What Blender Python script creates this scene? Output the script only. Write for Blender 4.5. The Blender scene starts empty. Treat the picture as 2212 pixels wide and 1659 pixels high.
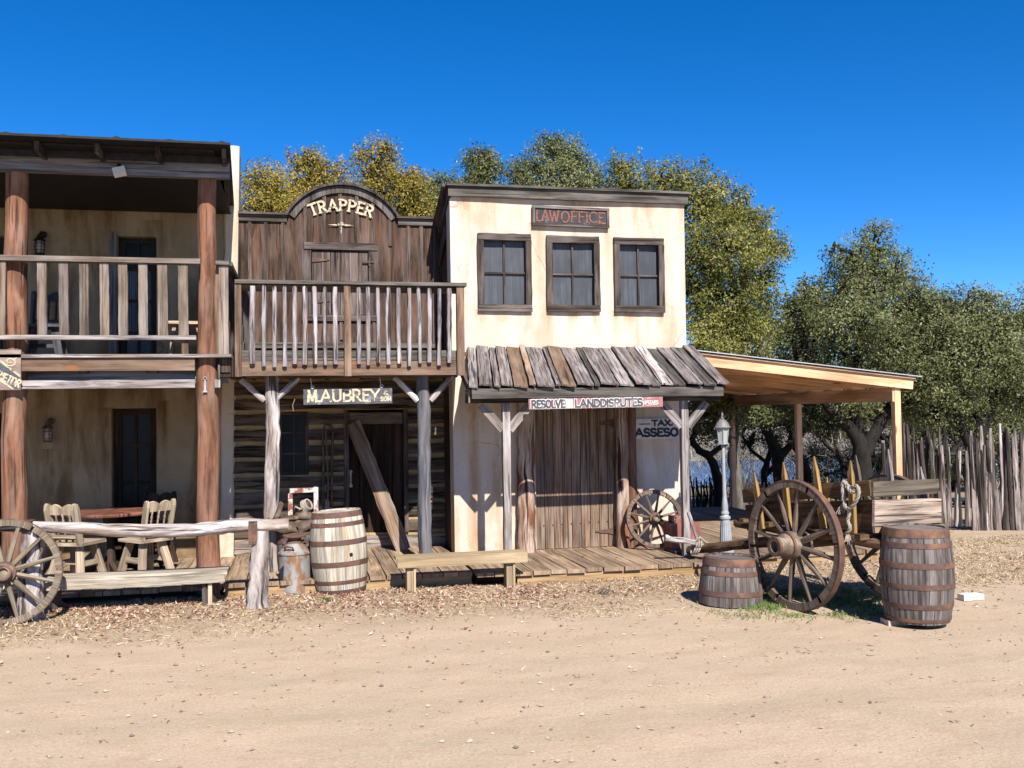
import bpy, math, random
import numpy as np
from mathutils import Vector, Matrix, noise as mnoise
random.seed(7)
RNG = np.random.default_rng(7)
sc = bpy.context.scene
COL = sc.collection
rad = math.radians

# ------------------------------------------------------------------ camera
YAW, PITCH, ROLL, FPX, HC = rad(12.38), rad(1.766), rad(-.8334), 2100., 1.95
_cy, _sy, _cp, _sp = math.cos(YAW), math.sin(YAW), math.cos(PITCH), math.sin(PITCH)
fw = Vector((_sy*_cp, _cy*_cp, _sp)); rt = Vector((_cy, -_sy, 0)); up = rt.cross(fw)
_c, _s = math.cos(ROLL), math.sin(ROLL)
RT, UP = rt*_c+up*_s, up*_c-rt*_s
cam = bpy.data.cameras.new('camera'); co = bpy.data.objects.new('camera', cam); COL.objects.link(co)
m = Matrix.Identity(4)
for i in range(3):
    m[i][0], m[i][1], m[i][2] = RT[i], UP[i], -fw[i]
m[2][3] = HC
co.matrix_world = m
cam.sensor_width = 36; cam.lens = 36*FPX/2212.; cam.clip_end = 2000; cam.clip_start = .05
sc.camera = co
# ------------------------------------------------------------------ sun, sky, exposure
SUN_EL, SUN_AZ = rad(42.5), rad(5.5)
sd = Vector((math.sin(SUN_AZ)*math.cos(SUN_EL), -math.cos(SUN_AZ)*math.cos(SUN_EL), math.sin(SUN_EL)))
sl = bpy.data.lights.new('sun', 'SUN'); sl.energy = 5.0; sl.angle = rad(.5); sl.color = (1, .955, .87)
so = bpy.data.objects.new('sun', sl); COL.objects.link(so)
so.rotation_euler = sd.to_track_quat('Z', 'Y').to_euler(); so.location = (0, 0, 30)
w = bpy.data.worlds.new('World'); sc.world = w; w.use_nodes = True
nt = w.node_tree; nt.nodes.clear()
sky = nt.nodes.new('ShaderNodeTexSky'); sky.sky_type = 'NISHITA'; sky.sun_disc = False
sky.sun_elevation = SUN_EL; sky.sun_rotation = math.pi-SUN_AZ
sky.air_density = .62; sky.dust_density = .1; sky.ozone_density = 4.5; sky.altitude = 600
hs = nt.nodes.new('ShaderNodeHueSaturation'); hs.inputs['Saturation'].default_value = 1.31; hs.inputs['Hue'].default_value = .504
bg = nt.nodes.new('ShaderNodeBackground'); bg.inputs[1].default_value = .103
wo = nt.nodes.new('ShaderNodeOutputWorld')
nt.links.new(sky.outputs[0], hs.inputs['Color']); nt.links.new(hs.outputs[0], bg.inputs[0]); nt.links.new(bg.outputs[0], wo.inputs[0])
sc.view_settings.view_transform = 'Standard'; sc.view_settings.look = 'None'
sc.view_settings.exposure = .92; sc.view_settings.gamma = 1

# ------------------------------------------------------------------ measuring helpers (photo measured at 2212 px wide)
def ray(x, y): return RT*(x-1106)+UP*(829.5-y)+fw*FPX
def P(x, y, Y):
    d = ray(x, y); return d*(Y/d.y)+Vector((0, 0, HC))
def G(x, y, z=0.):
    d = ray(x, y); return d*((z-HC)/d.z)+Vector((0, 0, HC))
def GC(x, y, R, z=0.):
    g = G(x, y, z); h = V(g.x, g.y, 0).normalized(); return g+h*R
def PL(x, y, pt, n):
    d = ray(x, y); o = Vector((0, 0, HC)); return o+d*((Vector(pt)-o).dot(n)/d.dot(n))
def V(*a): return Vector(a)
def U(a, b): return random.uniform(a, b)

# ------------------------------------------------------------------ mesh builder
ORG = {}
class MB:
    def __init__(s): s.v = []; s.f = []; s.uv = []; s.r = []
    def face(s, idx, uvs, r): s.f.append(idx); s.uv.extend(uvs); s.r.append(r)
    def obox(s, c, ax, ay, az, hx, hy, hz, r=None, jit=0):
        """box with axes ax (length), ay, az and half sizes"""
        r = random.random() if r is None else r
        b = len(s.v); ou, ov = U(0, 9), U(0, 9)
        for i in (-1, 1):
            for j in (-1, 1):
                for k in (-1, 1):
                    p = c+ax*(i*hx)+ay*(j*hy)+az*(k*hz)
                    if jit: p = p+V(U(-jit, jit), U(-jit, jit), U(-jit, jit))
                    s.v.append(p)
        Q = [((0, 1, 3, 2), 'x'), ((4, 6, 7, 5), 'x'), ((0, 4, 5, 1), 'y'), ((2, 3, 7, 6), 'y'), ((0, 2, 6, 4), 'z'), ((1, 5, 7, 3), 'z')]
        for q, n in Q:
            uv = []
            for t in q:
                X = hx if t & 4 else -hx; Yv = hy if t & 2 else -hy; Z = hz if t & 1 else -hz
                if n == 'x': uv.append((ou+Yv*.5, ov+Z))
                elif n == 'y': uv.append((ou+X, ov+Z))
                else: uv.append((ou+X, ov+Yv+.4))
            s.face([b+t for t in q], uv, r)
        return s
    def box(s, x0, x1, y0, y1, z0, z1, r=None, jit=0):
        c = V((x0+x1)/2, (y0+y1)/2, (z0+z1)/2); h = [abs(x1-x0)/2, abs(y1-y0)/2, abs(z1-z0)/2]
        A = [V(1, 0, 0), V(0, 1, 0), V(0, 0, 1)]; o = sorted(range(3), key=lambda i: -h[i])
        return s.obox(c, A[o[0]], A[o[1]], A[o[2]], h[o[0]], h[o[1]], h[o[2]], r, jit)
    def beam(s, a, b, wd, th, n=(0, -1, 0), r=None, jit=0):
        """box from a to b; wd across, th along n"""
        a, b = V(*a), V(*b); ax = (b-a); L = ax.length; ax.normalize()
        az = V(*n); az = (az-ax*az.dot(ax)).normalized(); ay = az.cross(ax)
        return s.obox((a+b)/2, ax, ay, az, L/2, wd/2, th/2, r, jit)
    def plank(s, a, b, wd, th, n=(0, -1, 0), wob=.01, seg=8, r=None, ends=None):
        """board of uneven outline; ends=(wa,wb) widths"""
        a, b = V(*a), V(*b); ax = (b-a); L = ax.length; ax.normalize()
        az = V(*n); az = (az-ax*az.dot(ax)).normalized(); ay = az.cross(ax)
        r = random.random() if r is None else r; ou, ov = U(0, 9), U(0, 9); base = len(s.v)
        wa, wb = ends or (wd, wd); rows = []
        for i in range(seg+1):
            t = i/seg; ww = wa+(wb-wa)*t; c = a+ax*(L*t)
            l = -ww/2+U(-wob, wob); q = ww/2+U(-wob, wob); zz = U(-wob, wob)*.25
            e = 0
            if i in (0, seg): e = U(-wob, wob)
            for (y, z, ee) in ((l, -th/2, e), (q, -th/2, -e), (q, th/2+zz, -e), (l, th/2+zz, e)):
                s.v.append(c+ax*ee+ay*y+az*z)
            rows.append([(ou+L*t, ov+l), (ou+L*t, ov+q)])
        for i in range(seg):
            k = base+4*i; (l0, q0), (l1, q1) = rows[i], rows[i+1]
            s.face([k, k+1, k+5, k+4], [l0, q0, q1, l1], r)
            s.face([k+2, k+3, k+7, k+6], [q0, l0, l1, q1], r)
            s.face([k+1, k+2, k+6, k+5], [q0, (q0[0], q0[1]+th), (q1[0], q1[1]+th), q1], r)
            s.face([k+3, k, k+4, k+7], [(l0[0], l0[1]-th), l0, l1, (l1[0], l1[1]-th)], r)
        k = base+4*seg
        s.face([base+3, base+2, base+1, base], [(ou, ov), (ou, ov+.1), (ou+.02, ov+.1), (ou+.02, ov)], r)
        s.face([k, k+1, k+2, k+3], [(ou, ov), (ou, ov+.1), (ou+.02, ov+.1), (ou+.02, ov)], r)
        return s
    def tube(s, pts, rs, n=10, wob=0, r=None, cap=True, flat=1.0):
        pts = [V(*p) for p in pts]
        if not hasattr(rs, '__len__'): rs = [rs]*len(pts)
        r = random.random() if r is None else r; base = len(s.v); ou, ov = U(0, 9), U(0, 9); L = 0; Ls = []
        ref = None
        for i, p in enumerate(pts):
            d = (pts[min(i+1, len(pts)-1)]-pts[max(i-1, 0)]).normalized()
            if ref is None:
                ref = d.orthogonal() if abs(d.z) > .3 else V(0, 0, 1)
            ref = (ref-d*ref.dot(d)).normalized(); o = d.cross(ref)
            if i: L += (p-pts[i-1]).length
            Ls.append(L)
            for k in range(n):
                a = 2*math.pi*k/n; R = rs[i]*(1+U(-wob, wob))
                s.v.append(p+ref*(math.cos(a)*R)+o*(math.sin(a)*R*flat))
        cc = 2*math.pi*(sum(rs)/len(rs))/n
        for i in range(len(pts)-1):
            for k in range(n):
                k2 = (k+1) % n
                s.face([base+i*n+k, base+i*n+k2, base+(i+1)*n+k2, base+(i+1)*n+k],
                       [(ou+Ls[i], ov+cc*k), (ou+Ls[i], ov+cc*(k+1)), (ou+Ls[i+1], ov+cc*(k+1)), (ou+Ls[i+1], ov+cc*k)], r)
        if cap:
            for i, rev in ((0, True), (len(pts)-1, False)):
                idx = [base+i*n+k for k in range(n)]
                if rev: idx = idx[::-1]
                s.face(idx, [(ou+.02*math.cos(k), ov+.1*math.sin(k)) for k in range(n)], r)
        return s
    def lathe(s, prof, n=24, M=None, cap=(True, True), staves=0, r=None, arc=(0, 1)):
        """profile of (radius, z) turned about z"""
        M = M or Matrix.Identity(4); base = len(s.v); ou = U(0, 9)
        rr = [random.random() for _ in range(max(staves, 1))]
        full = arc == (0, 1); nn = n if full else n+1
        for (R, z) in prof:
            for k in range(nn):
                a = 2*math.pi*(arc[0]+(arc[1]-arc[0])*k/n); s.v.append(M @ V(R*math.cos(a), R*math.sin(a), z))
        cc = 2*math.pi*max(sum(q_[0] for q_ in prof)/len(prof), .01)/n
        for i in range(len(prof)-1):
            for k in range(n):
                k2 = (k+1) % nn
                q = rr[k*staves//n] if staves else (rr[0] if r is None else r)
                s.face([base+i*nn+k, base+i*nn+k2, base+(i+1)*nn+k2, base+(i+1)*nn+k],
                       [(prof[i][1]+q*7, ou+cc*k), (prof[i][1]+q*7, ou+cc*(k+1)), (prof[i+1][1]+q*7, ou+cc*(k+1)), (prof[i+1][1]+q*7, ou+cc*k)], q)
        if full:
            if cap[0] and prof[0][0] > 0: s.face([base+k for k in range(n)][::-1], [(ou+.3*math.cos(6.283*k/n), ou+.3*math.sin(6.283*k/n)) for k in range(n)], .5)
            if cap[1] and prof[-1][0] > 0: s.face([base+(len(prof)-1)*n+k for k in range(n)], [(ou+.3*math.cos(6.283*k/n), ou+.3*math.sin(6.283*k/n)) for k in range(n)], .5)
        return s
    def prism(s, poly, y0, y1, M=None, r=None):
        """poly in x,z extruded from y0 (front) to y1"""
        M = M or Matrix.Identity(4); r = random.random() if r is None else r; b = len(s.v); n = len(poly); ou = U(0, 9)
        for y in (y0, y1):
            for (x, z) in poly: s.v.append(M @ V(x, y, z))
        s.face([b+i for i in range(n)], [(p[1]+ou, p[0]) for p in poly], r)
        s.face([b+n+i for i in range(n)][::-1], [(p[1]+ou, p[0]) for p in poly[::-1]], r)
        for i in range(n):
            j = (i+1) % n; p, q = poly[i], poly[j]
            s.face([b+j, b+i, b+n+i, b+n+j], [(q[1]+ou, q[0]), (p[1]+ou, p[0]), (p[1]+ou, p[0]+.05), (q[1]+ou, q[0]+.05)], r)
        return s
    def sphere(s, c, rx, ry, rz, n=12, r=None):
        prof = [(math.sin(math.pi*i/8)+1e-4, -math.cos(math.pi*i/8)) for i in range(9)]
        return s.lathe(prof, n, Matrix.Translation(c) @ Matrix.Diagonal((rx, ry, rz, 1)), (False, False), r=r)
    def xf(s, M, start=0):
        for i in range(start, len(s.v)): s.v[i] = M @ s.v[i]
        return s
    def build(s, name, mat, parent=None, smooth=False, label=None):
        me = bpy.data.meshes.new(name)
        if parent is not None: org = ORG[parent]
        else:
            xs = [p[0] for p in s.v]; ys = [p[1] for p in s.v]; zs = [p[2] for p in s.v]
            org = V((min(xs)+max(xs))/2, (min(ys)+max(ys))/2, min(zs))
        me.from_pydata([tuple(p-org) for p in s.v], [], s.f)
        uvl = me.uv_layers.new(name='UVMap'); uvl.data.foreach_set('uv', np.array(s.uv, dtype=np.float32).ravel())
        at = me.attributes.new('rnd', 'FLOAT', 'FACE'); at.data.foreach_set('value', np.array(s.r, dtype=np.float32))
        if smooth:
            me.polygons.foreach_set('use_smooth', [True]*len(me.polygons))
            if smooth == 2: me.set_sharp_from_angle(angle=rad(35))
        me.materials.append(mat); me.update()
        o = bpy.data.objects.new(name, me); COL.objects.link(o)
        if parent is not None: o.parent = parent; ORG[o] = org
        else: o.location = org; ORG[o] = org
        if parent is not None and False: pass
        if label: o['label'] = label
        return o
def thing(name, label, cat, loc=(0, 0, 0), group=None, local=False):
    o = bpy.data.objects.new(name, None); COL.objects.link(o); o.empty_display_size = .1
    o.location = loc; ORG[o] = V(0, 0, 0) if local else V(*loc)
    return tag(o, label, cat, group)
def tag(o, label, cat, group=None):
    o['label'] = label; o['category'] = cat
    if group: o['group'] = group
    return o
def stuff(o, label, cat):
    tag(o, label, cat); o['kind'] = 'stuff'; return o
def copy_tree(o, parent=None):
    c = o.copy(); COL.objects.link(c); c.parent = parent; ORG[c] = ORG.get(o, V(0, 0, 0))
    for ch in list(o.children): copy_tree(ch, c)
    return c
def place(o, loc, rz=0, rx=0, ry=0, s=1):
    o.location = loc; o.rotation_euler = (rx, ry, rz); o.scale = (s, s, s); return o

# ------------------------------------------------------------------ materials
def newmat(name):
    m = bpy.data.materials.new(name); m.use_nodes = True; nt = m.node_tree
    b = nt.nodes['Principled BSDF']; return m, nt, b
def N(nt, t, **k):
    n = nt.nodes.new(t)
    for a, v in k.items(): setattr(n, a, v)
    return n
def mixc(nt, fac, a, b, mode='MIX'):
    n = N(nt, 'ShaderNodeMix', data_type='RGBA', blend_type=mode)
    for sck, val in ((n.inputs[0], fac), (n.inputs[6], a), (n.inputs[7], b)):
        if hasattr(val, 'is_linked') or isinstance(val, bpy.types.NodeSocket): nt.links.new(val, sck)
        elif isinstance(val, (int, float)): sck.default_value = val
        else: sck.default_value = (*val, 1)
    return n.outputs[2]
def ramp(nt, src, p0, p1, c0=(0, 0, 0), c1=(1, 1, 1)):
    n = N(nt, 'ShaderNodeValToRGB'); n.color_ramp.elements[0].position = p0; n.color_ramp.elements[1].position = p1
    n.color_ramp.elements[0].color = (*c0, 1); n.color_ramp.elements[1].color = (*c1, 1)
    nt.links.new(src, n.inputs[0]); return n.outputs[0]
def nz(nt, vec, scale, detail=4, rough=.6, dist=0):
    n = N(nt, 'ShaderNodeTexNoise'); n.inputs['Scale'].default_value = scale; n.inputs['Detail'].default_value = detail
    n.inputs['Roughness'].default_value = rough; n.inputs['Distortion'].default_value = dist
    nt.links.new(vec, n.inputs['Vector']); return n.outputs['Fac']
def mapping(nt, src, sc_=(1, 1, 1)):
    n = N(nt, 'ShaderNodeMapping'); n.inputs['Scale'].default_value = sc_; nt.links.new(src, n.inputs['Vector']); return n.outputs[0]
AL = .70
def wood(name, light, dark, vs=22, us=1.5, var=.35, rough=.85, bump=.5, c3=None, patch=.7, p0=.40, p1=.60, crack=.6, knots=False):
    vs *= .72; crack = min(1, crack*1.25); dark = tuple(c*.8 for c in dark)
    light, dark = tuple(c*AL for c in light), tuple(c*AL for c in dark)
    if c3: c3 = tuple(c*AL for c in c3)
    if knots: knots = tuple(c*AL for c in knots)
    m, nt, b = newmat(name); tc = N(nt, 'ShaderNodeTexCoord').outputs['UV']
    v = mapping(nt, tc, (us, vs, 1)); g = nz(nt, v, 1, 7, .68, .6)
    col = ramp(nt, g, p0, p1, dark, light)
    if c3:
        g2 = nz(nt, mapping(nt, tc, (1.1, 4, 1)), 1.3, 4, .6); col = mixc(nt, ramp(nt, g2, .45, .68), col, mixc(nt, .55, col, c3))
    at = N(nt, 'ShaderNodeAttribute', attribute_name='rnd').outputs['Fac']
    mp = N(nt, 'ShaderNodeMapRange'); mp.inputs[3].default_value = 1-var; mp.inputs[4].default_value = 1+var*.55
    nt.links.new(at, mp.inputs[0])
    big = nz(nt, mapping(nt, tc, (.9, 3.2, 1)), 1.1, 3, .5)
    mp2 = N(nt, 'ShaderNodeMapRange'); mp2.inputs[1].default_value = .3; mp2.inputs[2].default_value = .7
    mp2.inputs[3].default_value = 1-patch*.5; mp2.inputs[4].default_value = 1+patch*.35; nt.links.new(big, mp2.inputs[0])
    mm = N(nt, 'ShaderNodeMath', operation='MULTIPLY'); nt.links.new(mp.outputs[0], mm.inputs[0]); nt.links.new(mp2.outputs[0], mm.inputs[1])
    vm = N(nt, 'ShaderNodeVectorMath', operation='SCALE'); nt.links.new(col, vm.inputs[0]); nt.links.new(mm.outputs[0], vm.inputs['Scale'])
    col = vm.outputs[0]
    # drying cracks along the grain
    cr = nz(nt, mapping(nt, tc, (us*.9, vs*2.6, 1)), 1, 3, .5, .3)
    crf = ramp(nt, cr, .34, .41, (1, 1, 1), (0, 0, 0))
    ck = N(nt, 'ShaderNodeMath', operation='MULTIPLY'); nt.links.new(crf, ck.inputs[0]); ck.inputs[1].default_value = crack
    col = mixc(nt, ck.outputs[0], col, tuple(c*.25 for c in dark))
    c5 = nz(nt, mapping(nt, tc, (us*.3, vs*1.1, 1)), 1.7, 2, .4, .6); cf5 = ramp(nt, c5, .335, .36, (1, 1, 1), (0, 0, 0))
    c6 = N(nt, 'ShaderNodeMath', operation='MULTIPLY'); nt.links.new(cf5, c6.inputs[0]); c6.inputs[1].default_value = min(1, crack*.9)
    col = mixc(nt, c6.outputs[0], col, tuple(c*.2 for c in dark))
    if knots:
        vo = N(nt, 'ShaderNodeTexVoronoi'); vo.inputs['Scale'].default_value = 1; nt.links.new(mapping(nt, tc, (1.6, 4.5, 1)), vo.inputs['Vector'])
        kf = ramp(nt, vo.outputs['Distance'], .09, .17, (1, 1, 1), (0, 0, 0)); col = mixc(nt, kf, col, knots)
    nt.links.new(col, b.inputs['Base Color']); b.inputs['Roughness'].default_value = rough; b.inputs['Specular IOR Level'].default_value = .25
    bp = N(nt, 'ShaderNodeBump'); bp.inputs['Strength'].default_value = bump; bp.inputs['Distance'].default_value = .012
    ad = N(nt, 'ShaderNodeMath', operation='SUBTRACT'); nt.links.new(g, ad.inputs[0]); nt.links.new(ck.outputs[0], ad.inputs[1])
    nt.links.new(ad.outputs[0], bp.inputs['Height']); nt.links.new(bp.outputs[0], b.inputs['Normal'])
    return m
def mottled(name, c1, c2, scale=8, rough=.8, metal=0, bump=.3, c3=None, s3=3, p3=(.5, .62), var=0, detail=5, stretch=(1, 1, 1), spec=.3):
    c1, c2 = tuple(c*AL for c in c1), tuple(c*AL for c in c2)
    if c3: c3 = tuple(c*AL for c in c3)
    m, nt, b = newmat(name); tc = N(nt, 'ShaderNodeTexCoord').outputs['Object']; tc = mapping(nt, tc, stretch)
    g = nz(nt, tc, scale, detail, .65); col = ramp(nt, g, .35, .65, c1, c2)
    if c3: col = mixc(nt, ramp(nt, nz(nt, tc, s3, 5, .6), *p3), col, c3)
    if var:
        at = N(nt, 'ShaderNodeAttribute', attribute_name='rnd').outputs['Fac']
        mp = N(nt, 'ShaderNodeMapRange'); mp.inputs[3].default_value = 1-var; mp.inputs[4].default_value = 1+var; nt.links.new(at, mp.inputs[0])
        vm = N(nt, 'ShaderNodeVectorMath', operation='SCALE'); nt.links.new(col, vm.inputs[0]); nt.links.new(mp.outputs[0], vm.inputs['Scale']); col = vm.outputs[0]
    nt.links.new(col, b.inputs['Base Color']); b.inputs['Roughness'].default_value = rough; b.inputs['Metallic'].default_value = metal
    b.inputs['Specular IOR Level'].default_value = spec
    if bump:
        bp = N(nt, 'ShaderNodeBump'); bp.inputs['Strength'].default_value = bump; bp.inputs['Distance'].default_value = .01
        nt.links.new(g, bp.inputs['Height']); nt.links.new(bp.outputs[0], b.inputs['Normal'])
    return m
def adobe(name, base, tint, stain, amount=(.52, .7), speck=.5, drips=()):
    m, nt, b = newmat(name); tc = N(nt, 'ShaderNodeTexCoord').outputs['Object']
    big = nz(nt, mapping(nt, tc, (1, 1, .75)), 1.7, 5, .6); col = ramp(nt, big, .38, .64, base, tint)
    dr = nz(nt, mapping(nt, tc, (2.6, 2.6, .45)), 1.2, 6, .62, .4)
    st = ramp(nt, dr, *amount); s2 = N(nt, 'ShaderNodeMath', operation='MULTIPLY'); nt.links.new(st, s2.inputs[0]); s2.inputs[1].default_value = .72
    col = mixc(nt, s2.outputs[0], col, stain)
    sp = nz(nt, tc, 42, 4, .7); sf = ramp(nt, sp, .60, .70); reg = ramp(nt, nz(nt, tc, 2.3, 3), .42, .62)
    k = N(nt, 'ShaderNodeMath', operation='MULTIPLY'); nt.links.new(sf, k.inputs[0]); nt.links.new(reg, k.inputs[1])
    k2 = N(nt, 'ShaderNodeMath', operation='MULTIPLY'); nt.links.new(k.outputs[0], k2.inputs[0]); k2.inputs[1].default_value = speck
    col = mixc(nt, k2.outputs[0], col, tuple(c*.45 for c in stain))
    vo = N(nt, 'ShaderNodeTexVoronoi', feature='DISTANCE_TO_EDGE'); vo.inputs['Scale'].default_value = .8
    wv = N(nt, 'ShaderNodeVectorMath', operation='MULTIPLY_ADD'); wn = N(nt, 'ShaderNodeTexNoise'); wn.inputs['Scale'].default_value = 2.5; wn.inputs['Detail'].default_value = 5; nt.links.new(tc, wn.inputs['Vector'])
    nt.links.new(wn.outputs['Color'], wv.inputs[0]); wv.inputs[1].default_value = (.5, .5, .5); nt.links.new(tc, wv.inputs[2]); nt.links.new(wv.outputs[0], vo.inputs['Vector'])
    cf = ramp(nt, vo.outputs['Distance'], .003, .009, (1, 1, 1), (0, 0, 0)); ck_ = N(nt, 'ShaderNodeMath', operation='MULTIPLY'); nt.links.new(cf, ck_.inputs[0]); nt.links.new(ramp(nt, nz(nt, tc, .9, 3), .52, .6), ck_.inputs[1])
    ck2 = N(nt, 'ShaderNodeMath', operation='MULTIPLY'); nt.links.new(ck_.outputs[0], ck2.inputs[0]); ck2.inputs[1].default_value = .55
    col = mixc(nt, ck2.outputs[0], col, tuple(c*.5 for c in stain))
    # splash dirt near the floor
    sx = N(nt, 'ShaderNodeSeparateXYZ'); nt.links.new(tc, sx.inputs[0])
    if drips:
        dn = nz(nt, mapping(nt, tc, (9, 9, 1.6)), 1, 5, .7); acc = None
        wobx = N(nt, 'ShaderNodeMath', operation='MULTIPLY_ADD'); nt.links.new(nz(nt, tc, 3.5, 3), wobx.inputs[0]); wobx.inputs[1].default_value = .16; nt.links.new(sx.outputs['X'], wobx.inputs[2])
        for (x_, z_, l_, w_) in drips:
            a1 = N(nt, 'ShaderNodeMath', operation='SUBTRACT'); nt.links.new(wobx.outputs[0], a1.inputs[0]); a1.inputs[1].default_value = x_+.08
            a2 = N(nt, 'ShaderNodeMath', operation='ABSOLUTE'); nt.links.new(a1.outputs[0], a2.inputs[0])
            a3 = N(nt, 'ShaderNodeMapRange'); a3.inputs[1].default_value = w_; a3.inputs[2].default_value = 0; nt.links.new(a2.outputs[0], a3.inputs[0])
            a4 = N(nt, 'ShaderNodeMapRange'); a4.inputs[1].default_value = z_-l_; a4.inputs[2].default_value = z_-.03; nt.links.new(sx.outputs['Z'], a4.inputs[0])
            a5 = N(nt, 'ShaderNodeMath', operation='LESS_THAN'); nt.links.new(sx.outputs['Z'], a5.inputs[0]); a5.inputs[1].default_value = z_+.03
            m1 = N(nt, 'ShaderNodeMath', operation='MULTIPLY'); nt.links.new(a3.outputs[0], m1.inputs[0]); nt.links.new(a4.outputs[0], m1.inputs[1])
            m2 = N(nt, 'ShaderNodeMath', operation='MULTIPLY'); nt.links.new(m1.outputs[0], m2.inputs[0]); nt.links.new(a5.outputs[0], m2.inputs[1])
            if acc is None: acc = m2.outputs[0]
            else:
                ad = N(nt, 'ShaderNodeMath', operation='ADD'); nt.links.new(acc, ad.inputs[0]); nt.links.new(m2.outputs[0], ad.inputs[1]); acc = ad.outputs[0]
        dm = N(nt, 'ShaderNodeMath', operation='MULTIPLY'); dm.use_clamp = True; nt.links.new(acc, dm.inputs[0]); nt.links.new(ramp(nt, dn, .34, .62, (.25, .25, .25), (1.1, 1.1, 1.1)), dm.inputs[1])
        col = mixc(nt, dm.outputs[0], col, stain)
    mr = N(nt, 'ShaderNodeMapRange'); mr.inputs[1].default_value = .15; mr.inputs[2].default_value = 1.1; mr.inputs[3].default_value = .75; mr.inputs[4].default_value = 0
    nt.links.new(sx.outputs['Z'], mr.inputs[0])
    k3 = N(nt, 'ShaderNodeMath', operation='MULTIPLY'); nt.links.new(mr.outputs[0], k3.inputs[0]); nt.links.new(ramp(nt, nz(nt, tc, 3.4, 5), .42, .66), k3.inputs[1])
    col = mixc(nt, k3.outputs[0], col, stain)
    nt.links.new(col, b.inputs['Base Color']); b.inputs['Roughness'].default_value = .95; b.inputs['Specular IOR Level'].default_value = .1
    bp = N(nt, 'ShaderNodeBump'); bp.inputs['Strength'].default_value = .35; bp.inputs['Distance'].default_value = .02
    h = nz(nt, tc, 14, 6, .6); nt.links.new(h, bp.inputs['Height']); nt.links.new(bp.outputs[0], b.inputs['Normal'])
    return m
M = {}
M['grey'] = wood('weathered_grey_wood', (.50, .45, .44), (.20, .165, .155), 20, 1.4, .3, c3=(.34, .26, .2), crack=.75)
M['lilac'] = wood('bleached_branch_wood', (.52, .48, .51), (.20, .165, .17), 16, 1.6, .25, crack=.85, bump=.8, c3=(.5, .38, .3))
M['log'] = wood('bleached_log_wood', (.70, .64, .63), (.24, .18, .16), 13, 1.5, .2, crack=1, bump=1, c3=(.45, .33, .24))
M['brown'] = wood('dark_stained_board', (.15, .078, .048), (.052, .027, .017), 15, 1.3, .3, c3=(.20, .145, .125), crack=.6)
M['batten'] = wood('greyed_batten_wood', (.20, .15, .125), (.08, .055, .045), 22, 1.2, .25)
M['trim'] = wood('dark_trim_wood', (.135, .095, .075), (.05, .035, .028), 26, 1.2, .3, c3=(.3, .25, .24))
M['trimgrey'] = wood('greyed_trim_wood', (.20, .175, .155), (.075, .062, .052), 26, 1.2, .3, c3=(.28, .25, .23))
M['shake'] = wood('weathered_roof_board', (.40, .35, .34), (.15, .12, .115), 34, 1.6, .42, c3=(.2, .13, .09), crack=.9, bump=.8, patch=.5)
M['redpost'] = wood('red_brown_log_wood', (.345, .155, .088), (.16, .072, .042), 14, 1.1, .12, c3=(.5, .33, .25), crack=.55, knots=(.16, .06, .03))
M['rail'] = wood('fir_beam_wood', (.28, .175, .115), (.13, .078, .05), 14, .9, .15, c3=(.42, .3, .22), crack=.35, knots=(.30, .13, .05))
M['balus'] = wood('fir_baluster_wood', (.29, .215, .165), (.15, .108, .082), 30, 1.0, .35, c3=(.40, .37, .36), crack=.45)
M['bluegrey'] = wood('blue_grey_beam_wood', (.30, .31, .35), (.13, .13, .145), 18, .8, .1, c3=(.22, .16, .13))
M['deck'] = wood('tan_deck_board', (.50, .35, .225), (.30, .195, .125), 22, 1.0, .25, c3=(.44, .33, .26), crack=.45)
M['tan'] = wood('new_pine_wood', (.60, .41, .22), (.42, .26, .125), 14, .8, .12, crack=.2, knots=(.36, .2, .09))
M['bench'] = wood('planed_bench_wood', (.54, .40, .245), (.38, .265, .15), 18, .8, .12, crack=.2, c3=(.5, .4, .28))
M['benchold'] = wood('bleached_bench_wood', (.66, .58, .47), (.42, .34, .26), 20, 1.2, .1, crack=.5)
M['pine'] = wood('orange_pine_wood', (1.0, .65, .39), (.86, .50, .27), 14, .7, .15, crack=.15, knots=(.4, .2, .08))
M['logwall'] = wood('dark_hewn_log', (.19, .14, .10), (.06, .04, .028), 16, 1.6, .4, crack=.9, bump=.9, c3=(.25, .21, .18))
M['sunlitsill'] = wood('sunlit_sill_log', (.46, .39, .35), (.2, .15, .125), 16, 1.6, .2, crack=.9)  # lit copy of the wall log; sunlight put into the bottom log's colour
M['chink'] = mottled('tan_chinking', (.60, .40, .19), (.42, .28, .14), 9, .95)
M['door'] = wood('brown_door_board', (.42, .28, .19), (.19, .115, .072), 20, .9, .3, c3=(.42, .35, .31), crack=.5)
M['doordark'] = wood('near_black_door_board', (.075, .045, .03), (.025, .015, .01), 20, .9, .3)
M['splinter'] = wood('splintered_cedar_log', (.72, .58, .48), (.26, .11, .055), 11, 1.3, .1, crack=1, bump=1.2, c3=(.36, .13, .06))
M['wheel'] = wood('worn_wheel_wood', (.34, .27, .185), (.17, .125, .085), 24, 2, .2, crack=.5, c3=(.4, .35, .29))
M['wheeldark'] = wood('dark_wheel_wood', (.27, .20, .15), (.12, .085, .065), 24, 2, .25, crack=.6, c3=(.3, .22, .17))
M['cart'] = wood('brown_cart_board', (.24, .135, .065), (.13, .07, .033), 14, 1, .15, crack=.4)
M['cartgrey'] = wood('greyed_cart_board', (.21, .17, .13), (.10, .075, .055), 18, 1, .15, crack=.5)
M['cartlight'] = wood('pale_cart_board', (.62, .50, .42), (.33, .24, .19), 26, 1.6, .1, crack=.9, c3=(.6, .4, .26))  # paler than the brown side boards
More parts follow.
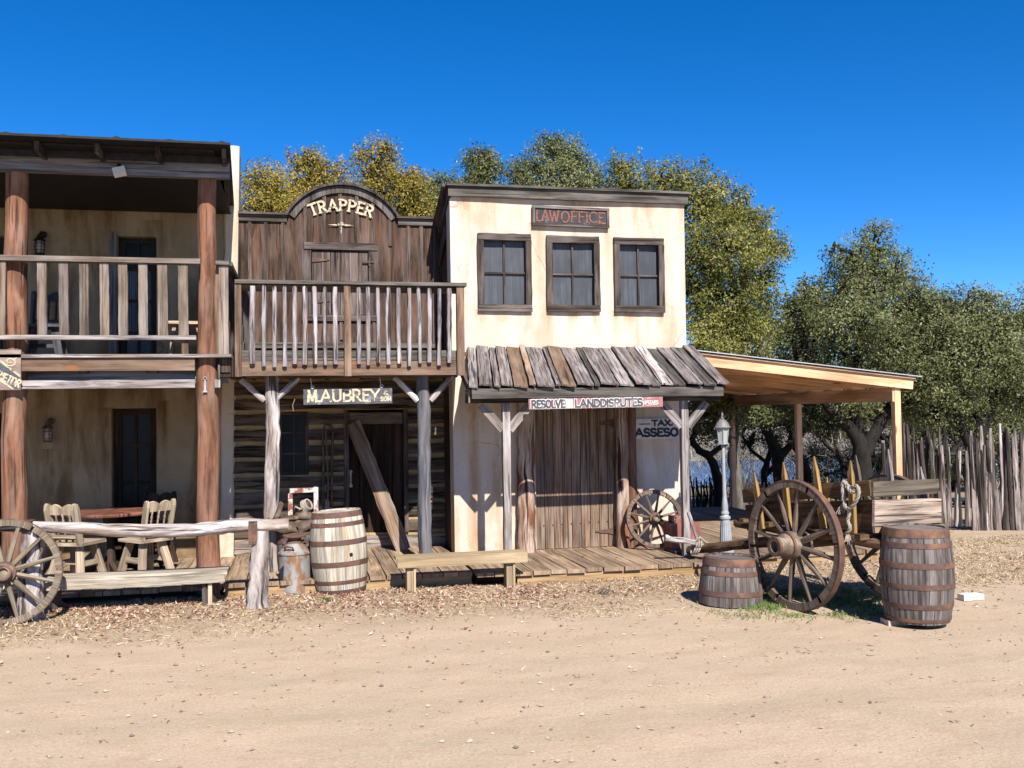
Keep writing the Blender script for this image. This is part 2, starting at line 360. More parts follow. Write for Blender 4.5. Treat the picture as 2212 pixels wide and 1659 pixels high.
M['stake'] = wood('yellow_stake_wood', (.56, .35, .13), (.34, .18, .06), 18, 1.2, .2, crack=.4)
M['pole'] = wood('barked_pole_wood', (.26, .15, .08), (.10, .055, .03), 12, 2.2, .1, crack=.8, bump=1)
M['barrelgrey'] = wood('grey_barrel_stave', (.34, .295, .28), (.12, .098, .088), 26, 1.4, .4, crack=.5, c3=(.2, .14, .11))
M['barrelpale'] = wood('bleached_barrel_stave', (.82, .76, .65), (.50, .43, .34), 24, 1.2, .2, crack=.4, c3=(.62, .42, .22))
M['barrelold'] = wood('dull_keg_stave', (.25, .21, .18), (.11, .085, .07), 24, 1.2, .3, crack=.5, c3=(.15, .15, .2))
M['chair'] = wood('bleached_chair_wood', (.60, .475, .345), (.38, .285, .2), 20, 1.2, .15, crack=.4)
M['chairdark'] = wood('dark_chair_wood', (.10, .06, .045), (.04, .025, .02), 20, 1.2, .2)
M['chairgrey'] = wood('blue_grey_chair_wood', (.12, .12, .14), (.06, .06, .07), 20, 1.2, .2)
M['table'] = wood('red_brown_table_wood', (.30, .13, .085), (.17, .065, .045), 14, .8, .1, rough=.45)
M['stick'] = wood('grey_fence_stake', (.42, .355, .325), (.09, .07, .065), 12, 1.3, .75, crack=1, bump=1.2, c3=(.24, .16, .12))
M['stickdark'] = wood('dark_fence_stake', (.13, .10, .085), (.05, .04, .035), 12, 1.3, .4, crack=.8)
M['chippedpaint'] = mottled('chipped_white_red_paint', (.62, .55, .50), (.72, .66, .62), 12, .8, c3=(.30, .10, .07), s3=9, p3=(.5, .56))
M['redpaint'] = mottled('dull_red_paint', (.33, .12, .09), (.25, .085, .065), 7, .75, c3=(.4, .2, .16), s3=5)
M['rust'] = mottled('rusted_iron', (.20, .11, .085), (.12, .072, .06), 14, .8, .2, c3=(.28, .145, .085), s3=4)
M['rustdark'] = mottled('dark_rusted_iron', (.13, .075, .062), (.20, .11, .085), 10, .75, .3, c3=(.26, .13, .08), s3=5)
M['hub'] = mottled('worn_hub_wood', (.22, .165, .12), (.11, .08, .06), 16, .8, c3=(.33, .26, .19), s3=6)
M['ironblack'] = mottled('shade_black_boarding', (.02, .018, .017), (.045, .035, .03), 14, .6, .5)
M['roofdark'] = mottled('dark_metal_roof', (.014, .012, .011), (.03, .024, .02), 7, .6, .3)
M['tin'] = mottled('galvanised_sheet', (.72, .74, .77), (.60, .62, .66), 6, .45, .5, bump=.1)
M['can'] = mottled('rusty_zinc_can', (.42, .40, .39), (.33, .31, .31), 9, .6, .35, c3=(.33, .17, .08), s3=9, p3=(.48, .58), stretch=(1, 1, .6))
M['lampgrey'] = mottled('light_grey_lamp_paint', (.33, .35, .38), (.46, .48, .51), 5, .5, .1, bump=.1)
M['lampdark'] = mottled('dark_grey_lamp_paint', (.20, .18, .18), (.28, .26, .26), 5, .5, .1, bump=.1)
M['cream'] = mottled('cream_paint', (.74, .64, .44), (.55, .46, .30), 20, .7, bump=0, c3=(.16, .11, .08), s3=26, p3=(.56, .62))
M['white'] = mottled('white_paint', (.9, .87, .84), (.76, .72, .7), 20, .7, bump=0)
M['black'] = mottled('black_paint', (.03, .028, .035), (.055, .05, .06), 20, .7, bump=0)
M['orange'] = mottled('faded_orange_paint', (.38, .13, .075), (.22, .085, .06), 20, .7, bump=0, c3=(.07, .055, .06), s3=30, p3=(.52, .6))
M['slate'] = mottled('faded_slate_paint', (.07, .07, .085), (.13, .13, .15), 9, .75, c3=(.3, .3, .31), s3=7, p3=(.55, .68))
M['slatedark'] = mottled('dark_sign_paint', (.03, .03, .038), (.07, .068, .08), 9, .75, c3=(.16, .15, .16), s3=8, p3=(.58, .7))
M['signwood'] = wood('pale_sign_board', (.46, .35, .29), (.31, .22, .18), 18, 1.2, .1, crack=.3)
M['signred'] = mottled('worn_mauve_sign_paint', (.36, .15, .15), (.44, .22, .21), 10, .8, c3=(.5, .42, .42), s3=6, p3=(.58, .66))
M['signgrey'] = mottled('dirty_white_board', (.85, .81, .77), (.66, .62, .59), 5, .85)
M['leather'] = mottled('dark_brown_leather', (.075, .045, .03), (.14, .09, .06), 14, .6, c3=(.2, .15, .11), s3=7)
M['ropew'] = mottled('pale_rope', (.52, .45, .38), (.30, .25, .2), 60, .9, bump=.6)
M['bone'] = mottled('bleached_bone', (.72, .66, .52), (.6, .52, .4), 20, .7)
M['curtain'] = mottled('grey_blue_curtain', (.14, .17, .22), (.24, .28, .34), 4, .9, stretch=(9, 9, .6))
M['stone'] = mottled('grey_sandy_stone', (.50, .40, .31), (.32, .25, .20), 12, .95, var=.55)
M['bark'] = mottled('dark_oak_bark', (.012, .010, .009), (.03, .025, .022), 12, .95, bump=1.2, stretch=(1, 1, .35))
M['barkgrey'] = mottled('grey_bark', (.20, .175, .15), (.10, .085, .075), 12, .95, bump=1, stretch=(1, 1, .35))
LAWDRIPS = []
for (a_, b_, y_) in ((1031, 1147, 672), (1180, 1294, 673), (1325, 1433, 675)):
    for x_, l_, w_ in ((a_+6, .34, .10), (b_-6, .42, .09), ((a_+b_)/2+U(-20, 20), .25, .12)): LAWDRIPS.append((P(x_, y_, 12.5).x, P(x_, y_, 12.5).z, l_*U(.8, 1.3), w_))
for x_, y_, l_, w_ in ((1152, 485, .45, .12), (1312, 488, .4, .08), (1060, 428, .5, .16), (1400, 440, .45, .14), (1000, 428, .7, .12), (1470, 446, .6, .1), (1240, 432, .3, .2), (1020, 752, -.01, .1)): LAWDRIPS.append((P(x_, y_, 12.5).x, P(x_, y_, 12.5).z, abs(l_), w_))
ADOBEDRIPS = [(P(x_, y_, 13.45).x+4, P(x_, y_, 13.45).z, l_, w_) for x_, y_, l_, w_ in ((228, 885, 1.5, .13), (355, 870, 1.0, .10), (104, 975, 1.3, .10), (95, 830, .9, .14), (240, 418, 1.1, .22), (175, 418, .7, .2), (330, 480, .5, .2), (410, 840, .6, .12), (290, 836, .35, .4), (245, 600, .9, .09), (105, 560, .8, .08))]
M['law'] = adobe('cream_adobe_plaster', (.55, .475, .41), (.515, .415, .325), (.37, .235, .13), (.47, .69), 1.0, drips=[(x_-3.4, z_, l_, w_) for x_, z_, l_, w_ in LAWDRIPS])
M['shadedadobe'] = adobe('shade_toned_adobe_plaster', (.33, .26, .17), (.25, .185, .11), (.10, .055, .02), (.48, .64), .4, drips=ADOBEDRIPS)  # house plaster darkened for the porch shade, stains on top
M['sunlitadobe'] = adobe('sunlit_adobe_plaster', (.56, .475, .39), (.50, .40, .29), (.36, .22, .12), (.5, .7), .6)  # sunlit copy of the same house plaster
def glassmat(name, c1, c2, rough=.22, streak=True):
    m, nt, b = newmat(name); tc = N(nt, 'ShaderNodeTexCoord').outputs['Object']
    s_ = nz(nt, mapping(nt, tc, (38, 38, 1.6)), 1, 6, .7); big = nz(nt, tc, 2.2, 3)
    col = ramp(nt, s_, .42, .72, c1, c2); col = mixc(nt, ramp(nt, big, .4, .7), col, tuple(c*.6 for c in c1))
    nt.links.new(col, b.inputs['Base Color']); b.inputs['Roughness'].default_value = rough; b.inputs['Specular IOR Level'].default_value = .6 if rough < .3 or 'dusty' in name else .12
    return m
M['pane'] = glassmat('dusty_window_glass', (.020, .024, .034), (.066, .070, .083), .5)
M['panedark'] = glassmat('dark_window_glass', (.008, .009, .012), (.018, .019, .022), .3)
def lampglass():
    m, nt, b = newmat('frosted_lamp_glass'); b.inputs['Base Color'].default_value = (.5, .5, .48, 1); b.inputs['Roughness'].default_value = .25
    b.inputs['Transmission Weight'].default_value = .4; return m
M['lampglass'] = lampglass()
def leafmat(name, cols, spec=.5, trans=.25):
    m, nt, b = newmat(name); at = N(nt, 'ShaderNodeAttribute', attribute_name='rnd').outputs['Fac']
    n = N(nt, 'ShaderNodeValToRGB'); nt.links.new(at, n.inputs[0]); e = n.color_ramp.elements
    e[0].color = (*cols[0], 1); e[1].color = (*cols[-1], 1)
    for i, c in enumerate(cols[1:-1]):
        q = e.new((i+1)/(len(cols)-1)); q.color = (*c, 1)
    nt.links.new(n.outputs[0], b.inputs['Base Color']); b.inputs['Roughness'].default_value = .42; b.inputs['Specular IOR Level'].default_value = spec
    if trans:
        t = N(nt, 'ShaderNodeBsdfTranslucent'); nt.links.new(n.outputs[0], t.inputs[0]); mx = N(nt, 'ShaderNodeMixShader'); mx.inputs[0].default_value = trans
        nt.links.new(b.outputs[0], mx.inputs[1]); nt.links.new(t.outputs[0], mx.inputs[2]); nt.links.new(mx.outputs[0], nt.nodes['Material Output'].inputs[0])
    return m
M['leafgold'] = leafmat('golden_oak_leaf', [(.055, .06, .016), (.19, .16, .033), (.35, .26, .05), (.48, .35, .09)], .18, .35)
M['leafmix'] = leafmat('olive_yellow_oak_leaf', [(.055, .065, .02), (.155, .16, .042), (.26, .24, .065), (.38, .35, .12)], .18, .35)
M['leafgreen'] = leafmat('grey_green_oak_leaf', [(.05, .062, .026), (.125, .14, .055), (.21, .22, .095), (.33, .33, .17)], .18, .35)
M['litter'] = leafmat('dry_fallen_leaf', [(.075, .032, .024), (.22, .11, .08), (.35, .215, .155), (.50, .37, .28)], .2, 0)
M['drygrass'] = leafmat('dry_grass_blade', [(.22, .155, .09), (.38, .29, .18), (.48, .39, .25)], .2, 0)
M['grass'] = leafmat('green_grass_blade', [(.05, .11, .02), (.10, .19, .04), (.30, .30, .12)], .2, .2)
M['twig'] = leafmat('bare_grey_twig', [(.10, .085, .075), (.20, .175, .15), (.33, .29, .25)], .1, 0)

# ------------------------------------------------------------------ ground
def hgt(x, y):
    z = 0.
    if y > 15.5:
        t = min((y-15.5)/52., 1); z = -3.5*t*t*(3-2*t)*.55-3.5*t*.45
    if y > 88:
        t = min((y-88)/22., 1); z += 1.6*t
        t = min((y-100)/140., 1) if y > 100 else 0; z += 12*t*t*(3-2*t)+(.8*math.sin(x*.05)+.6*math.sin(x*.021+1))*t*2
    z += .012*mnoise.noise(V(x*1.3, y*1.3, 0))+.006*mnoise.noise(V(x*4, y*4, 3))
    if 3 < y < 10 and -9 < x < 16:
        for yc, w_, dp in ((6.05, .22, .010), (7.55, .2, .009)):
            yy = y-yc-.10*math.sin(x*.35+yc)-.05*mnoise.noise(V(x*.6, yc, 2)); z -= dp*math.exp(-(yy/w_)**2)*(.6+.8*mnoise.noise(V(x*.9, yc, 6))); z += dp*.45*math.exp(-((abs(yy)-w_*1.9)/(w_*.7))**2)
        z += .009*mnoise.noise(V(x*1.3, y*1.4, 12))+.005*mnoise.noise(V(x*3.6, y*3.9, 12))
    if y > 16: z += .12*mnoise.noise(V(x*.3, y*.3, 9))*min((y-16)/6, 1)
    return z
def axis(*seg):
    a = []
    for (s, e, n) in seg: a += list(np.linspace(s, e, n, endpoint=False))
    return a+[seg[-1][1]]
gx = axis((-500, -60, 12), (-60, -8, 20), (-8, 14, 260), (14, 60, 30), (60, 500, 14))
gy = axis((-60, 2, 12), (2, 16, 200), (16, 30, 40), (30, 120, 60), (120, 260, 24), (260, 900, 8))
me = bpy.data.meshes.new('ground'); nx_, ny_ = len(gx), len(gy)
vs = [(x, y, hgt(x, y)) for y in gy for x in gx]
fs = [(j*nx_+i, j*nx_+i+1, (j+1)*nx_+i+1, (j+1)*nx_+i) for j in range(ny_-1) for i in range(nx_-1)]
me.from_pydata(vs, [], fs); me.polygons.foreach_set('use_smooth', [True]*len(fs))
gm, nt, b = newmat('sandy_ground'); tc = N(nt, 'ShaderNodeTexCoord').outputs['Object']
sand = ramp(nt, nz(nt, mapping(nt, tc, (.45, 1.1, 1)), 1.3, 6, .65), .38, .62, (.455, .328, .228), (.365, .283, .188))
sand = mixc(nt, ramp(nt, nz(nt, mapping(nt, tc, (1, 2.2, 1)), 2.7, 6, .7), .50, .68), sand, (.36, .245, .155))
rut = ramp(nt, nz(nt, mapping(nt, tc, (.22, 2.6, 1)), 1.4, 5, .6), .52, .72)
rf = N(nt, 'ShaderNodeMath', operation='MULTIPLY'); nt.links.new(rut, rf.inputs[0]); rf.inputs[1].default_value = .3
sand = mixc(nt, rf.outputs[0], sand, (.36, .23, .14))
fine = nz(nt, tc, 55, 4, .8); sand = mixc(nt, ramp(nt, fine, .30, .72), mixc(nt, .5, sand, (.21, .155, .11)), mixc(nt, .35, sand, (.64, .51, .40)))
sp = N(nt, 'ShaderNodeTexVoronoi'); sp.inputs['Scale'].default_value = 19; nt.links.new(tc, sp.inputs['Vector'])
spf = ramp(nt, sp.outputs['Distance'], .10, .17, (1, 1, 1), (0, 0, 0)); spn = ramp(nt, nz(nt, tc, 3.1, 3), .5, .62)
k = N(nt, 'ShaderNodeMath', operation='MULTIPLY'); nt.links.new(spf, k.inputs[0]); nt.links.new(spn, k.inputs[1])
k1 = N(nt, 'ShaderNodeMath', operation='MULTIPLY'); nt.links.new(k.outputs[0], k1.inputs[0]); k1.inputs[1].default_value = .55
sand = mixc(nt, k1.outputs[0], sand, (.17, .12, .085))
# duller, litter-strewn soil beside the porches
sx = N(nt, 'ShaderNodeSeparateXYZ'); nt.links.new(tc, sx.inputs[0])
ed = N(nt, 'ShaderNodeMath', operation='MULTIPLY_ADD'); nt.links.new(nz(nt, tc, .9, 4), ed.inputs[0]); ed.inputs[1].default_value = 2.0; nt.links.new(sx.outputs['Y'], ed.inputs[2])
mr = N(nt, 'ShaderNodeMapRange'); mr.inputs[1].default_value = 10.0; mr.inputs[2].default_value = 11.0; nt.links.new(ed.outputs[0], mr.inputs[0])
soil = ramp(nt, nz(nt, tc, 16, 5, .75), .35, .68, (.20, .135, .09), (.40, .30, .205))
mrx = N(nt, 'ShaderNodeMapRange'); mrx.inputs[1].default_value = 5.0; mrx.inputs[2].default_value = 7.5; mrx.inputs[3].default_value = 1; mrx.inputs[4].default_value = .25; nt.links.new(sx.outputs['X'], mrx.inputs[0])
kk = N(nt, 'ShaderNodeMath', operation='MULTIPLY'); nt.links.new(mr.outputs[0], kk.inputs[0]); nt.links.new(mrx.outputs[0], kk.inputs[1])
col = mixc(nt, kk.outputs[0], sand, soil)
far = N(nt, 'ShaderNodeMapRange'); far.inputs[1].default_value = 15.5; far.inputs[2].default_value = 18; nt.links.new(sx.outputs['Y'], far.inputs[0])
mea = ramp(nt, nz(nt, mapping(nt, tc, (1, .5, 1)), 1.2, 6, .7), .35, .65, (.16, .12, .08), (.30, .25, .17))
col = mixc(nt, far.outputs[0], col, mea)
hl = N(nt, 'ShaderNodeMapRange'); hl.inputs[1].default_value = 86; hl.inputs[2].default_value = 96; nt.links.new(sx.outputs['Y'], hl.inputs[0])
hil = ramp(nt, nz(nt, mapping(nt, tc, (.5, .28, .5)), 1.0, 8, .8), .38, .62, (.09, .08, .065), (.25, .225, .19))
col = mixc(nt, hl.outputs[0], col, hil)
nt.links.new(col, b.inputs['Base Color']); b.inputs['Roughness'].default_value = .95; b.inputs['Specular IOR Level'].default_value = .1
bp = N(nt, 'ShaderNodeBump'); bp.inputs['Strength'].default_value = .42; bp.inputs['Distance'].default_value = .02
bm = N(nt, 'ShaderNodeMath', operation='MULTIPLY_ADD'); nt.links.new(nz(nt, mapping(nt, tc, (1, 1.1, 1)), 4.5, 4, .6), bm.inputs[0]); bm.inputs[1].default_value = .7; nt.links.new(nz(nt, tc, 26, 6, .75), bm.inputs[2]); nt.links.new(bm.outputs[0], bp.inputs['Height']); nt.links.new(bp.outputs[0], b.inputs['Normal'])
me.materials.append(gm); o = bpy.data.objects.new('ground', me); COL.objects.link(o); o['kind'] = 'structure'
wm, nt, b = newmat('lake_water'); b.inputs['Base Color'].default_value = (.04, .08, .15, 1); b.inputs['Roughness'].default_value = .18
tc = N(nt, 'ShaderNodeTexCoord').outputs['Object']; bp = N(nt, 'ShaderNodeBump'); bp.inputs['Strength'].default_value = .6; bp.inputs['Distance'].default_value = .1
nt.links.new(nz(nt, mapping(nt, tc, (1, 3, 1)), 1.5, 4), bp.inputs['Height']); nt.links.new(bp.outputs[0], b.inputs['Normal'])
mb = MB(); mb.v = [V(-300, 62, -3.12), V(300, 62, -3.12), V(300, 100, -3.12), V(-300, 100, -3.12)]; mb.face([0, 1, 2, 3], [(0, 0)]*4, 0)
mb.build('lake_water', wm)['kind'] = 'structure'

# ------------------------------------------------------------------ letters made of strokes
def arcp(cx, cy, rx, ry, a0, a1, n=9): return [(cx+rx*math.cos(rad(a0+(a1-a0)*i/n)), cy+ry*math.sin(rad(a0+(a1-a0)*i/n))) for i in range(n+1)]
GL = {
 'A': (.8, [[(.06, 0), (.4, 1)], [(.4, 1), (.74, 0)], [(.2, .34), (.6, .34)]], [(.06, 0), (.74, 0)]),
 'B': (.66, [[(.12, 0), (.12, 1)], [(.12, 1)]+arcp(.34, .76, .24, .24, 90, -90, 7)+[(.12, .52)], [(.12, .52)]+arcp(.36, .26, .27, .26, 90, -90, 7)+[(.12, 0)]], [(.12, 0), (.12, 1)]),
 'C': (.72, [arcp(.4, .5, .32, .5, 45, 315, 12)], []),
 'D': (.72, [[(.12, 0), (.12, 1)], [(.12, 1)]+arcp(.3, .5, .36, .5, 90, -90, 9)+[(.12, 0)]], [(.12, 0), (.12, 1)]),
 'E': (.6, [[(.12, 0), (.12, 1)], [(.12, 1), (.54, 1)], [(.12, .52), (.44, .52)], [(.12, 0), (.56, 0)]], [(.12, 0), (.12, 1)]),
 'F': (.58, [[(.12, 0), (.12, 1)], [(.12, 1), (.54, 1)], [(.12, .52), (.44, .52)]], [(.12, 0), (.12, 1)]),
 'I': (.26, [[(.13, 0), (.13, 1)]], [(.13, 0), (.13, 1)]),
 'L': (.58, [[(.12, 0), (.12, 1)], [(.12, 0), (.54, 0)]], [(.12, 1), (.12, 0)]),
 'M': (.9, [[(.1, 0), (.16, 1)], [(.16, 1), (.45, .15)], [(.45, .15), (.74, 1)], [(.74, 1), (.8, 0)]], [(.1, 0), (.8, 0)]),
 'N': (.76, [[(.12, 0), (.12, 1)], [(.12, 1), (.64, 0)], [(.64, 0), (.64, 1)]], [(.12, 0), (.64, 1)]),
 'O': (.78, [arcp(.39, .5, .3, .5, 0, 360, 16)], []),
 'P': (.66, [[(.12, 0), (.12, 1)], [(.12, 1)]+arcp(.32, .74, .27, .26, 90, -90, 8)+[(.12, .48)]], [(.12, 0), (.12, 1)]),
 'R': (.72, [[(.12, 0), (.12, 1)], [(.12, 1)]+arcp(.32, .75, .25, .25, 90, -90, 8)+[(.12, .5)], [(.32, .5), (.64, 0)]], [(.12, 0), (.12, 1), (.64, 0)]),
 'S': (.62, [arcp(.31, .75, .22, .25, 30, 270, 9)+arcp(.31, .25, .24, .25, 90, -150, 9)], []),
 'T': (.66, [[(.33, 0), (.33, 1)], [(.03, 1), (.63, 1)]], [(.33, 0)]),
 'U': (.74, [[(.12, 1), (.12, .35)]+arcp(.37, .3, .25, .3, 180, 360, 9)+[(.62, 1)]], [(.12, 1), (.62, 1)]),
 'V': (.72, [[(.06, 1), (.36, 0)], [(.36, 0), (.66, 1)]], [(.06, 1), (.66, 1)]),
 'W': (1.0, [[(.05, 1), (.27, 0)], [(.27, 0), (.5, .9)], [(.5, .9), (.73, 0)], [(.73, 0), (.95, 1)]], [(.05, 1), (.95, 1)]),
 'X': (.7, [[(.08, 0), (.62, 1)], [(.08, 1), (.62, 0)]], []),
 'Y': (.7, [[(.35, 0), (.35, .48)], [(.35, .48), (.05, 1)], [(.35, .48), (.65, 1)]], [(.35, 0), (.05, 1), (.65, 1)]),
 '.': (.2, [[(.06, .04), (.14, .04)]], []), '-': (.9, [[(.05, .5), (.85, .5)]], []),
 '&': (.7, [arcp(.3, .75, .16, .22, -60, 240, 9)+[(.62, 0)], arcp(.28, .25, .22, .25, 120, 400, 9)], []), ' ': (.35, [], []),
 '0': (.6, [arcp(.3, .5, .22, .5, 0, 360, 14)], []), '3': (.6, [arcp(.28, .75, .2, .25, 150, -90, 8)+arcp(.28, .25, .24, .25, 90, -150, 8)], []),
}
def strokes(mb, lst, wd, fn, d0=.004):
    """lst polylines in x,z; fn maps (x,z) -> (x,z); strokes are thin raised bars, each slightly prouder than the last"""
    k = 0
    for pl in lst:
        q = [fn(*p) for p in pl]
        for i in range(len(q)-1):
            (x0, z0), (x1, z1) = q[i], q[i+1]; L = math.hypot(x1-x0, z1-z0)
            if L < 1e-6: continue
            dx, dz = (x1-x0)/L, (z1-z0)/L; e = wd*.42
            a, c = (x0-dx*e, z0-dz*e), (x1+dx*e, z1+dz*e); h = wd/2; nx, nz_ = -dz*h, dx*h
            mb.prism([(a[0]-nx, a[1]-nz_), (c[0]-nx, c[1]-nz_), (c[0]+nx, c[1]+nz_), (a[0]+nx, a[1]+nz_)], -d0-.00035*(k % 9), .002, r=.5); k += 1
def text(mb, s, x0, x1, z0, h, wd, serif=0, arc=None, d0=.004, jit=0, M=None):
    """write s between x0 and x1 (local x,z), height h; arc=(cx,cz,R,a0,a1) sets it on an arc"""
    tot = sum(GL[c][0] for c in s); sx_ = (x1-x0)/tot; st = len(mb.v); x = x0
    for c in s:
        wdt, sk, sf = GL[c]; r_ = U(-jit, jit)
        if arc:
            cx, cz, R, a0, a1 = arc; tmid = (x+wdt*sx_/2-x0)/(x1-x0); a = rad(a0+(a1-a0)*tmid)
            ca, sa = math.cos(a-math.pi/2), math.sin(a-math.pi/2)
            def fn(px, pz, ca=ca, sa=sa, w_=wdt, a=a): 
                lx, lz = (px-w_/2)*sx_, pz*h
                return cx+R*math.cos(a)+lx*ca-lz*sa, cz+R*math.sin(a)+lx*sa+lz*ca
        else:
            def fn(px, pz, x=x, r_=r_): return x+px*sx_, z0+pz*h+r_*h
        strokes(mb, sk, wd, fn, d0)
        if serif:
            ss = serif/sx_*1.0
            strokes(mb, [[(p[0]-ss, p[1]), (p[0]+ss, p[1])] for p in sf], wd*.55, fn, d0+.003)
        x += wdt*sx_
    if M is not None: mb.xf(M, st)
    return mb
def signM(a, b, y_off=0):
    """local frame: x along a->b, z up, y away from the viewer"""
    a, b = V(*a), V(*b); ax = (b-a).normalized(); az = V(0, 0, 1); az = (az-ax*az.dot(ax)).normalized(); ay = az.cross(ax)
    m = Matrix.Identity(4)
    for i in range(3): m[i][0], m[i][1], m[i][2], m[i][3] = ax[i], ay[i], az[i], a[i]
    return m, (b-a).length

# ------------------------------------------------------------------ generic builders
def wall_grid(mb, x0, x1, z0, z1, Yf, opens, thick=.4, step=.16, warp=None, dep=.16, amp=.012, seed=0):
    xs = sorted(set([x0, x1]+[v for o in opens for v in o[:2] if x0 < v < x1])); zs = sorted(set([z0, z1]+[v for o in opens for v in o[2:4] if z0 < v < z1]))
    def sub(a):
        out = []
        for i in range(len(a)-1):
            n = max(1, int(round((a[i+1]-a[i])/step))); out += [a[i]+(a[i+1]-a[i])*k/n for k in range(n)]
        return out+[a[-1]]
    xs, zs = sub(xs), sub(zs)
    def vert(x, z, back=0):
        d = amp*mnoise.noise(V(x*1.6, z*1.6, seed))+amp*.5*mnoise.noise(V(x*5, z*5, seed+3))
        px_, pz_ = (x, z) if warp is None else warp(x, z)
        return V(px_, Yf+(back if back else d), pz_)
    idx = {}
    def vi(i, j):
        if (i, j) not in idx: idx[(i, j)] = len(mb.v); mb.v.append(vert(xs[i], zs[j]))
        return idx[(i, j)]
    inside = lambda x, z: any(o[0] < x < o[1] and o[2] < z < o[3] for o in opens)
    for i in range(len(xs)-1):
        for j in range(len(zs)-1):
            if inside((xs[i]+xs[i+1])/2, (zs[j]+zs[j+1])/2): continue
            mb.face([vi(i, j), vi(i+1, j), vi(i+1, j+1), vi(i, j+1)], [(0, 0)]*4, .5)
    for o in opens:
        c = [(o[0], o[2]), (o[1], o[2]), (o[1], o[3]), (o[0], o[3])]
        for k in range(4):
            p, q = c[k], c[(k+1) % 4]; b = len(mb.v)
            mb.v += [vert(*p), vert(*q), vert(*q, dep), vert(*p, dep)]; mb.face([b, b+1, b+2, b+3], [(0, 0)]*4, .5)
    c = [(x0, z0), (x1, z0), (x1, z1), (x0, z1)]; b = len(mb.v)
    for k in (1, 2, 3):
        p, q = c[k], c[(k+1) % 4]; n = 12; b = len(mb.v)
        for t in range(n+1):
            pp = (p[0]+(q[0]-p[0])*t/n, p[1]+(q[1]-p[1])*t/n); mb.v += [vert(*pp), vert(*pp, thick)]
        for t in range(n): mb.face([b+2*t, b+2*t+1, b+2*t+3, b+2*t+2], [(0, 0)]*4, .5)
    b = len(mb.v); mb.v += [vert(*p, thick) for p in c]; mb.face([b+3, b+2, b+1, b], [(0, 0)]*4, .5)
    return mb
def rough_log(pts, R, n=10, wob=.08, seg=14, taper=(1, 1)):
    """interpolate pts and add lumps"""
    pts = [V(*p) for p in pts]; out = []; rs = []
    for i in range(seg+1):
        t = i/seg*(len(pts)-1); k = min(int(t), len(pts)-2); p = pts[k].lerp(pts[k+1], t-k)
        out.append(p+V(U(-.12, .12), U(-.12, .12), U(-.12, .12))*R*.6*(0 if i in (0, seg) else 1)); rs.append(R*(taper[0]+(taper[1]-taper[0])*i/seg)*(1+U(-wob, wob)))
    return out, rs
def barrel(name, label, mat, hoopm, H, Rh, Rb, hoops, group=None, topz=None, frac=(0, 1), headm=None, rustsp=None):
    """frac: part of full barrel height used (half barrel)"""
    t = thing(name, label, 'barrel', group=group, local=True)
    Rf = lambda f: Rh+(Rb-Rh)*(1-(2*f-1)**2)
    f0, f1 = frac; n = 12
    prof = [(Rf(f0+(f1-f0)*i/n), H*i/n) for i in range(n+1)]
    mb = MB(); mb.lathe(prof, 48, cap=(True, False), staves=20)
    Rt = prof[-1][0]; mb.lathe([(Rt, H), (Rt-.022, H), (Rt-.024, H-.03)], 48, cap=(False, False), r=.4)
    mb.build('staves', mat, t, smooth=2)
    hb = MB(); cnt = 7; rr = Rt-.022
    for k in range(cnt):
        xa = -rr+2*rr*k/cnt+.002; xb = -rr+2*rr*(k+1)/cnt-.002; poly = []
        for s_ in range(5):
            x = xa+(xb-xa)*s_/4; poly.append((x, -math.sqrt(max(rr*rr-x*x, 0))))
        for s_ in range(5):
            x = xb+(xa-xb)*s_/4; poly.append((x, math.sqrt(max(rr*rr-x*x, 0))))
        st = len(hb.v); hb.prism(poly, 0, .016); hb.xf(Matrix.Translation((0, 0, H-.03)) @ Matrix.Rotation(rad(90), 4, 'X'), st)
    hb.build('barrel_head', headm or mat, t)
    for (f, w_) in hoops:
        r0 = Rf(f0+(f1-f0)*f); zc = H*f; r1 = Rf(min(1, f0+(f1-f0)*(f+w_/H/2))); r_1 = Rf(max(0, f0+(f1-f0)*(f-w_/H/2)))
        h = MB(); h.lathe([(r_1-.004, zc-w_/2), (r_1+.005, zc-w_/2), (r0+.006, zc), (r1+.005, zc+w_/2), (r1-.004, zc+w_/2)], 48, cap=(False, False), r=random.random())
        h.build('hoop', hoopm, t, smooth=2)
    return t
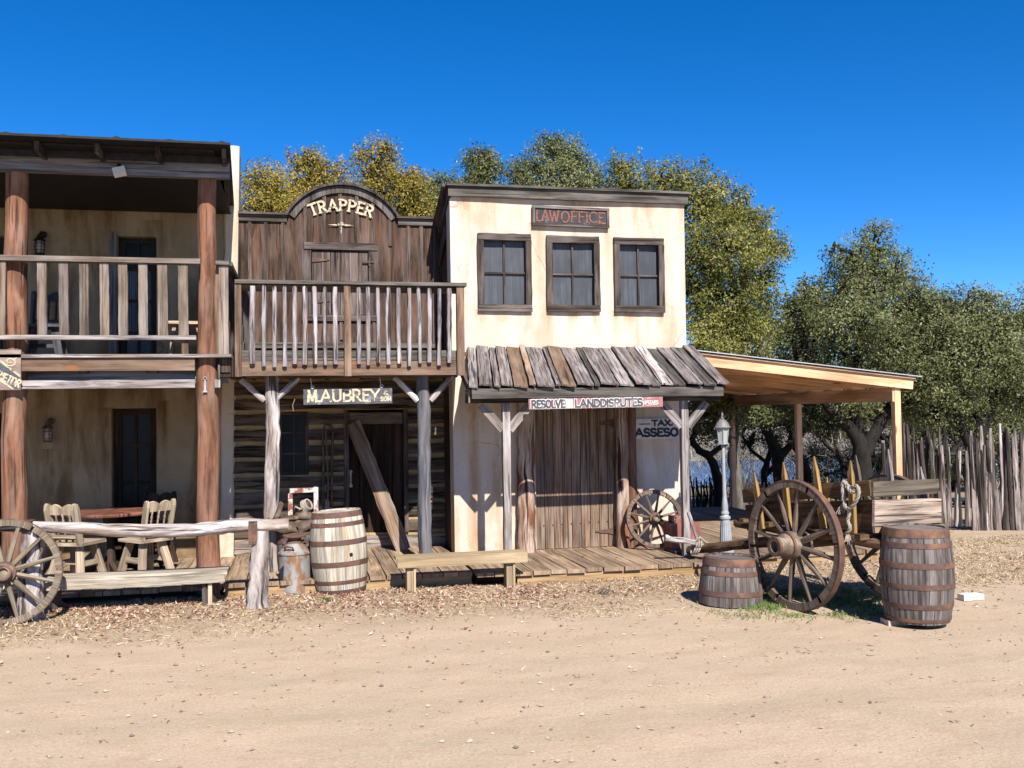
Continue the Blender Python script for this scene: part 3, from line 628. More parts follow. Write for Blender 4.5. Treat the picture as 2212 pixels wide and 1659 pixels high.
def wheel_parts(root, R, rw, rt_, nsp, hubR, hubL, wm, hm, tm, dish=.0, spR=.02, front=1, a0=0.):
    """wheel about local Y axis through origin; front is -Y"""
    X90 = Matrix.Rotation(rad(90), 4, 'X'); nf = nsp//2
    mb = MB()
    for k in range(nf):
        a = (k/nf)+.004+a0; e = ((k+1)/nf)-.004+a0
        mb.lathe([(R-rw, -rt_/2), (R-.004, -rt_/2), (R-.004, rt_/2), (R-rw, rt_/2), (R-rw, -rt_/2)], 9, X90, (False, False), r=random.random(), arc=(a, e))
    rim = mb.build('rim', wm, root, smooth=2)
    mb = MB(); mb.lathe([(R-.003, -rt_/2-.003), (R+.007, -rt_/2-.003), (R+.007, rt_/2+.003), (R-.003, rt_/2+.003), (R-.003, -rt_/2-.003)], 64, X90, (False, False)); mb.build('iron_tyre', tm, root, smooth=2)
    mb = MB(); h = hubL
    mb.lathe([(hubR*.42, h*.62), (hubR*.62, h*.62), (hubR*.66, h*.40), (hubR*.8, h*.34), (hubR*.97, h*.18), (hubR, 0), (hubR*.97, -h*.2), (hubR*.82, -h*.38), (hubR*.4, -h*.4)], 28, X90, (False, True))
    mb.lathe([(hubR*.42, h*.62), (hubR*.36, h*.45), (.001, h*.44)], 28, X90, (False, False))
    hub = mb.build('hub', hm, root, smooth=2)
    for (zc, rr) in ((h*.24, hubR*.95), (-h*.22, hubR*.97), (h*.59, hubR*.65)):
        mb = MB(); mb.lathe([(rr-.01, zc-.014), (rr+.006, zc-.014), (rr+.006, zc+.014), (rr-.01, zc+.014)], 28, X90, (False, False)); mb.build('hub_band', tm, root, smooth=2)
    for k in range(nsp):
        a = 2*math.pi*(k+.5)/nsp+a0*6.283; d = V(math.cos(a), 0, math.sin(a)); L0, L1 = hubR*.9, R-rw+.01
        pts = [d*(L0+(L1-L0)*t) + V(0, dish*(1-t), 0) for t in (0, .12, .35, .7, .93, 1)]
        mb = MB(); mb.tube(pts, [spR*1.15, spR*1.2, spR*1.15, spR*.85, spR*.75, spR*.7], 8, .05, flat=1.25); mb.build('spoke', wm, root, smooth=2)
def chair(label, mat, group=None, name='wooden_chair'):
    """chunky carved chair, faces -Y... back at +Y (local), seat centre at origin"""
    t = thing(name, label, 'chair', group=group, local=True)
    mb = MB(); mb.plank((0, -.22, .43), (0, .22, .43), .43, .035, (0, 0, 1), .004, 4); mb.build('seat', mat, t)
    for sx_ in (-1, 1):
        for sy_ in (-1, 1):
            mb = MB(); mb.beam((sx_*.12, sy_*.12, .415), (sx_*.20, sy_*.22, 0), .085, .04, (0, -1, 0)); mb.build('leg', mat, t)
    for sx_ in (-1, 1):
        mb = MB(); mb.beam((sx_*.155, -.165, .2), (sx_*.155, .165, .2), .06, .022, (1, 0, 0)); mb.build('stretcher', mat, t)
    mb = MB(); mb.beam((-.15, 0, .2), (.15, 0, .2), .05, .022, (0, 1, 0)); mb.build('stretcher', mat, t)
    for sx_ in (-1, 1):
        mb = MB(); poly = [(-.035, 0), (.035, 0), (.045, .40), (.03, .455), (0, .47), (-.03, .455), (-.045, .40)]
        st = len(mb.v); mb.prism(poly, -.018, .018, Matrix.Translation((sx_*.175, .19, .44)) @ Matrix.Rotation(rad(-12), 4, 'X') @ Matrix.Rotation(rad(80), 4, 'Z')); mb.build('back_post', mat, t)
    mb = MB(); poly = [(-.17, 0)]+[(.17, 0)]+[(.17-.34*i/16, .075+.045*abs(math.sin(math.pi*i/8))**.8) for i in range(17)]
    mb.prism(poly, -.014, .014, Matrix.Translation((0, .25, .77)) @ Matrix.Rotation(rad(-12), 4, 'X')); mb.build('crest_rail', mat, t)
    mb = MB(); mb.beam((-.17, .205, .52), (.17, .205, .52), .035, .025, (0, 1, 0)); mb.build('lower_rail', mat, t)
    for k in range(3):
        x = (k-1)*.085; mb = MB()
        mb.tube([(x, .205+.055*f, .53+.25*f) for f in (0, .1, .2, .3, .4, .5, .6, .7, .8, .9, 1)], [.008, .014, .009, .016, .01, .013, .01, .016, .009, .014, .008], 8); mb.build('spindle', mat, t, smooth=True)
    return t
def lantern(label, loc, mat, group):
    t = thing('wall_lantern', label, 'lantern', local=True, group=group)
    mb = MB(); mb.lathe([(.05, 0), (.055, .01), (.04, .02), (.001, .02)], 14, Matrix.Rotation(rad(90), 4, 'X')); mb.xf(Matrix.Translation((.03, 0, .16))); mb.build('wall_plate', mat, t)
    mb = MB(); mb.tube([(.03, 0, .16), (.03, -.06, .20), (0, -.10, .19), (0, -.11, .13)], .009, 6); mb.build('bracket', mat, t)
    mb = MB(); mb.lathe([(.095, .0), (.05, .045), (.035, .06), (.04, .08), (.03, .10), (.001, .105)], 14, Matrix.Translation((0, -.11, .05))); mb.build('cap', mat, t, smooth=2)
    mb = MB()
    for k in range(6):
        a = math.pi*k/3; c, s_ = math.cos(a), math.sin(a); mb.tube([(.06*c, -.11+.06*s_, .05), (.075*c, -.11+.075*s_, -.05), (.06*c, -.11+.06*s_, -.15)], .005, 5)
    for z in (.0, -.05, -.1):
        mb.tube([(.074*math.cos(6.283*k/14), -.11+.074*math.sin(6.283*k/14), z) for k in range(15)], .004, 5, cap=False)
    mb.lathe([(.07, -.165), (.075, -.15), (.02, -.145)], 14, Matrix.Translation((0, -.11, 0))); mb.build('cage', mat, t)
    mb = MB(); mb.lathe([(.045, -.14), (.06, -.05), (.045, .05)], 14, Matrix.Translation((0, -.11, 0))); mb.build('glass', M['lampglass'], t, smooth=True)
    place(t, loc, s=.82); return t
def RC(x0, y0, x1, y1, Y):
    """world rectangle at depth Y: xmin, xmax, zmin, zmax"""
    xm, ym = (x0+x1)/2, (y0+y1)/2
    return P(x0, ym, Y).x, P(x1, ym, Y).x, P(xm, y1, Y).z, P(xm, y0, Y).z
def pane_window(root, x0, x1, z0, z1, Y, cols, rows, fm, gm, fw_=.05, mun=.022, curtain=False, name='window', dep=.02, split=None):
    mb = MB(); mb.box(x0, x0+fw_, Y-dep, Y+.03, z0, z1); mb.box(x1-fw_, x1, Y-dep, Y+.03, z0, z1)
    mb.box(x0+fw_, x1-fw_, Y-dep+.002, Y+.03, z1-fw_, z1); mb.box(x0+fw_, x1-fw_, Y-dep+.002, Y+.03, z0, z0+fw_)
    win = mb.build(name, fm, root)
    for k in range(1, cols):
        xx = x0+(x1-x0)*k/cols; mb = MB(); mb.box(xx-mun/2, xx+mun/2, Y-dep+.008, Y+.018, z0+fw_, z1-fw_); mb.build('muntin', fm, win)
    for k in range(1, rows):
        zz = z0+(z1-z0)*k/rows; mb = MB(); mb.box(x0+fw_, x1-fw_, Y-dep+.011, Y+.016, zz-mun/2, zz+mun/2); mb.build('muntin', fm, win)
    mb = MB(); mb.box(x0+fw_*.8, x1-fw_*.8, Y+.02, Y+.026, z0+fw_*.8, z1-fw_*.8); mb.build('glass', gm, win)
    return win
DZ = .12     # left porch floor
# =================================================================== left two-storey adobe building
YW, YP = 13.45, 11.38
xr_t, xr_b = P(516, 420, YW).x, P(502, 1190, YW).x; ztop = P(506, 319, YW).z
LB = thing('adobe_house', 'two-storey adobe house with red-brown log posts and a balcony', 'house', (-4, YW, 0))
def wl(x, z): return (x+(xr_b+(xr_t-xr_b)*(z/ztop)-xr_t)*max(0, 1-(xr_t-x)/.6), z)
u = RC(253, 511, 338, 752, YW); l = RC(241, 882, 338, 1190, YW); ul = RC(-90, 508, 9, 752, YW); ll = RC(-90, 893, 8, 1190, YW)
FZ = P(250, 766, YP-.12).z   # balcony floor level
ops = [(u[0], u[1], FZ+.02, u[3]), (l[0], l[1], DZ+.01, l[3]), (ul[0], ul[1], FZ+.02, ul[3]), (ll[0], ll[1], DZ+.01, ll[3])]
mb = MB(); wall_grid(mb, -9.2, xr_t, 0, ztop, YW, ops, .55, .2, wl, .18, .02, 4); mb.build('wall', M['shadedadobe'], LB, smooth=2)
mb = MB(); mb.box(-9.2, xr_t-.05, YW+.6, YW+4.5, 0, 4.7); mb.box(-9.2, xr_t-.1, YW+.5, YW+.58, 0, 5.0, r=.1); mb.build('rear_wall', M['shadedadobe'], LB)
for (o_, gm_) in ((ops[0], 'pane'), (ops[2], 'pane')):
    d = pane_window(LB, o_[0]+.01, o_[1]-.01, o_[2], o_[3], YW+.16, 2, 4, M['ironblack'], M['panedark'], .07, .03, name='door')
    mb = MB()
    n = 60; xa, xb, za, zb = o_[0]+.09, o_[1]-.09, o_[2]+.1, o_[3]-.42
    for k in range(n+1):
        x = xa+(xb-xa)*k/n; mb.v += [V(x, YW+.176+.006*math.sin(k*1.3), za), V(x, YW+.176+.006*math.sin(k*1.3), zb)]
    for k in range(n): mb.face([2*k, 2*k+2, 2*k+3, 2*k+1], [(0, 0)]*4, .5)
    mb.build('curtain', M['curtain'], d)
for o_ in (ops[1], ops[3]): pane_window(LB, o_[0]+.01, o_[1]-.01, o_[2], o_[3], YW+.16, 2, 4, M['doordark'], M['panedark'], .09, .035, name='door')
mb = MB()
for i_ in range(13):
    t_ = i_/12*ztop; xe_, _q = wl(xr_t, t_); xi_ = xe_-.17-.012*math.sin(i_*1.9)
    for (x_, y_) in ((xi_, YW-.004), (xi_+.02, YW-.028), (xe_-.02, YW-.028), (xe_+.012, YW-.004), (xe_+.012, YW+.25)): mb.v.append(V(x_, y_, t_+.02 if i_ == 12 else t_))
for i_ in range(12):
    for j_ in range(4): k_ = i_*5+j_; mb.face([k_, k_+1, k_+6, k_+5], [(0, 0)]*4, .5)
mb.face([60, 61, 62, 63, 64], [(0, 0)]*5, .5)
mb.build('sunlit_wall_strip', M['sunlitadobe'], LB, smooth=2)  # strip laid over the wall, sunlight put into its paler plaster
mb = MB(); mb.box(u[0]-.10, u[0]-.005, YW-.03, YW+.1, FZ+.03, u[3]+.05); mb.build('door_frame', M['bluegrey'], LB)
# posts
for (xt, xb, wt, wb) in ((-392, -405, 41, 44), (36, 29, 41, 44), (448, 450, 34, 46)):
    a, b_ = P(xb, 1230, YP), P(xt, 380, YP); a.z = .0; b_.z = P(xt, 372, YP).z
    pts = [a.lerp(b_, i/8) for i in range(9)]; pts = [p+V(.012*math.sin(i*2.1+xt), 0, 0) for i, p in enumerate(pts)]
    rs = [(wb+(wt-wb)*i/8)/2/2100*12.0*(1+.03*math.sin(i*1.7+xt)) for i in range(9)]
    mb = MB(); mb.tube(pts, rs, 18, .03, r=.5); mb.build('log_post', M['redpost'], LB, smooth=2)
# upper beam, rafters, roof
a = P(-140, 336, YP-.13); b_ = P(496, 367, YP-.13); zb0, zb1 = P(250, 377, YP-.13).z, P(250, 341, YP-.13).z
mb = MB(); mb.box(-9.2, b_.x, YP-.14, YP-.05, zb0, zb1, r=.5); mb.build('roof_beam', M['bluegrey'], LB)
YV = 10.85; zr = P(250, 300, YV).z; zrb = P(250, 332, YV+.05).z; xr = P(495, 320, YV).x
for px in (-52, 80, 210, 340, 484):
    x = P(px, 315, YV+.05).x; mb = MB(); mb.beam((x, YV+.02, zrb+.06), (x-(.13 if px > 480 else 0), YW-.03, zrb-.02), .12, .045, (1, 0, 0)); mb.build('rafter', M['trim'], LB)
mb = MB(); n = 200; x0, x1 = -9.2, xr+.02
for k in range(n+1):
    x = x0+(x1-x0)*k/n; ph = (x*1.9) % 1; z = .022*(1-abs(ph-.5)/.06 if abs(ph-.5) < .06 else 0)
    for (y, q) in ((YV-.13, .0), (YW-.02, -.085)):
        xx = x if y < 12 else x-.13*max(0, 1-(x1-x)/1.0); mb.v += [V(xx, y, zr-.02+q+z), V(xx, y, zr-.045+q)]
for k in range(n):
    b = 4*k; mb.face([b, b+4, b+6, b+2], [(0, 0)]*4, .5); mb.face([b+1, b+3, b+7, b+5], [(0, 0)]*4, .5); mb.face([b+1, b+5, b+4, b], [(0, 0)]*4, .5)
mb.face([4*n, 4*n+1, 4*n+3, 4*n+2], [(0, 0)]*4, .5)
mb.build('roof', M['roofdark'], LB)
mb = MB(); mb.box(-9.2, xr-.16, YV+.07, YW-.03, zrb+.068, zrb+.09, r=.1); mb.box(-9.2, xr-.15, YP+.05, YW-.03, zrb-.10, zrb-.085, r=.1)
mb.box(-9.2, xr-.03, YV+.25, YV+.28, zrb-.01, zrb+.066, r=.2); mb.build('roof_boarding', M['ironblack'], LB)  # boards blackened for the shade under the roof; lower ceiling added
# balcony
zt = P(250, 557, YP-.16).z; zt2 = P(250, 568, YP-.16).z
RL = None
mb = MB(); mb.plank((-9.2, YP-.16, (zt+zt2)/2), (P(433, 561, YP-.16).x, YP-.16, (zt+zt2)/2), .12, zt-zt2, (0, 0, 1), .003, 24, r=.7); RL = mb.build('balcony_railing', M['balus'], LB)
zl, zl2 = P(250, 725, YP-.16).z, P(250, 734, YP-.16).z
mb = MB(); mb.plank((-9.2, YP-.16, (zl+zl2)/2), (P(424, 730, YP-.16).x, YP-.16, (zl+zl2)/2), .10, zl-zl2, (0, 0, 1), .004, 24, r=.9); mb.build('lower_rail', M['grey'], RL)
for px in (-42, 3, 92.5, 139.4, 182.5, 226.2, 266.4, 310.8, 352, 396):
    x = P(px, 645, YP-.16).x; w_ = U(.088, .106); mb = MB(); y = YP-.17
    mb.plank((x+U(-.006, .006), y, zl+.003), (x+U(-.006, .006), y, zt2-.006), w_, .05, (0, -1, 0), .0022, 10); mb.build('baluster', M['balus'], RL)
x = P(400, 745, YP-.15).x; mb = MB(); mb.box(x-.035, x+.035, YP-.17, YP-.12, FZ, zl2-.002); mb.build('spacer_block', M['rail'], RL)
xe = P(491, 600, YP).x
mb = MB(); mb.box(P(468, 560, YP).x, xe+.03, YP-.17, YP-.08, zt2, zt-.01); mb.plank((xe, YP-.08, zt-.03), (xe, YW-.04, zt-.03), .12, .045, (0, 0, 1), .003, 6); mb.build('side_rail', M['trimgrey'], RL)
for k in range(9):
    y = YP-.12+k*.24; mb = MB(); mb.plank((xe-.03, y, FZ), (xe-.03, y, zt-.06), .13 if k else .1, .04, (1, 0, 0) if k else (0, -1, 0), .003, 6); mb.build('side_board', M['balus'] if k == 0 else M['trim'], RL)
mb = MB(); x = P(477, 650, YP-.05).x; mb.plank((x, YP-.05, FZ), (x, YP-.05, zt-.05), .12, .035, (0, -1, 0), .003, 6, r=.5); mb.build('side_board', M['rail'], RL)
mb = MB()
y = YP-.2
while y < YW-.1: mb.box(-9.2, xe+.05, y, min(y+.135, YW-.03), FZ-.035, FZ); y += .14
mb.build('balcony_floor', M['grey'], LB)
za, zb_ = P(250, 768, YP-.15).z, P(250, 801, YP-.15).z
mb = MB(); mb.box(-9.2, P(424, 780, YP).x, YP-.17, YP-.12, zb_, FZ-.037, r=.5); mb.build('balcony_beam', M['rail'], LB)
mb = MB(); mb.box(-9.2, xe, YP+.02, YP+.07, P(250, 829, YP).z, FZ-.037, r=.4); mb.build('inner_beam', M['bluegrey'], LB)
mb = MB(); z0_, z1_ = P(250, 839, YP-.1).z, P(250, 821, YP-.1).z; mb.box(-9.2, P(424, 830, YP).x, YP-.15, YP-.10, z0_, z1_, r=.8); mb.box(P(466, 830, YP).x, P(478, 830, YP).x, YP-.15, YP-.10, z0_, z1_); mb.box(P(473, 800, YP).x, P(477, 800, YP).x, YP-.16, YP-.12, z1_+.002, z1_+.16); mb.build('lower_beam', M['grey'], LB)
for px in (28, 180, 330, 487):
    x = P(px, 800, YP).x; mb = MB(); mb.box(x-.06, x+.06, YP-.10, YW-.02, zb_-.02, FZ-.04); mb.build('joist', M['trim'], LB)
mb = MB(); mb.box(P(470, 790, YP).x, P(505, 790, YP).x, YP-.08, YP+.25, P(487, 815, YP).z, FZ-.04); mb.build('beam_end', M['doordark'], LB)
# porch floor of the left building
def boardwalk(label, x0, x1, y0, y1, z, fascia, mat=M['deck'], fm=M['tan'], bw=(.17, .25), over=.03, lip=.045, skew=0, fx=None):
    t = thing('boardwalk', label, 'boardwalk', ((x0+x1)/2, y0, 0)); mb = MB(); x = x0
    while x < x1-.03:
        w_ = min(U(*bw), x1-x); f = U(0, .035); zz = U(-.004, .004)
        mb.plank((x+w_/2, y0-over+f, z-lip/2+zz), (x+w_/2+skew, y1, z-lip/2), w_-.012, lip, (0, 0, 1), .003, 5); x += w_
    mb.build('floor_boards', mat, t)
    if fascia:
        q = fx or (x0, x1); mb = MB(); mb.box(q[0]+.02, q[1]-.01, y0+.02, y0+.06, .0-.02, z-lip-.003, r=.5); mb.build('fascia_board', fm, t)
    mb = MB(); mb.box(x0+.02, x1-.02, y0+.2, y1-.02, -.05, z-lip-.004, r=.1); mb.build('underframe', M['doordark'], t)
    return t
xs = P(484, 1262, 11.2).x
boardwalk('low tan plank porch floor under the round table and chairs', -9.2, xs-.01, 11.15, YW+.01, DZ, False)
boardwalk('tan plank porch floor in front of the dark log shop', xs, 1.93, 11.05, 13.5, .15, True)
boardwalk('tan plank porch floor with reddish worn edges before the law office door', 1.95, 5.05, 10.87, 12.5, .155, True, fx=(2.4, 5.05))
boardwalk('shaded plank walk running back under the pine lean-to, behind the lamp post', 5.07, 8.0, 11.35, 17.3, .13, True)

# =================================================================== trapper's shop
YT, YB = 13.5, 11.55
TS = thing('log_shop', 'dark timber shop with an arched board front lettered TRAPPER above its balcony', 'shop', (.6, YT, 0))
xl, xrr = P(506, 1000, YT).x, P(950, 700, YT).x+.1
# log wall
w1 = RC(602, 889, 667, 1026, YT); dr = RC(743.5, 885, 880.5, 1150, YT); zbal = P(750, 790, YT).z
z = .15; k = 0; LWM = MB(); ch = MB(); HS = MB()
while z < 2.75:
    h = .155+U(-.012, .012)
    segs = [(xl, xrr)]
    for o_ in (w1, dr):
        if o_[2] < z+h*.6 and o_[3] > z+h*.4:
            segs = [q for s_ in segs for q in ((s_[0], min(s_[1], o_[0])), (max(s_[0], o_[1]), s_[1])) if q[1]-q[0] > .03]
    for s_ in segs:
        (HS if k == 0 else LWM).plank((s_[0], YT-.01, z+h/2), (s_[1], YT-.01, z+h/2), h, .12, (0, -1, 0), .012, max(2, int((s_[1]-s_[0])/.16)))
    z += h+.055; k += 1
LWM.build('log_wall', M['logwall'], TS); HS.build('sill_log', M['sunlitsill'], TS)
def framewall(mb, x0, x1, z0, z1, y0, y1, ops):
    xs_ = sorted([x0, x1]+[v for o_ in ops for v in o_[:2]]); 
    for i in range(len(xs_)-1):
        cx = (xs_[i]+xs_[i+1])/2; op = [o_ for o_ in ops if o_[0] < cx < o_[1]]
        if not op: mb.box(xs_[i], xs_[i+1], y0, y1, z0, z1, r=.5)
        else:
            o_ = op[0]; mb.box(xs_[i], xs_[i+1], y0, y1, z0, o_[2], r=.5); mb.box(xs_[i], xs_[i+1], y0, y1, o_[3], z1, r=.5)
mb = MB(); framewall(mb, xl, xrr, .1, 2.75, YT-.01, YT+.1, [w1, dr]); mb.xf(Matrix.Translation((0, -.022, 0))).build('chinking', M['chink'], TS)
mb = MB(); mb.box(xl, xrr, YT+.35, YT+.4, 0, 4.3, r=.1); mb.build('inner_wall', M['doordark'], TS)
pane_window(TS, *w1, YT+.04, 2, 3, M['trim'], M['panedark'], .04, .02)
# door
D = MB(); D.box(dr[0], dr[0]+.06, YT-.08, YT+.05, dr[2], dr[3]); D.box(dr[1]-.06, dr[1], YT-.08, YT+.05, dr[2], dr[3]); fr = D.build('door_frame', M['trim'], TS)
D = MB(); za_, zb2 = P(812, 916, YT).z, P(812, 890, YT).z; D.plank((dr[0]+.07, YT-.03, (za_+zb2)/2), (dr[1]-.07, YT-.03, (za_+zb2)/2), zb2-za_, .05, (0, -1, 0), .004, 6, r=.9); D.build('lintel', M['logwall'], TS)
D = MB(); x = dr[0]+.065
for k in range(5):
    w_ = (dr[1]-dr[0]-.13)/5; D.plank((x+w_/2, YT+.03, dr[2]+.01), (x+w_/2, YT+.03, za_-.01), w_-.008, .04, (0, -1, 0), .002, 4); x += w_
dd = D.build('door', M['doordark'], TS)
b1 = RC(753, 1015, 761, 1052, YT-.0); mb = MB(); xc_, zc_, hh = (b1[0]+b1[1])/2, (b1[2]+b1[3])/2, (b1[3]-b1[2])/2
mb.tube([(xc_, YT-.02, zc_+hh*f) for f in (-1, -.8, -.5, 0, .5, .8, 1)], [.026, .03, .015, .013, .015, .03, .026], 10); mb.build('bone_handle', M['bone'], dd, smooth=True)
# upper front
zt_l = P(700, 464.5, YT).z-.0; zt_l = (P(560, 463.6, YT).z+P(900, 471, YT).z)/2
xa, xb = P(619.6, 466, YT).x, P(858.9, 470, YT).x; zc = P(738, 400.6, YT).z; Wd = (xb-xa)/2; sg = zc-zt_l; Rr = (Wd*Wd+sg*sg)/(2*sg); cx, cz = (xa+xb)/2, zc-Rr
th = math.asin(min(1, Wd/Rr)); NA = 28
def arcpts(R, t0, t1, n=NA): return [(cx+R*math.sin(t0+(t1-t0)*i/n), cz+R*math.cos(t0+(t1-t0)*i/n)) for i in range(n+1)]
xl2, xr2 = P(519, 560, YT).x, P(955, 560, YT).x; zlo = 2.62
ht = RC(674, 542.5, 794.7, 680.6, YT)
pts_ = arcpts(Rr, -th, th)
def topz(x):
    if abs(x-cx) < Wd: return cz+math.sqrt(max(Rr*Rr-(x-cx)**2, 0))
    return zt_l
mb = MB(); bx = [P(p, 560, YT).x for p in (517, 540, 575, 612, 660, 701, 736, 772, 806, 843, 882, 910, 936)]+[xr2]
for i in range(len(bx)-1):
    x0, x1 = bx[i], bx[i+1]; nn = 6; xx = [x0+(x1-x0)*k/nn for k in range(nn+1)]
    spans = [(zlo, None)] if not (ht[0]+.02 < (x0+x1)/2 < ht[1]-.02) else [(zlo, ht[2]), (ht[3], None)]
    for (a_, b__) in spans:
        poly = [(x0, a_), (x1, a_)]+([(x1, b__), (x0, b__)] if b__ else [(x, topz(x)) for x in xx[::-1]])
        mb.prism(poly, YT-.02+.003*(i % 2), YT+.02, r=random.random())
mb.build('front_boards', M['brown'], TS)
for i in range(1, len(bx)-1):
    x = bx[i]; zt_ = topz(x)-.06; inn = ht[0]-.03 < x < ht[1]+.03
    mb = MB(); zb3 = (P(700, 529, YT).z if inn else FZ+.05)
    if i == 4 or i == 9: zb3 = P(700, 529, YT).z
    mb.plank((x, YT-.032, zb3), (x, YT-.032, zt_), .045, .02, (0, -1, 0), .003, 10)
    mb.build('batten', M['batten'], TS)
    if inn: mb = MB(); mb.plank((x, YT-.032, 3.0), (x, YT-.032, ht[2]-.06), .045, .02, (0, -1, 0), .003, 4); mb.build('batten', M['batten'], TS)
mb = MB(); zz = zt_l
for (p, q) in ((xl2-.02, xa), (xb, xr2)): mb.box(p, q, YT-.055, YT-.033, zz-.105, zz-.02)
o1, i1 = arcpts(Rr-.02, -th*.985, th*.985), arcpts(Rr-.115, -th*.99, th*.99)
for i in range(0, NA, 7): mb.prism(i1[i:i+8]+o1[i:i+8][::-1], YT-.056, YT-.034)
mb.build('fascia_board', M['trimgrey'], TS)
mb = MB()
for (p, q) in ((xl2-.02, xa+.02), (xb-.02, xr2)): mb.box(p, q, YT-.10, YT+.12, zz-.018, zz+.012)
o1, i1 = arcpts(Rr+.022, -th, th), arcpts(Rr-.012, -th, th); mb.prism(i1+o1[::-1], YT-.105, YT+.12); mb.build('coping', M['trim'], TS)
# hatch door
hb = RC(660, 529, 820, 541, YT); mb = MB(); mb.box(hb[0]-.02, hb[1]-.03, YT-.06, YT-.022, hb[2], hb[3]+.02)
mb.box(ht[0]-.13, ht[0]-.01, YT-.045, YT-.022, ht[2]-.0, hb[2]-.003); mb.box(ht[1]+.01, ht[1]+.14, YT-.045, YT-.022, ht[2], hb[2]-.003)
mb.box(ht[0]-.14, ht[1]+.15, YT-.06, YT-.022, ht[2]-.085, ht[2]-.003); mb.build('hatch_frame', M['trim'], TS)
mb = MB(); n = 6; 
for k in range(n):
    x0 = ht[0]+(ht[1]-ht[0])*k/n; x1 = ht[0]+(ht[1]-ht[0])*(k+1)/n; mb.plank(((x0+x1)/2, YT-.005, ht[2]+.005), ((x0+x1)/2, YT-.005, ht[3]-.01), x1-x0-.008, .03, (0, -1, 0), .002, 5, r=(.2, .9, .1, .5, .7, .4)[k])
hd = mb.build('hatch_door', wood('bleached_hatch_board', (.24, .19, .18), (.085, .055, .042), 18, 1, .35, crack=.8, c3=(.14, .08, .05)), TS)
for py in (561, 650):
    c = P(674, py, YT-.03); mb = MB(); mb.prism([(0, -.035), (0, .035), (.17, .0+.012), (.24, 0), (.17, -.012)], -.006, .006, Matrix.Translation((c.x, YT-.03, c.z))); mb.build('strap_hinge', M['rustdark'], hd)
c = P(797, 566, YT-.04); mb = MB(); mb.box(c.x-.09, c.x+.07, YT-.06, YT-.046, c.z-.01, c.z+.012); mb.box(c.x-.005, c.x+.012, YT-.064, YT-.048, c.z-.06, c.z+.05); mb.build('latch', M['rustdark'], hd)
# lettering and ornament
mb = MB(); Rt = Rr*.70; a0_ = P(788, 470, YT); 
lx0, lx1 = P(668, 470, YT).x, P(803, 470, YT).x; h_ = .15; 
zt1 = P(736, 455, YT).z  # base of middle letter
Rl = 1.03; text(mb, 'TRAPPER', 0, (lx1-lx0)*.97, 0, h_, .029, .02, arc=((lx0+lx1)/2+.01, zt1-Rl-.01, Rl, 90+23.5, 90-23.5)); mb.xf(Matrix.Translation((0, YT-.044, 0)))
mb.build('lettering', M['cream'], TS)
mb = MB(); c = P(736.5, 487.5, YT); c_ = (c.x, c.z)
mb.prism([(-.29, 0), (-.10, .016), (-.02, 0), (-.10, -.016)], -.005, 0); mb.prism([(.29, 0), (.10, -.016), (.02, 0), (.10, .016)], -.0045, 0)
mb.prism([(0, -.22), (.018, -.05), (0, .0), (-.018, -.05)], -.0065, 0)
for k in range(5):
    a = rad(20+35*k); mb.prism([(.03*math.cos(a-.25), .03*math.sin(a-.25)), (.075*math.cos(a-.12), .075*math.sin(a-.12)), (.075*math.cos(a+.12), .075*math.sin(a+.12)), (.03*math.cos(a+.25), .03*math.sin(a+.25))], -.004-.0003*k, 0)
mb.prism([(.034*math.cos(rad(30*k)), .034*math.sin(rad(30*k))) for k in range(12)], -.0055, 0)
mb.xf(Matrix.Translation((c.x, YT-.046, c.z)) @ Matrix.Diagonal((.62, 1, .62, 1))); mb.build('ornament', M['cream'], TS)
# balcony
zA, zB = P(757, 609.5, YB).z, P(757, 617, YB).z; xL, xR = P(508, 612, YB).x, P(1005, 612, YB).x
mb = MB(); mb.plank((xL, YB-.02, (zA+zB)/2), (xR, YB-.02, (zA+zB)/2), .15, zA-zB, (0, 0, 1), .003, 20, r=.4); BR = mb.build('balcony_railing', M['trimgrey'], TS)
mb = MB(); mb.box(xL+.03, xR-.03, YB+.02, YB+.06, zB-.075, zB-.003, r=.3); mb.build('under_rail', M['rail'], BR)
zbt = P(757, 811, YB).z
for (p0, p1) in ((508, 522), (743, 757.5), (985, 1001)):
    mb = MB(); x0, x1 = P(p0, 700, YB).x, P(p1, 700, YB).x; mb.box(x0, x1, YB-.075, YB-.0, zbt-.01, zB-.003, r=.6); mb.build('railing_post', M['rail'], BR)
sx_ = [245, 345, 437, 525, 612, 700, 785, 880, 968, 1173, 1255, 1340, 1433, 1525, 1615, 1697, 1793, 1880, 1965]
sb = [367, 467, 560, 650, 740, 825, 916, 1006, 1095, 1301, 1383, 1470, 1560, 1655, 1742, 1836, 1917, 2002, 2090]
for i in range(19):
    xt = P(485.1+sx_[i]*.2467, 618, YB-.05).x; xb_ = P(454.8+sb[i]*.2467, 787, YB-.05).x; zt_ = P(757, 617, YB-.05).z-U(.0, .02); zb3 = P(757, 787, YB-.05).z-U(-.02, .03)
    R = U(.021, .029) if i else .032; pts, rs = rough_log([(xb_, YB-.045, zb3), ((xt+xb_)/2+U(-.008, .008), YB-.045, (zt_+zb3)/2), (xt, YB-.045, zt_)], R, wob=.12, seg=12)
    mb = MB(); mb.tube(pts, rs, 8, .08); mb.build('baluster', M['lilac'], BR, smooth=2)
mb = MB(); mb.box(xL+.03, xR-.04, YB, YB+.04, P(757, 779, YB).z, P(757, 757, YB).z, r=.5); mb.build('upper_fascia', M['trimgrey'], BR)
mb = MB(); mb.box(xL+.03, xR-.04, YB-.014, YB+.03, zbt, P(757, 780, YB).z, r=.3); mb.build('lower_fascia', M['rail'], BR)
zf = P(757, 760, YB).z
mb = MB(); y = YB+.045
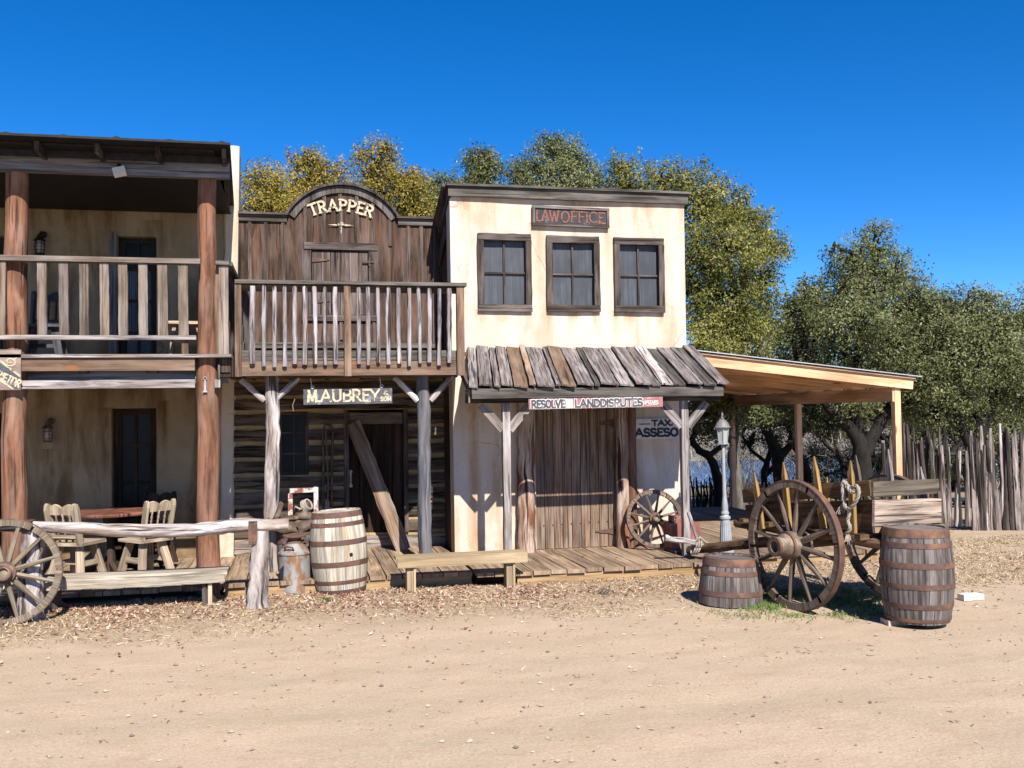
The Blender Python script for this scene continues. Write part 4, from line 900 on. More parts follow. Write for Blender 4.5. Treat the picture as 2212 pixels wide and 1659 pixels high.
while y < YT-.06: mb.box(xL+.02, 1.995 if y < 12.3 else 1.94, y, min(y+.14, YT-.04), zf-.04, zf, r=random.random()); y += .145
mb.box(1.9, 2.02, YL+.02 if 'YL' in globals() else 12.52, YT-.04, zf-.05, zf-.005, r=.2); mb.build('balcony_floor', M['rail'], TS)
for k in range(6):
    x = xL+.1+k*(xR-xL-.3)/5; mb = MB(); mb.box(x, x+.05, YB+.05, YT-.05, zbt+.02, zf-.042); mb.build('joist', M['trim'], TS)
mb = MB(); mb.plank((P(520, 747, YT).x, YT-.075, P(757, 747, YT).z), (P(938, 747, YT).x, YT-.075, P(757, 747, YT).z), .075, .04, (0, -1, 0), .003, 8); mb.build('base_rail', M['trimgrey'], TS)
mb = MB(); mb.beam((xL+.04, YB+.06, (zA+zB)/2), (xL+.04, YT-.06, (zA+zB)/2), .1, .04, (0, 0, 1))
for k in range(9): mb.beam((xL+.04, YB+.2+k*.2, zf), (xL+.04, YB+.2+k*.2, zB-.01), .05, .04, (0, -1, 0))
mb.build('side_railing', M['trimgrey'], BR)
# posts and braces
YQ = 11.8
for (xt, xb_, wpx, mt, wob) in ((587, 588, 30, 'log', .09), (912, 920, 28, 'bluegrey', .04)):
    a = P(xb_, 1200, YQ); a.z = .145; b_ = P(xt, 812, YQ); b_.z = zbt+.03; R = wpx/2/2100*11.9
    pts, rs = rough_log([a, a.lerp(b_, .35)+V(-.01, 0, 0), a.lerp(b_, .7)+V(.015, 0, 0), b_], R, wob=wob, seg=18)
    mb = MB(); mb.tube(pts, rs, 14, .07, r=.7); mb.build('post', M[mt], TS, smooth=2)
for (ax_, ay_, bx_, by_) in ((571, 866, 520, 820), (597, 862, 645, 816), (902, 866, 852, 815), (930, 866, 978, 812)):
    a, b_ = P(ax_, ay_, YQ-.02), P(bx_, by_, YQ-.02); pts, rs = rough_log([a, b_], .036, wob=.12, seg=7); mb = MB(); mb.tube(pts, rs, 8, .1, r=.8); mb.build('brace', M['log'], TS, smooth=2)
mb = MB(); mb.box(xL+.1, 1.9, YQ-.05, YQ+.06, zbt-.02, zbt+.05); mb.build('balcony_beam', M['trim'], TS)

# =================================================================== law office
YL = 12.5
tl, tr, bl_, br_ = P(971, 424, YL), P(1477, 444, YL), P(983, 1194, YL), P(1490.5, 1180, YL)
ztL = (tl.z+tr.z)/2+.045
LO = thing('law_office', 'cream adobe law office with three upper windows and a slanted grey board awning', 'building', (3.4, YL, 0))
def wl2(x, z):
    t = z/ztL; lx = bl_.x+(tl.x-bl_.x)*t; rx = br_.x+(tr.x-br_.x)*t; return (lx+(rx-lx)*x, z)
def inv(x, z):
    t = z/ztL; lx = bl_.x+(tl.x-bl_.x)*t; rx = br_.x+(tr.x-br_.x)*t; return (x-lx)/(rx-lx)
wins = []
for (x0, y0, x1, y1) in ((1031, 506.5, 1147, 672.5), (1179.5, 512, 1294, 673.5), (1325, 516, 1433, 675)):
    wins.append(RC(x0, y0, x1, y1, YL))
door = RC(1156.7, 875, 1333.5, 1187, YL)
ops = [(inv(w_[0]+.06, w_[2]), inv(w_[1]-.06, w_[2]), w_[2]+.06, w_[3]-.06) for w_ in wins]+[(inv(door[0], 1), inv(door[1], 1), .15, door[3])]
def wlaw(mb):
    # normalised x: rescale step by hand
    return wall_grid(mb, 0, 1, 0, ztL, YL, ops, .3, .05, wl2, .12, .014, 11)
mb = MB(); wlaw(mb); mb.build('wall', M['law'], LO, smooth=2)
mb = MB(); mb.box(tl.x+.03, bl_.x+.12, YL+.301, YL+3, 0, ztL-.05, r=.2); mb.build('side_wall', M['brown'], LO); mb = MB(); mb.box(tr.x-.3, tr.x-.0, YL+.301, YL+4, 0, ztL-.4, r=.3)
mb.build('side_wall', M['brown'], LO)
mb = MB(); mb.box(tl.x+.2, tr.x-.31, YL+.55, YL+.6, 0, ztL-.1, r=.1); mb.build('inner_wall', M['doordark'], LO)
mb = MB(); q = RC(958, 877, 974, 1035, 12.75); mb.box(bl_.x-.03+.02, bl_.x+.03, YL+.42, YL+.72, q[2], q[3]); mb.build('side_door', M['doordark'], LO)
# side wall framing strips
for (y_, z0_, z1_) in ((YL+.12, ztL-.45, ztL-.32),):
    mb = MB(); mb.beam((tl.x-.01, YL+.33, ztL-.4), (tl.x-.01, YL+1.0, ztL-.75), .12, .03, (1, 0, 0)); mb.build('side_trim', M['trim'], LO)
tm = M['trimgrey']; mb = MB(); mb.plank((P(962, 397, YL).x, YL-.03, P(1225, 410.5, YL).z), (P(1487, 420, YL).x, YL-.03, P(1225, 410.5, YL).z), .15, .03, (0, 0, 1), .003, 18, r=.6); mb.build('roof_cap', tm, LO)
mb = MB(); z1_ = P(1225, 411, YL).z; z0_ = P(1225, 434, YL).z; mb.plank((P(966.5, 408, YL).x, YL-.045, (z0_+z1_)/2), (P(1482.5, 430, YL).x, YL-.045, (z0_+z1_)/2), z1_-z0_, .04, (0, -1, 0), .003, 16, r=.3); mb.build('fascia_board', tm, LO)
mb = MB(); x = P(964, 405, YL).x; mb.beam((x+.02, YL+.02, z1_+.01), (x+.02, YL+2.5, z1_-.9), .15, .05, (0, 0, 1)); mb.beam((x+.04, YL-.02, z1_-.08), (x+.04, YL+2.5, z1_-.98), .14, .04, (1, 0, 0)); mb.build('side_cap', M['trim'], LO)
mb = MB(); mb.v = [V(tl.x, YL+.2, ztL-.02), V(tr.x, YL+.2, ztL-.02), V(tr.x, YL+4, ztL-1.2), V(tl.x, YL+4, ztL-1.2)]; mb.face([0, 1, 2, 3], [(0, 0)]*4, .2); mb.build('roof', M['roofdark'], LO)
for w_ in wins:
    x0, x1, z0, z1 = w_; f = .082; mb = MB()
    mb.plank((x0+.004, YL-.03, z1-f/2), (x1-.004, YL-.03, z1-f/2), f+.01, .05, (0, -1, 0), .004, 6)
    mb.plank((x0, YL-.03, z0+f/2), (x1, YL-.03, z0+f/2), f+.006, .05, (0, -1, 0), .004, 6)
    for x in (x0+f/2, x1-f/2): mb.plank((x, YL-.032, z0+f+.004), (x, YL-.032, z1-f-.006), f, .045, (0, -1, 0), .004, 6)
    win = mb.build('window', M['trim'] if w_ is not wins[2] else M['trim'], LO)
    xm, zm = (x0+x1)/2, (z0+z1)/2; zi0, zi1, xi0, xi1 = z0+f, z1-f, x0+f, x1-f
    mb = MB(); mb.box(xm-.012, xm+.012, YL+.0, YL+.03, zi0, zi1); mb.build('muntin', M['trim'], win)
    mb = MB(); mb.box(xi0, xi1, YL+.004, YL+.026, zm-.012, zm+.012); mb.build('muntin', M['trim'], win)
    mb = MB(); mb.box(xi0-.02, xi1+.02, YL+.035, YL+.041, zi0-.02, zi1+.02); mb.build('glass', M['pane'], win)
# door
mb = MB(); n = 9
for k in range(n):
    x0 = door[0]+(door[1]-door[0])*k/n; x1 = door[0]+(door[1]-door[0])*(k+1)/n
    mb.plank(((x0+x1)/2, YL+.05, .16), ((x0+x1)/2, YL+.05, door[3]), x1-x0-.009, .04, (0, -1, 0), .002, 5, r=(.5, .35, 1, .5, .55, .4, .7, .3, .6)[k])
DO = mb.build('door', M['door'], LO)
for (px, py, s_) in ((1326, 914, 1), (1330, 1147, 1)):
    c = P(px, py, YL); mb = MB(); mb.prism([(0, -.06), (0, .06), (-.08, .03), (-.20, .018), (-.28, 0), (-.20, -.018), (-.08, -.03)], -.006, .006, Matrix.Translation((c.x, YL+.02, c.z))); mb.build('strap_hinge', M['rustdark'] if py < 1000 else M['rust'], DO)
for k in range(9):
    x = door[0]+(door[1]-door[0])*(k+.95)/n; c = P(1245, 1133, YL); mb = MB(); mb.sphere(V(x-.01, YL+.022, c.z+k*.004), .009, .008, .009, 8); mb.build('bolt', M['rust'], DO, smooth=True)
# jamb logs
for (px, wpx, mt, dy) in ((1138, 37, 'splinter', .1), (1346, 27, 'splinter', .1), (1367, 20, 'redpost', .05)):
    a = P(px, 1185, YL-dy); a.z = .15; b_ = P(px-3, 880, YL-dy); b_.z = 2.5; R = wpx/2/2100*12.7
    pts, rs = rough_log([a, b_], R, wob=.04, seg=18, taper=(1.12, .92)); mb = MB(); mb.tube(pts, rs, 16, .05, r=.8); mb.build('door_jamb', M[mt], LO, smooth=2)
# awning
YE = 11.15; zE = P(1290, 838, YE).z; zW = P(1250, 757, YL-.05).z; AW = thing('board_awning', 'slanted awning of loose grey boards on two square posts over the law office door', 'awning', (3.5, 11.45, 0))
ed = [250, 320, 425, 480, 570, 680, 727, 870, 905, 1020, 1150, 1190, 1330, 1440, 1560, 1630, 1722, 1815, 1930, 2030, 2120]
ex = [P(939.9+e*.2604, 757, YL).x for e in ed]; e0, e1 = P(1012, 838, YE).x, P(1562, 838, YE).x+.07
x0s = [e0+(e1-e0)*(x-ex[0])/(ex[-1]-ex[0]) for x in ex]
for i in range(len(ex)-1):
    mid0, mid1 = (x0s[i]+x0s[i+1])/2, (ex[i]+ex[i+1])/2+ .02; w_ = (x0s[i+1]-x0s[i])
    q = U(-.02, .05); mb = MB()
    mb.plank((mid0, YE-.02+U(-.03, .02), zE+.022+.016*(i % 2)+U(0, .01)), (mid1, YL-.03, zW+.022+.016*(i % 2)+q*.6), w_*U(.84, .93), .022, (0, -.75, .65), .006, 10, r=(.45, .5, .6, .8, .15, .75, .6, .3, .5, .65, .2, .5, .55, .6, .3, 1, .2, .5, .35, .5)[i]); mb.build('roof_board', M[{4: 'rail', 15: 'log', 10: 'trimgrey', 16: 'trimgrey', 8: 'rail', 5: 'door', 0: 'grey', 12: 'grey', 18: 'trimgrey'}.get(i, 'shake')], AW)
mb = MB(); b = 0; mb.v = [V(e0+.03, YE+.02, zE), V(e1-.03, YE+.02, zE), V(ex[-1]-.03, YL-.02, zW), V(ex[0]+.03, YL-.02, zW), V(e0+.03, YE+.02, zE-.02), V(e1-.03, YE+.02, zE-.02), V(ex[-1]-.03, YL-.02, zW-.02), V(ex[0]+.03, YL-.02, zW-.02)]
for q_ in ((0, 1, 2, 3), (7, 6, 5, 4), (0, 4, 5, 1), (1, 5, 6, 2), (3, 2, 6, 7), (0, 3, 7, 4)): mb.face(list(q_), [(0, 0), (0, 1), (1, 1), (1, 0)], .3)
mb.build('light_block_sheet', M['doordark'], AW)  # added dark sheet; stops sun leaking and gives the gaps their shade
fb0, fb1 = P(1020, 858, YE).x, P(1564, 850, YE).x; mb = MB(); mb.plank((fb0, YE+.03, P(1290, 847.5, YE).z), (fb1, YE+.03, P(1290, 847.5, YE).z), .115, .04, (0, -1, 0), .004, 18, r=.2); mb.build('eave_beam', M['trimgrey'], AW)
YA = 11.38; zc1 = P(1290, 868, YA).z; mb = MB(); mb.box(P(1008, 860, YA).x, P(1553, 860, YA).x, YA-.05, YA+.05, zc1, zc1+.12, r=.2); mb.build('post_beam', M['trim'], AW)
for f in (.0, .33, .66, 1):
    x = e0+.06+(e1-e0-.12)*f; mb = MB(); mb.beam((x, YE+.09, zE-.06), (x, YL-.03, zW-.08), .05, .09, (0, -.75, .65)); mb.build('rafter', M['trim'], AW)
for (px, bx_) in ((1092, 1097), (1476.5, 1483)):
    a = P(bx_, 1200, YA); a.z = .15; b_ = P(px, 875, YA); b_.z = zc1; mb = MB(); mb.plank(a, b_, .09, .085, (0, -1, 0), .004, 10, r=.8); mb.build('post', M['grey'], AW)
    for s_ in (-1, 1):
        c = P(px, 880, YA); mb = MB(); mb.beam((c.x+s_*.04, YA-.02, zc1-.32), (c.x+s_*.30, YA-.02, zc1-.02), .10, .035, (0, -1, 0)); mb.build('brace', M['bench'] if 0 else M['grey'], AW)
mb = MB(); c = P(1009, 858, YE+.2); mb.box(c.x, c.x+.02, YE+.1, YE+.35, c.z-.07, c.z+.09); mb.build('side_board', M['grey'], AW)

# =================================================================== signs
def board_sign(name, label, cat, x0, y0a, x1, y1a, Y, th, mat, frame=None, fmat=None, h=None, y0b=None):
    """px corners: left-top (x0,y0a), right-top (x1,y1a), height px h"""
    a = P(x0, y0a+h, Y); b_ = P(x1, y1a+h, Y); H = P(x0, y0a, Y).z-a.z; m_, L = signM(a, b_)
    t = thing(name, label, cat, ((a+b_)/2))
    mb = MB(); mb.box(0, L, 0, th, 0, H, r=.5); mb.xf(m_); mb.build('board', mat, t)
    if frame:
        mb = MB(); f = frame; mb.box(0, L, -.02, 0, 0, f); mb.box(0, L, -.02, 0, H-f, H); mb.box(0, f, -.018, 0, f, H-f); mb.box(L-f, L, -.018, 0, f, H-f); mb.xf(m_); mb.build('frame', fmat, t)
    return t, m_, L, H
t, m_, L, H = board_sign('framed_sign', 'framed sign reading LAW OFFICE in orange on dark board, above the three windows', 'sign', 1149.5, 443.5, 1315.7, 450, YL-.045, .03, M['slatedark'], .035, M['trimgrey'], h=43)
mb = MB(); text(mb, 'LAW', .05, L*.345, .062, H-.125, .021, .016, jit=.04); text(mb, 'OFFICE', L*.36, L-.05, .062, H-.125, .021, .016, jit=.04); mb.xf(m_); mb.build('lettering', M['orange'], t)
t, m_, L, H = board_sign('hanging_sign', 'black hanging sign reading M. AUBREY & SON in cream letters', 'sign', 655.9, 841, 847.5, 837.5, YQ-.12, .025, M['slate'], h=33.5)
mb = MB(); text(mb, 'M.', .04, L*.18, .03, H*.72, .028, .010); text(mb, 'AUBREY', L*.185, L*.86, .035, H*.72, .024, .009); text(mb, 'SON', L*.865, L-.012, .03, H*.26, .014, 0)
text(mb, '&', L*.90, L*.965, H*.55, H*.27, .010, 0); mb.xf(m_); mb.build('lettering', M['cream'], t)
mb = MB()
for f in (.1, .88):
    x = L*f; mb.tube([(x, .01, H), (x-.01, .01, H+.05), (x-.02, .0, H+.13)], .004, 5); mb.tube([(x+.02*math.cos(k), .01, H+.025+.02*math.sin(k)) for k in range(8)], .004, 5, cap=False)
mb.xf(m_); mb.build('hanging_wire', M['tin'], t)
t, m_, L, H = board_sign('awning_sign', 'long dull red sign reading RESOLVE LANDDISPUTES UPSTAIRS under the board awning', 'sign', 1142.3, 862, 1432, 856, YE-.025, .025, M['signred'], h=22.5)
for (wd, d0, mt, nm) in ((.036, .003, 'white', 'letter_outline'), (.021, .0085, 'slate', 'lettering')):
    for wrd, xa_, xb_2 in (('RESOLVE', .03, L*.265), ('LANDDISPUTES', L*.335, L*.845)):
        mb = MB(); text(mb, wrd, xa_, xb_2, .02, H-.04, wd, 0, d0=d0); mb.xf(m_); mb.build(nm, M[mt], t)
mb = MB(); text(mb, 'UPSTAIRS', L*.852, L*.965, .035, .04, .007, 0, d0=.004); strokes(mb, [[(L*.875, .018), (L*.955, .03)], [(L*.88, H-.02), (L*.91, H-.012)]], .005, lambda x, z: (x, z)); mb.xf(m_); mb.build('small_lettering', M['white'], t)
mb = MB(); mb.prism([(L*.275, 0.004), (L*.325, .004), (L*.32, H-.006), (L*.272, H-.008)], -.0035, 0, m_); mb.build('patch', M['signgrey'], t)
t, m_, L, H = board_sign('wall_sign', 'white board reading TAX ASSESO in black on the wall above the leaning wagon wheel', 'sign', 1368.3, 905, 1474, 903, YL-.05, .03, M['signgrey'], h=44)
mb = MB(); text(mb, '-', L*.12, L*.35, H*.64, H*.2, .012, 0); text(mb, 'TAX.', L*.38, L*.80, H*.66, H*.25, .024, 0); text(mb, '-', L*.80, L*.93, H*.64, H*.2, .012, 0)
text(mb, 'ASSESO', L*.03, L*.92, H*.14, H*.36, .03, 0); mb.xf(m_); mb.build('lettering', M['black'], t)
# sign cut by the left frame edge
a, b_ = P(-135, 842.5, YP-.2), P(72*.2467*0+44.5, 842.5, YP-.2); m_, L = signM(a, b_); H = P(0, 755, YP-.2).z-P(0, 842.5, YP-.2).z
t = thing('painted_sign', 'pale sign with a yellow scroll and a slanting dark band, on the leftmost log post', 'sign', ((a+b_)/2))
mb = MB(); mb.box(0, L, 0, .03, 0, H, r=.5); mb.xf(m_); mb.build('board', M['signwood'], t)
s1 = L/180.  # metres per photo px
def sp(px, py): return ((px+135)*s1, (842.5-py)*s1)
def band(y0, y1, dz): return [sp(-135, y0-92), sp(43, y0+17), sp(43, y1+17), sp(-135, y1-92)]
mb = MB(); mb.prism([sp(-60, 731), sp(43.5, 810), sp(43.5, 840), sp(30, 840), sp(-60, 778)], -.003, 0, m_); mb.build('band', M['slate'], t)
mb = MB(); strokes(mb, [[sp(-60, 726), sp(43, 809)], [sp(-60, 776), sp(0, 820), sp(28, 839)]], .017, lambda x, z: (x, z), .004)
spi = [sp(*q) for q in ((22, 777), (17, 778.5), (14, 775), (16, 770), (21, 767.5), (28, 769), (33, 775), (32, 781), (25, 785), (15, 783), (6, 777), (-4, 769), (-20, 762))]
strokes(mb, [spi, [sp(33, 774), sp(31, 769), sp(35, 766)]], .012, lambda x, z: (x, z), .0045); mb.xf(m_); mb.build('scroll', M['cream'], t)
e0_ = sp(41.5, 837); Mr = m_ @ Matrix.Translation((e0_[0], 0, e0_[1])) @ Matrix.Rotation(math.atan2(15, 31), 4, 'Y')
mb = MB(); text(mb, 'PROPRIETOR', -100*s1, 0, 0, 17*s1, .016, 0, M=Mr); mb.build('lettering', M['cream'], t)
# =================================================================== pine lean-to
YC = 12.62
LT = thing('lean_to', 'open pine lean-to with a thin metal roof right of the law office', 'shelter', (7.5, YC, 0))
a, b_ = P(1490, 775, YC), P(1970.5, 830, YC); hb_ = .115
def slz(x): return a.z+(b_.z-a.z)*(x-a.x)/(b_.x-a.x)
def ptc(x, y, dz=0): return (x, y, slz(x)+dz)
YCB = 18.4
k = 0; y = YC
while y < YCB:
    mb = MB(); mb.beam(ptc(a.x+.03, y), ptc(b_.x, y), .15 if k == 0 else .14, .045, (0, -1, 0), r=.7 if k == 0 else None); mb.build('rafter', M['pine'], LT); y += .62; k += 1
mb = MB()
for i in range(9):
    y0 = YC-.06+i*(YCB-YC+.1)/9; y1 = YC-.06+(i+1)*(YCB-YC+.1)/9-.006; n_ = 2
    c0, c1 = ptc(a.x, (y0+y1)/2, .087), ptc(b_.x+.02, (y0+y1)/2, .087); mb.beam(c0, c1, y1-y0, .02, (0, 0, 1))
mb.build('roof_boarding', M['pine'], LT)
mb = MB(); n = 40
for k in range(n+1):
    yy = YC-.09+(YCB-YC+.2)*k/n
    for (x, dz) in ((a.x-.02, 0), (b_.x+.1, 0)): mb.v += [V(x, yy, slz(x)+.125+.014*(k % 2)), V(x, yy, slz(x)+.112+.014*(k % 2))]
for k in range(n):
    b = 4*k; mb.face([b, b+2, b+6, b+4], [(0, 0)]*4, .5); mb.face([b+1, b+5, b+7, b+3], [(0, 0)]*4, .5); mb.face([b+2, b+3, b+7, b+6], [(0, 0)]*4, .5)
mb.face([0, 1, 3, 2], [(0, 0)]*4, .5); mb.build('metal_roof', M['tin'], LT)
xp = P(1941, 900, YC).x; zb4 = slz(xp)-.075
mb = MB(); mb.box(xp-.07, xp+.02, YC+.03, YCB-.05, zb4-.20, zb4-.002, r=.2); mb.build('side_beam', M['pine'], LT)
n3 = V(1, 0, 0)
for (px, i) in ((1941, 0), (1724, 1), (1581, 2)):
    q = PL(px, 950, (xp, 0, 0), n3) if i else V(xp, YC+.02, 0)
    mb = MB(); mb.beam((xp+.01, q.y+.05*(i == 0), hgt(xp, q.y)-.1), (xp+.01, q.y+.05*(i == 0), zb4-(.2 if i else .0)), .095, .095, (0, -1, 0), r=.5); mb.build('post', M['pine'], LT)
print('posts', xp, [tuple(PL(p, 950, (xp, 0, 0), n3)) for p in (1724, 1581)])
# =================================================================== barrels, can, keg
H1 = [(.03, .055), (.17, .035), (.36, .045), (.66, .045), (.86, .035), (.965, .06)]
g = GC(738, 1286, .27); B1 = barrel('barrel', 'bleached pale whiskey barrel with rusty hoops standing beside the milk can', M['barrelpale'], M['rustdark'], .90, .265, .315, [(.03, .05), (.15, .04), (.37, .055), (.63, .055), (.85, .045), (.965, .06)])
place(B1, (g.x, g.y, .0), .3, 0, rad(-1.5)*0)
B1.rotation_euler = (rad(-2), rad(-2.5), .4)
mb = MB(); q = MB(); mb = MB(); mb.lathe([(.016, 0), (.016, -.012), (.001, -.012)], 12, Matrix.Translation((0, 0, 0)));
st = MB(); a_ = rad(-68); st.lathe([(.02, -.004), (.02, .004), (.001, .0045)], 12, Matrix.Translation((.317*math.cos(a_-.4), .317*math.sin(a_-.4), .43)) @ Matrix.Rotation(a_-.4+math.pi/2, 4, 'Z') @ Matrix.Rotation(rad(90), 4, 'X')); st.build('bung_hole', M['ironblack'], B1)
g = GC(1983, 1352, .29, .045); B2 = barrel('barrel', 'tall weathered grey barrel with orange-rusted hoops at the tail of the cart', M['barrelgrey'], M['rust'], .835, .27, .315, [(.04, .03), (.19, .045), (.40, .045), (.62, .05), (.83, .045), (.955, .075)])
place(B2, (g.x, g.y, .045), 1.1)
for i, (px, py, lb) in enumerate(((1945, 1353, 'flat reddish stone wedged left under the tall grey barrel'), (2025, 1356, 'flat sandy stone wedged right under the tall grey barrel'))):
    c = G(px, py); mb = MB(); mb.plank((c.x-.09, c.y+.1, .022), (c.x+.09, c.y+.08, .022), .16, .045, (0, 0, 1), .012, 4); tag(mb.build('flat_stone', M['stone']), lb, 'stone', 'stones wedged under the grey barrel')
g = GC(1578, 1316, .30); B3 = barrel('half_barrel', 'upturned half barrel with dull red hoops, beside the big cart wheel', M['barrelgrey'], M['rust'], .46, .262, .318, [(.27, .05), (.70, .045), (.93, .075)], frac=(.47, 1.0))
place(B3, (g.x, g.y, .01), .6, rad(1), rad(1.2))
KX, KY = P(640, 1190, 11.75).x, 11.75
B4 = barrel('keg', 'small dull keg with blue-striped staves under the leather saddle', M['barrelold'], M['rustdark'], .50, .19, .225, [(.08, .04), (.72, .05), (.90, .03)]); place(B4, (KX, KY, .15), .2)
mb = MB(); pts = [(-.19*math.cos(t), -.235*math.sin(t)-.0, .31-.09*math.sin(t)) for t in [math.pi*i/12 for i in range(13)]]; mb.tube(pts, .008, 6); mb.build('wire_handle', M['tin'], B4)
mb = MB()
for (za_, zb_2) in ((.375, .40), (.27, .285)): mb.lathe([(.224, za_), (.226, zb_2)], 14, None, (False, False), arc=(.62, .95))
mb.build('blue_stripe', mottled('faded_blue_paint', (.10, .11, .19), (.17, .17, .24), 12), B4)
g = GC(637, 1284, .165); CAN = thing('milk_can', 'rusty grey milk can standing between the hitching post and the pale barrel', 'milk can', local=True)
mb = MB(); mb.lathe([(.155, 0), (.165, .01), (.166, .04), (.163, .05), (.165, .36), (.163, .40), (.172, .405), (.172, .42), (.158, .43), (.10, .50), (.085, .515), (.085, .53)], 32, cap=(True, False)); mb.build('body', M['can'], CAN, smooth=2)
mb = MB(); mb.lathe([(.088, .525), (.07, .56), (.075, .572), (.125, .585), (.128, .60), (.12, .605), (.001, .595)], 32, cap=(False, False)); mb.build('lid', M['rust'], CAN, smooth=2)
for s_ in (-.5, 2.2):
    mb = MB(); c, sn = math.cos(rad(-90)+s_), math.sin(rad(-90)+s_); tx, ty = -sn, c
    mb.tube([(c*.13-tx*.045, sn*.13-ty*.045, .455), (c*.16-tx*.045, sn*.16-ty*.045, .49), (c*.165, sn*.165, .497), (c*.16+tx*.045, sn*.16+ty*.045, .49), (c*.13+tx*.045, sn*.13+ty*.045, .455)], .009, 6); mb.build('handle', M['rustdark'], CAN, smooth=True)
place(CAN, (g.x, g.y, 0), .1, s=1.05)

# =================================================================== saddle and painted chair
SD = thing('saddle', 'worn brown leather saddle with a white-roped horn resting on the small keg', 'saddle', local=True)
mb = MB(); nu, nv = 16, 10; b0 = 0
for i in range(nu+1):
    for j in range(nv+1):
        u_ = i/nu*2-1; v_ = j/nv*2-1; x = .30*u_; arc_ = v_*1.15*(1-.15*u_*u_); y = .19*math.sin(arc_)*1.1; z = .16*math.cos(arc_)-.13+.05*u_*u_+.012*math.sin(u_*9+v_*3); z -= .05*abs(v_)**2
        mb.v.append(V(x, y, z))
for i in range(nu):
    for j in range(nv): k = i*(nv+1)+j; mb.face([k, k+nv+1, k+nv+2, k+1], [(0, 0)]*4, .5)
o = mb.build('skirt', M['leather'], SD, smooth=True); md = o.modifiers.new('thick', 'SOLIDIFY'); md.thickness = .02
mb = MB(); mb.sphere(V(-.05, 0, .035), .20, .115, .035, 14); mb.lathe([(.15, -.02), (.16, .02), (.12, .035)], 18, Matrix.Translation((-.20, 0, .10)) @ Matrix.Rotation(rad(-62), 4, 'Y'), arc=(.5, 1.0)); mb.build('seat', M['leather'], SD, smooth=True)
mb = MB(); mb.lathe([(.13, -.03), (.11, .03), (.05, .085), (.02, .10)], 18, Matrix.Translation((.12, 0, .04)) @ Matrix.Rotation(rad(15), 4, 'Y')); mb.build('swell', M['leather'], SD, smooth=True)
HM = Matrix.Translation((.155, -.03, .165)) @ Matrix.Rotation(rad(40), 4, 'Z') @ Matrix.Rotation(rad(62), 4, 'X')
mb = MB()
for k in range(4): mb.tube([HM @ V((.062-.004*k)*math.cos(a*.45), (.075-.004*k)*math.sin(a*.45), -.03+.02*k) for a in range(15)], .0115, 6, cap=False)
mb.tube([HM @ V(-.06, -.02, -.03), V(.06, -.09, .14), V(.02, -.06, .17), V(.0, 0, .1)], .012, 6); mb.build('horn_rope', M['ropew'], SD, smooth=True)
mb = MB(); mb.sphere(V(0, 0, 0), .05, .062, .045, 12); mb.xf(HM); mb.build('horn', M['leather'], SD, smooth=True)
for (x, y) in ((.20, -.2), (.02, -.215)):
    mb = MB(); mb.plank((x, y, .0), (x+.03, y-.01, -.42 if x > .1 else -.2), .05, .008, (0, -1, 0), .006, 6); mb.build('strap', M['leather'], SD)
mb = MB()
for k in range(7): mb.tube([(.24+.01*k, -.2, .0), (.25+.012*k+U(-.01, .01), -.21, -.15), (.24+.014*k+U(-.02, .02), -.21, -.26-U(0, .1))], .006, 5)
mb.build('fringe', M['ropew'], SD)
place(SD, (KX-.02, KY-.02, .735), rad(8), 0, rad(-4))
PC = thing('painted_chair', 'chair frame with chipped white and red paint behind the saddle and keg', 'chair', local=True)
c0 = P(655, 1065, 12.35); bx0 = c0.x
for (x, col_, tp) in ((-.155, 'chippedpaint', .86), (.155, 'chippedpaint', .93)):
    mb = MB(); mb.plank((x, 0, .0), (x, 0, tp), .055, .045, (0, -1, 0), .003, 6); mb.build('back_post', M[col_], PC)
mb = MB(); mb.plank((-.16, -.01, .89), (.16, -.01, .90), .055, .04, (0, -1, 0), .003, 4); mb.build('crest_rail', M['chippedpaint'], PC)
mb = MB(); mb.box(-.19, .19, -.42, .02, .43, .46); mb.build('seat', M['redpaint'], PC)
for x in (-.15, .15):
    mb = MB(); mb.box(x-.02, x+.02, -.40, -.36, 0, .43); mb.build('leg', M['redpaint'], PC)
mb = MB(); mb.box(.13, .175, -.03, .03, .0, .45, r=.2); mb.build('lower_post', M['redpaint'], PC)
place(PC, (bx0, 12.35, .15), rad(-6))
# harness on the log wall
HA = thing('horse_harness', 'leather horse harness straps hanging on the log wall between window and door', 'harness', (P(705, 1000, 13.38).x, 13.38, P(705, 1100, 13.4).z))
def PH(x, y, d=0): return P(x, y, 13.38-d)
mb = MB(); mb.tube([PH(697, 1090), PH(699, 1000), PH(697, 930), PH(703, 918), PH(714, 918), PH(719, 932), PH(717, 1000), PH(716, 1100)], .017, 8); mb.build('strap', M['leather'], HA, smooth=True)
mb = MB(); mb.tube([PH(703, 925, .03), PH(706, 980, .03), PH(709, 1040, .03), PH(707, 1110, .03)], .012, 8); mb.build('rein', M['barkgrey'], HA)
mb = MB(); mb.sphere(PH(702, 1055, .02), .05, .03, .06); mb.tube([PH(700, 1060), PH(704, 1120)], .03, 8); mb.build('buckle_pad', M['leather'], HA, smooth=True)
mb = MB()
for (px, py) in ((693, 1110), (706, 1095), (711, 1112)):
    for k in range(3): mb.tube([PH(px+k*2-1, py-16, .03), PH(px+k*3-3, py, .04), PH(px+k*3-3+U(-1, 1), py+16, .03)], .009, 6)
mb.build('rope_end', M['ropew'], HA)
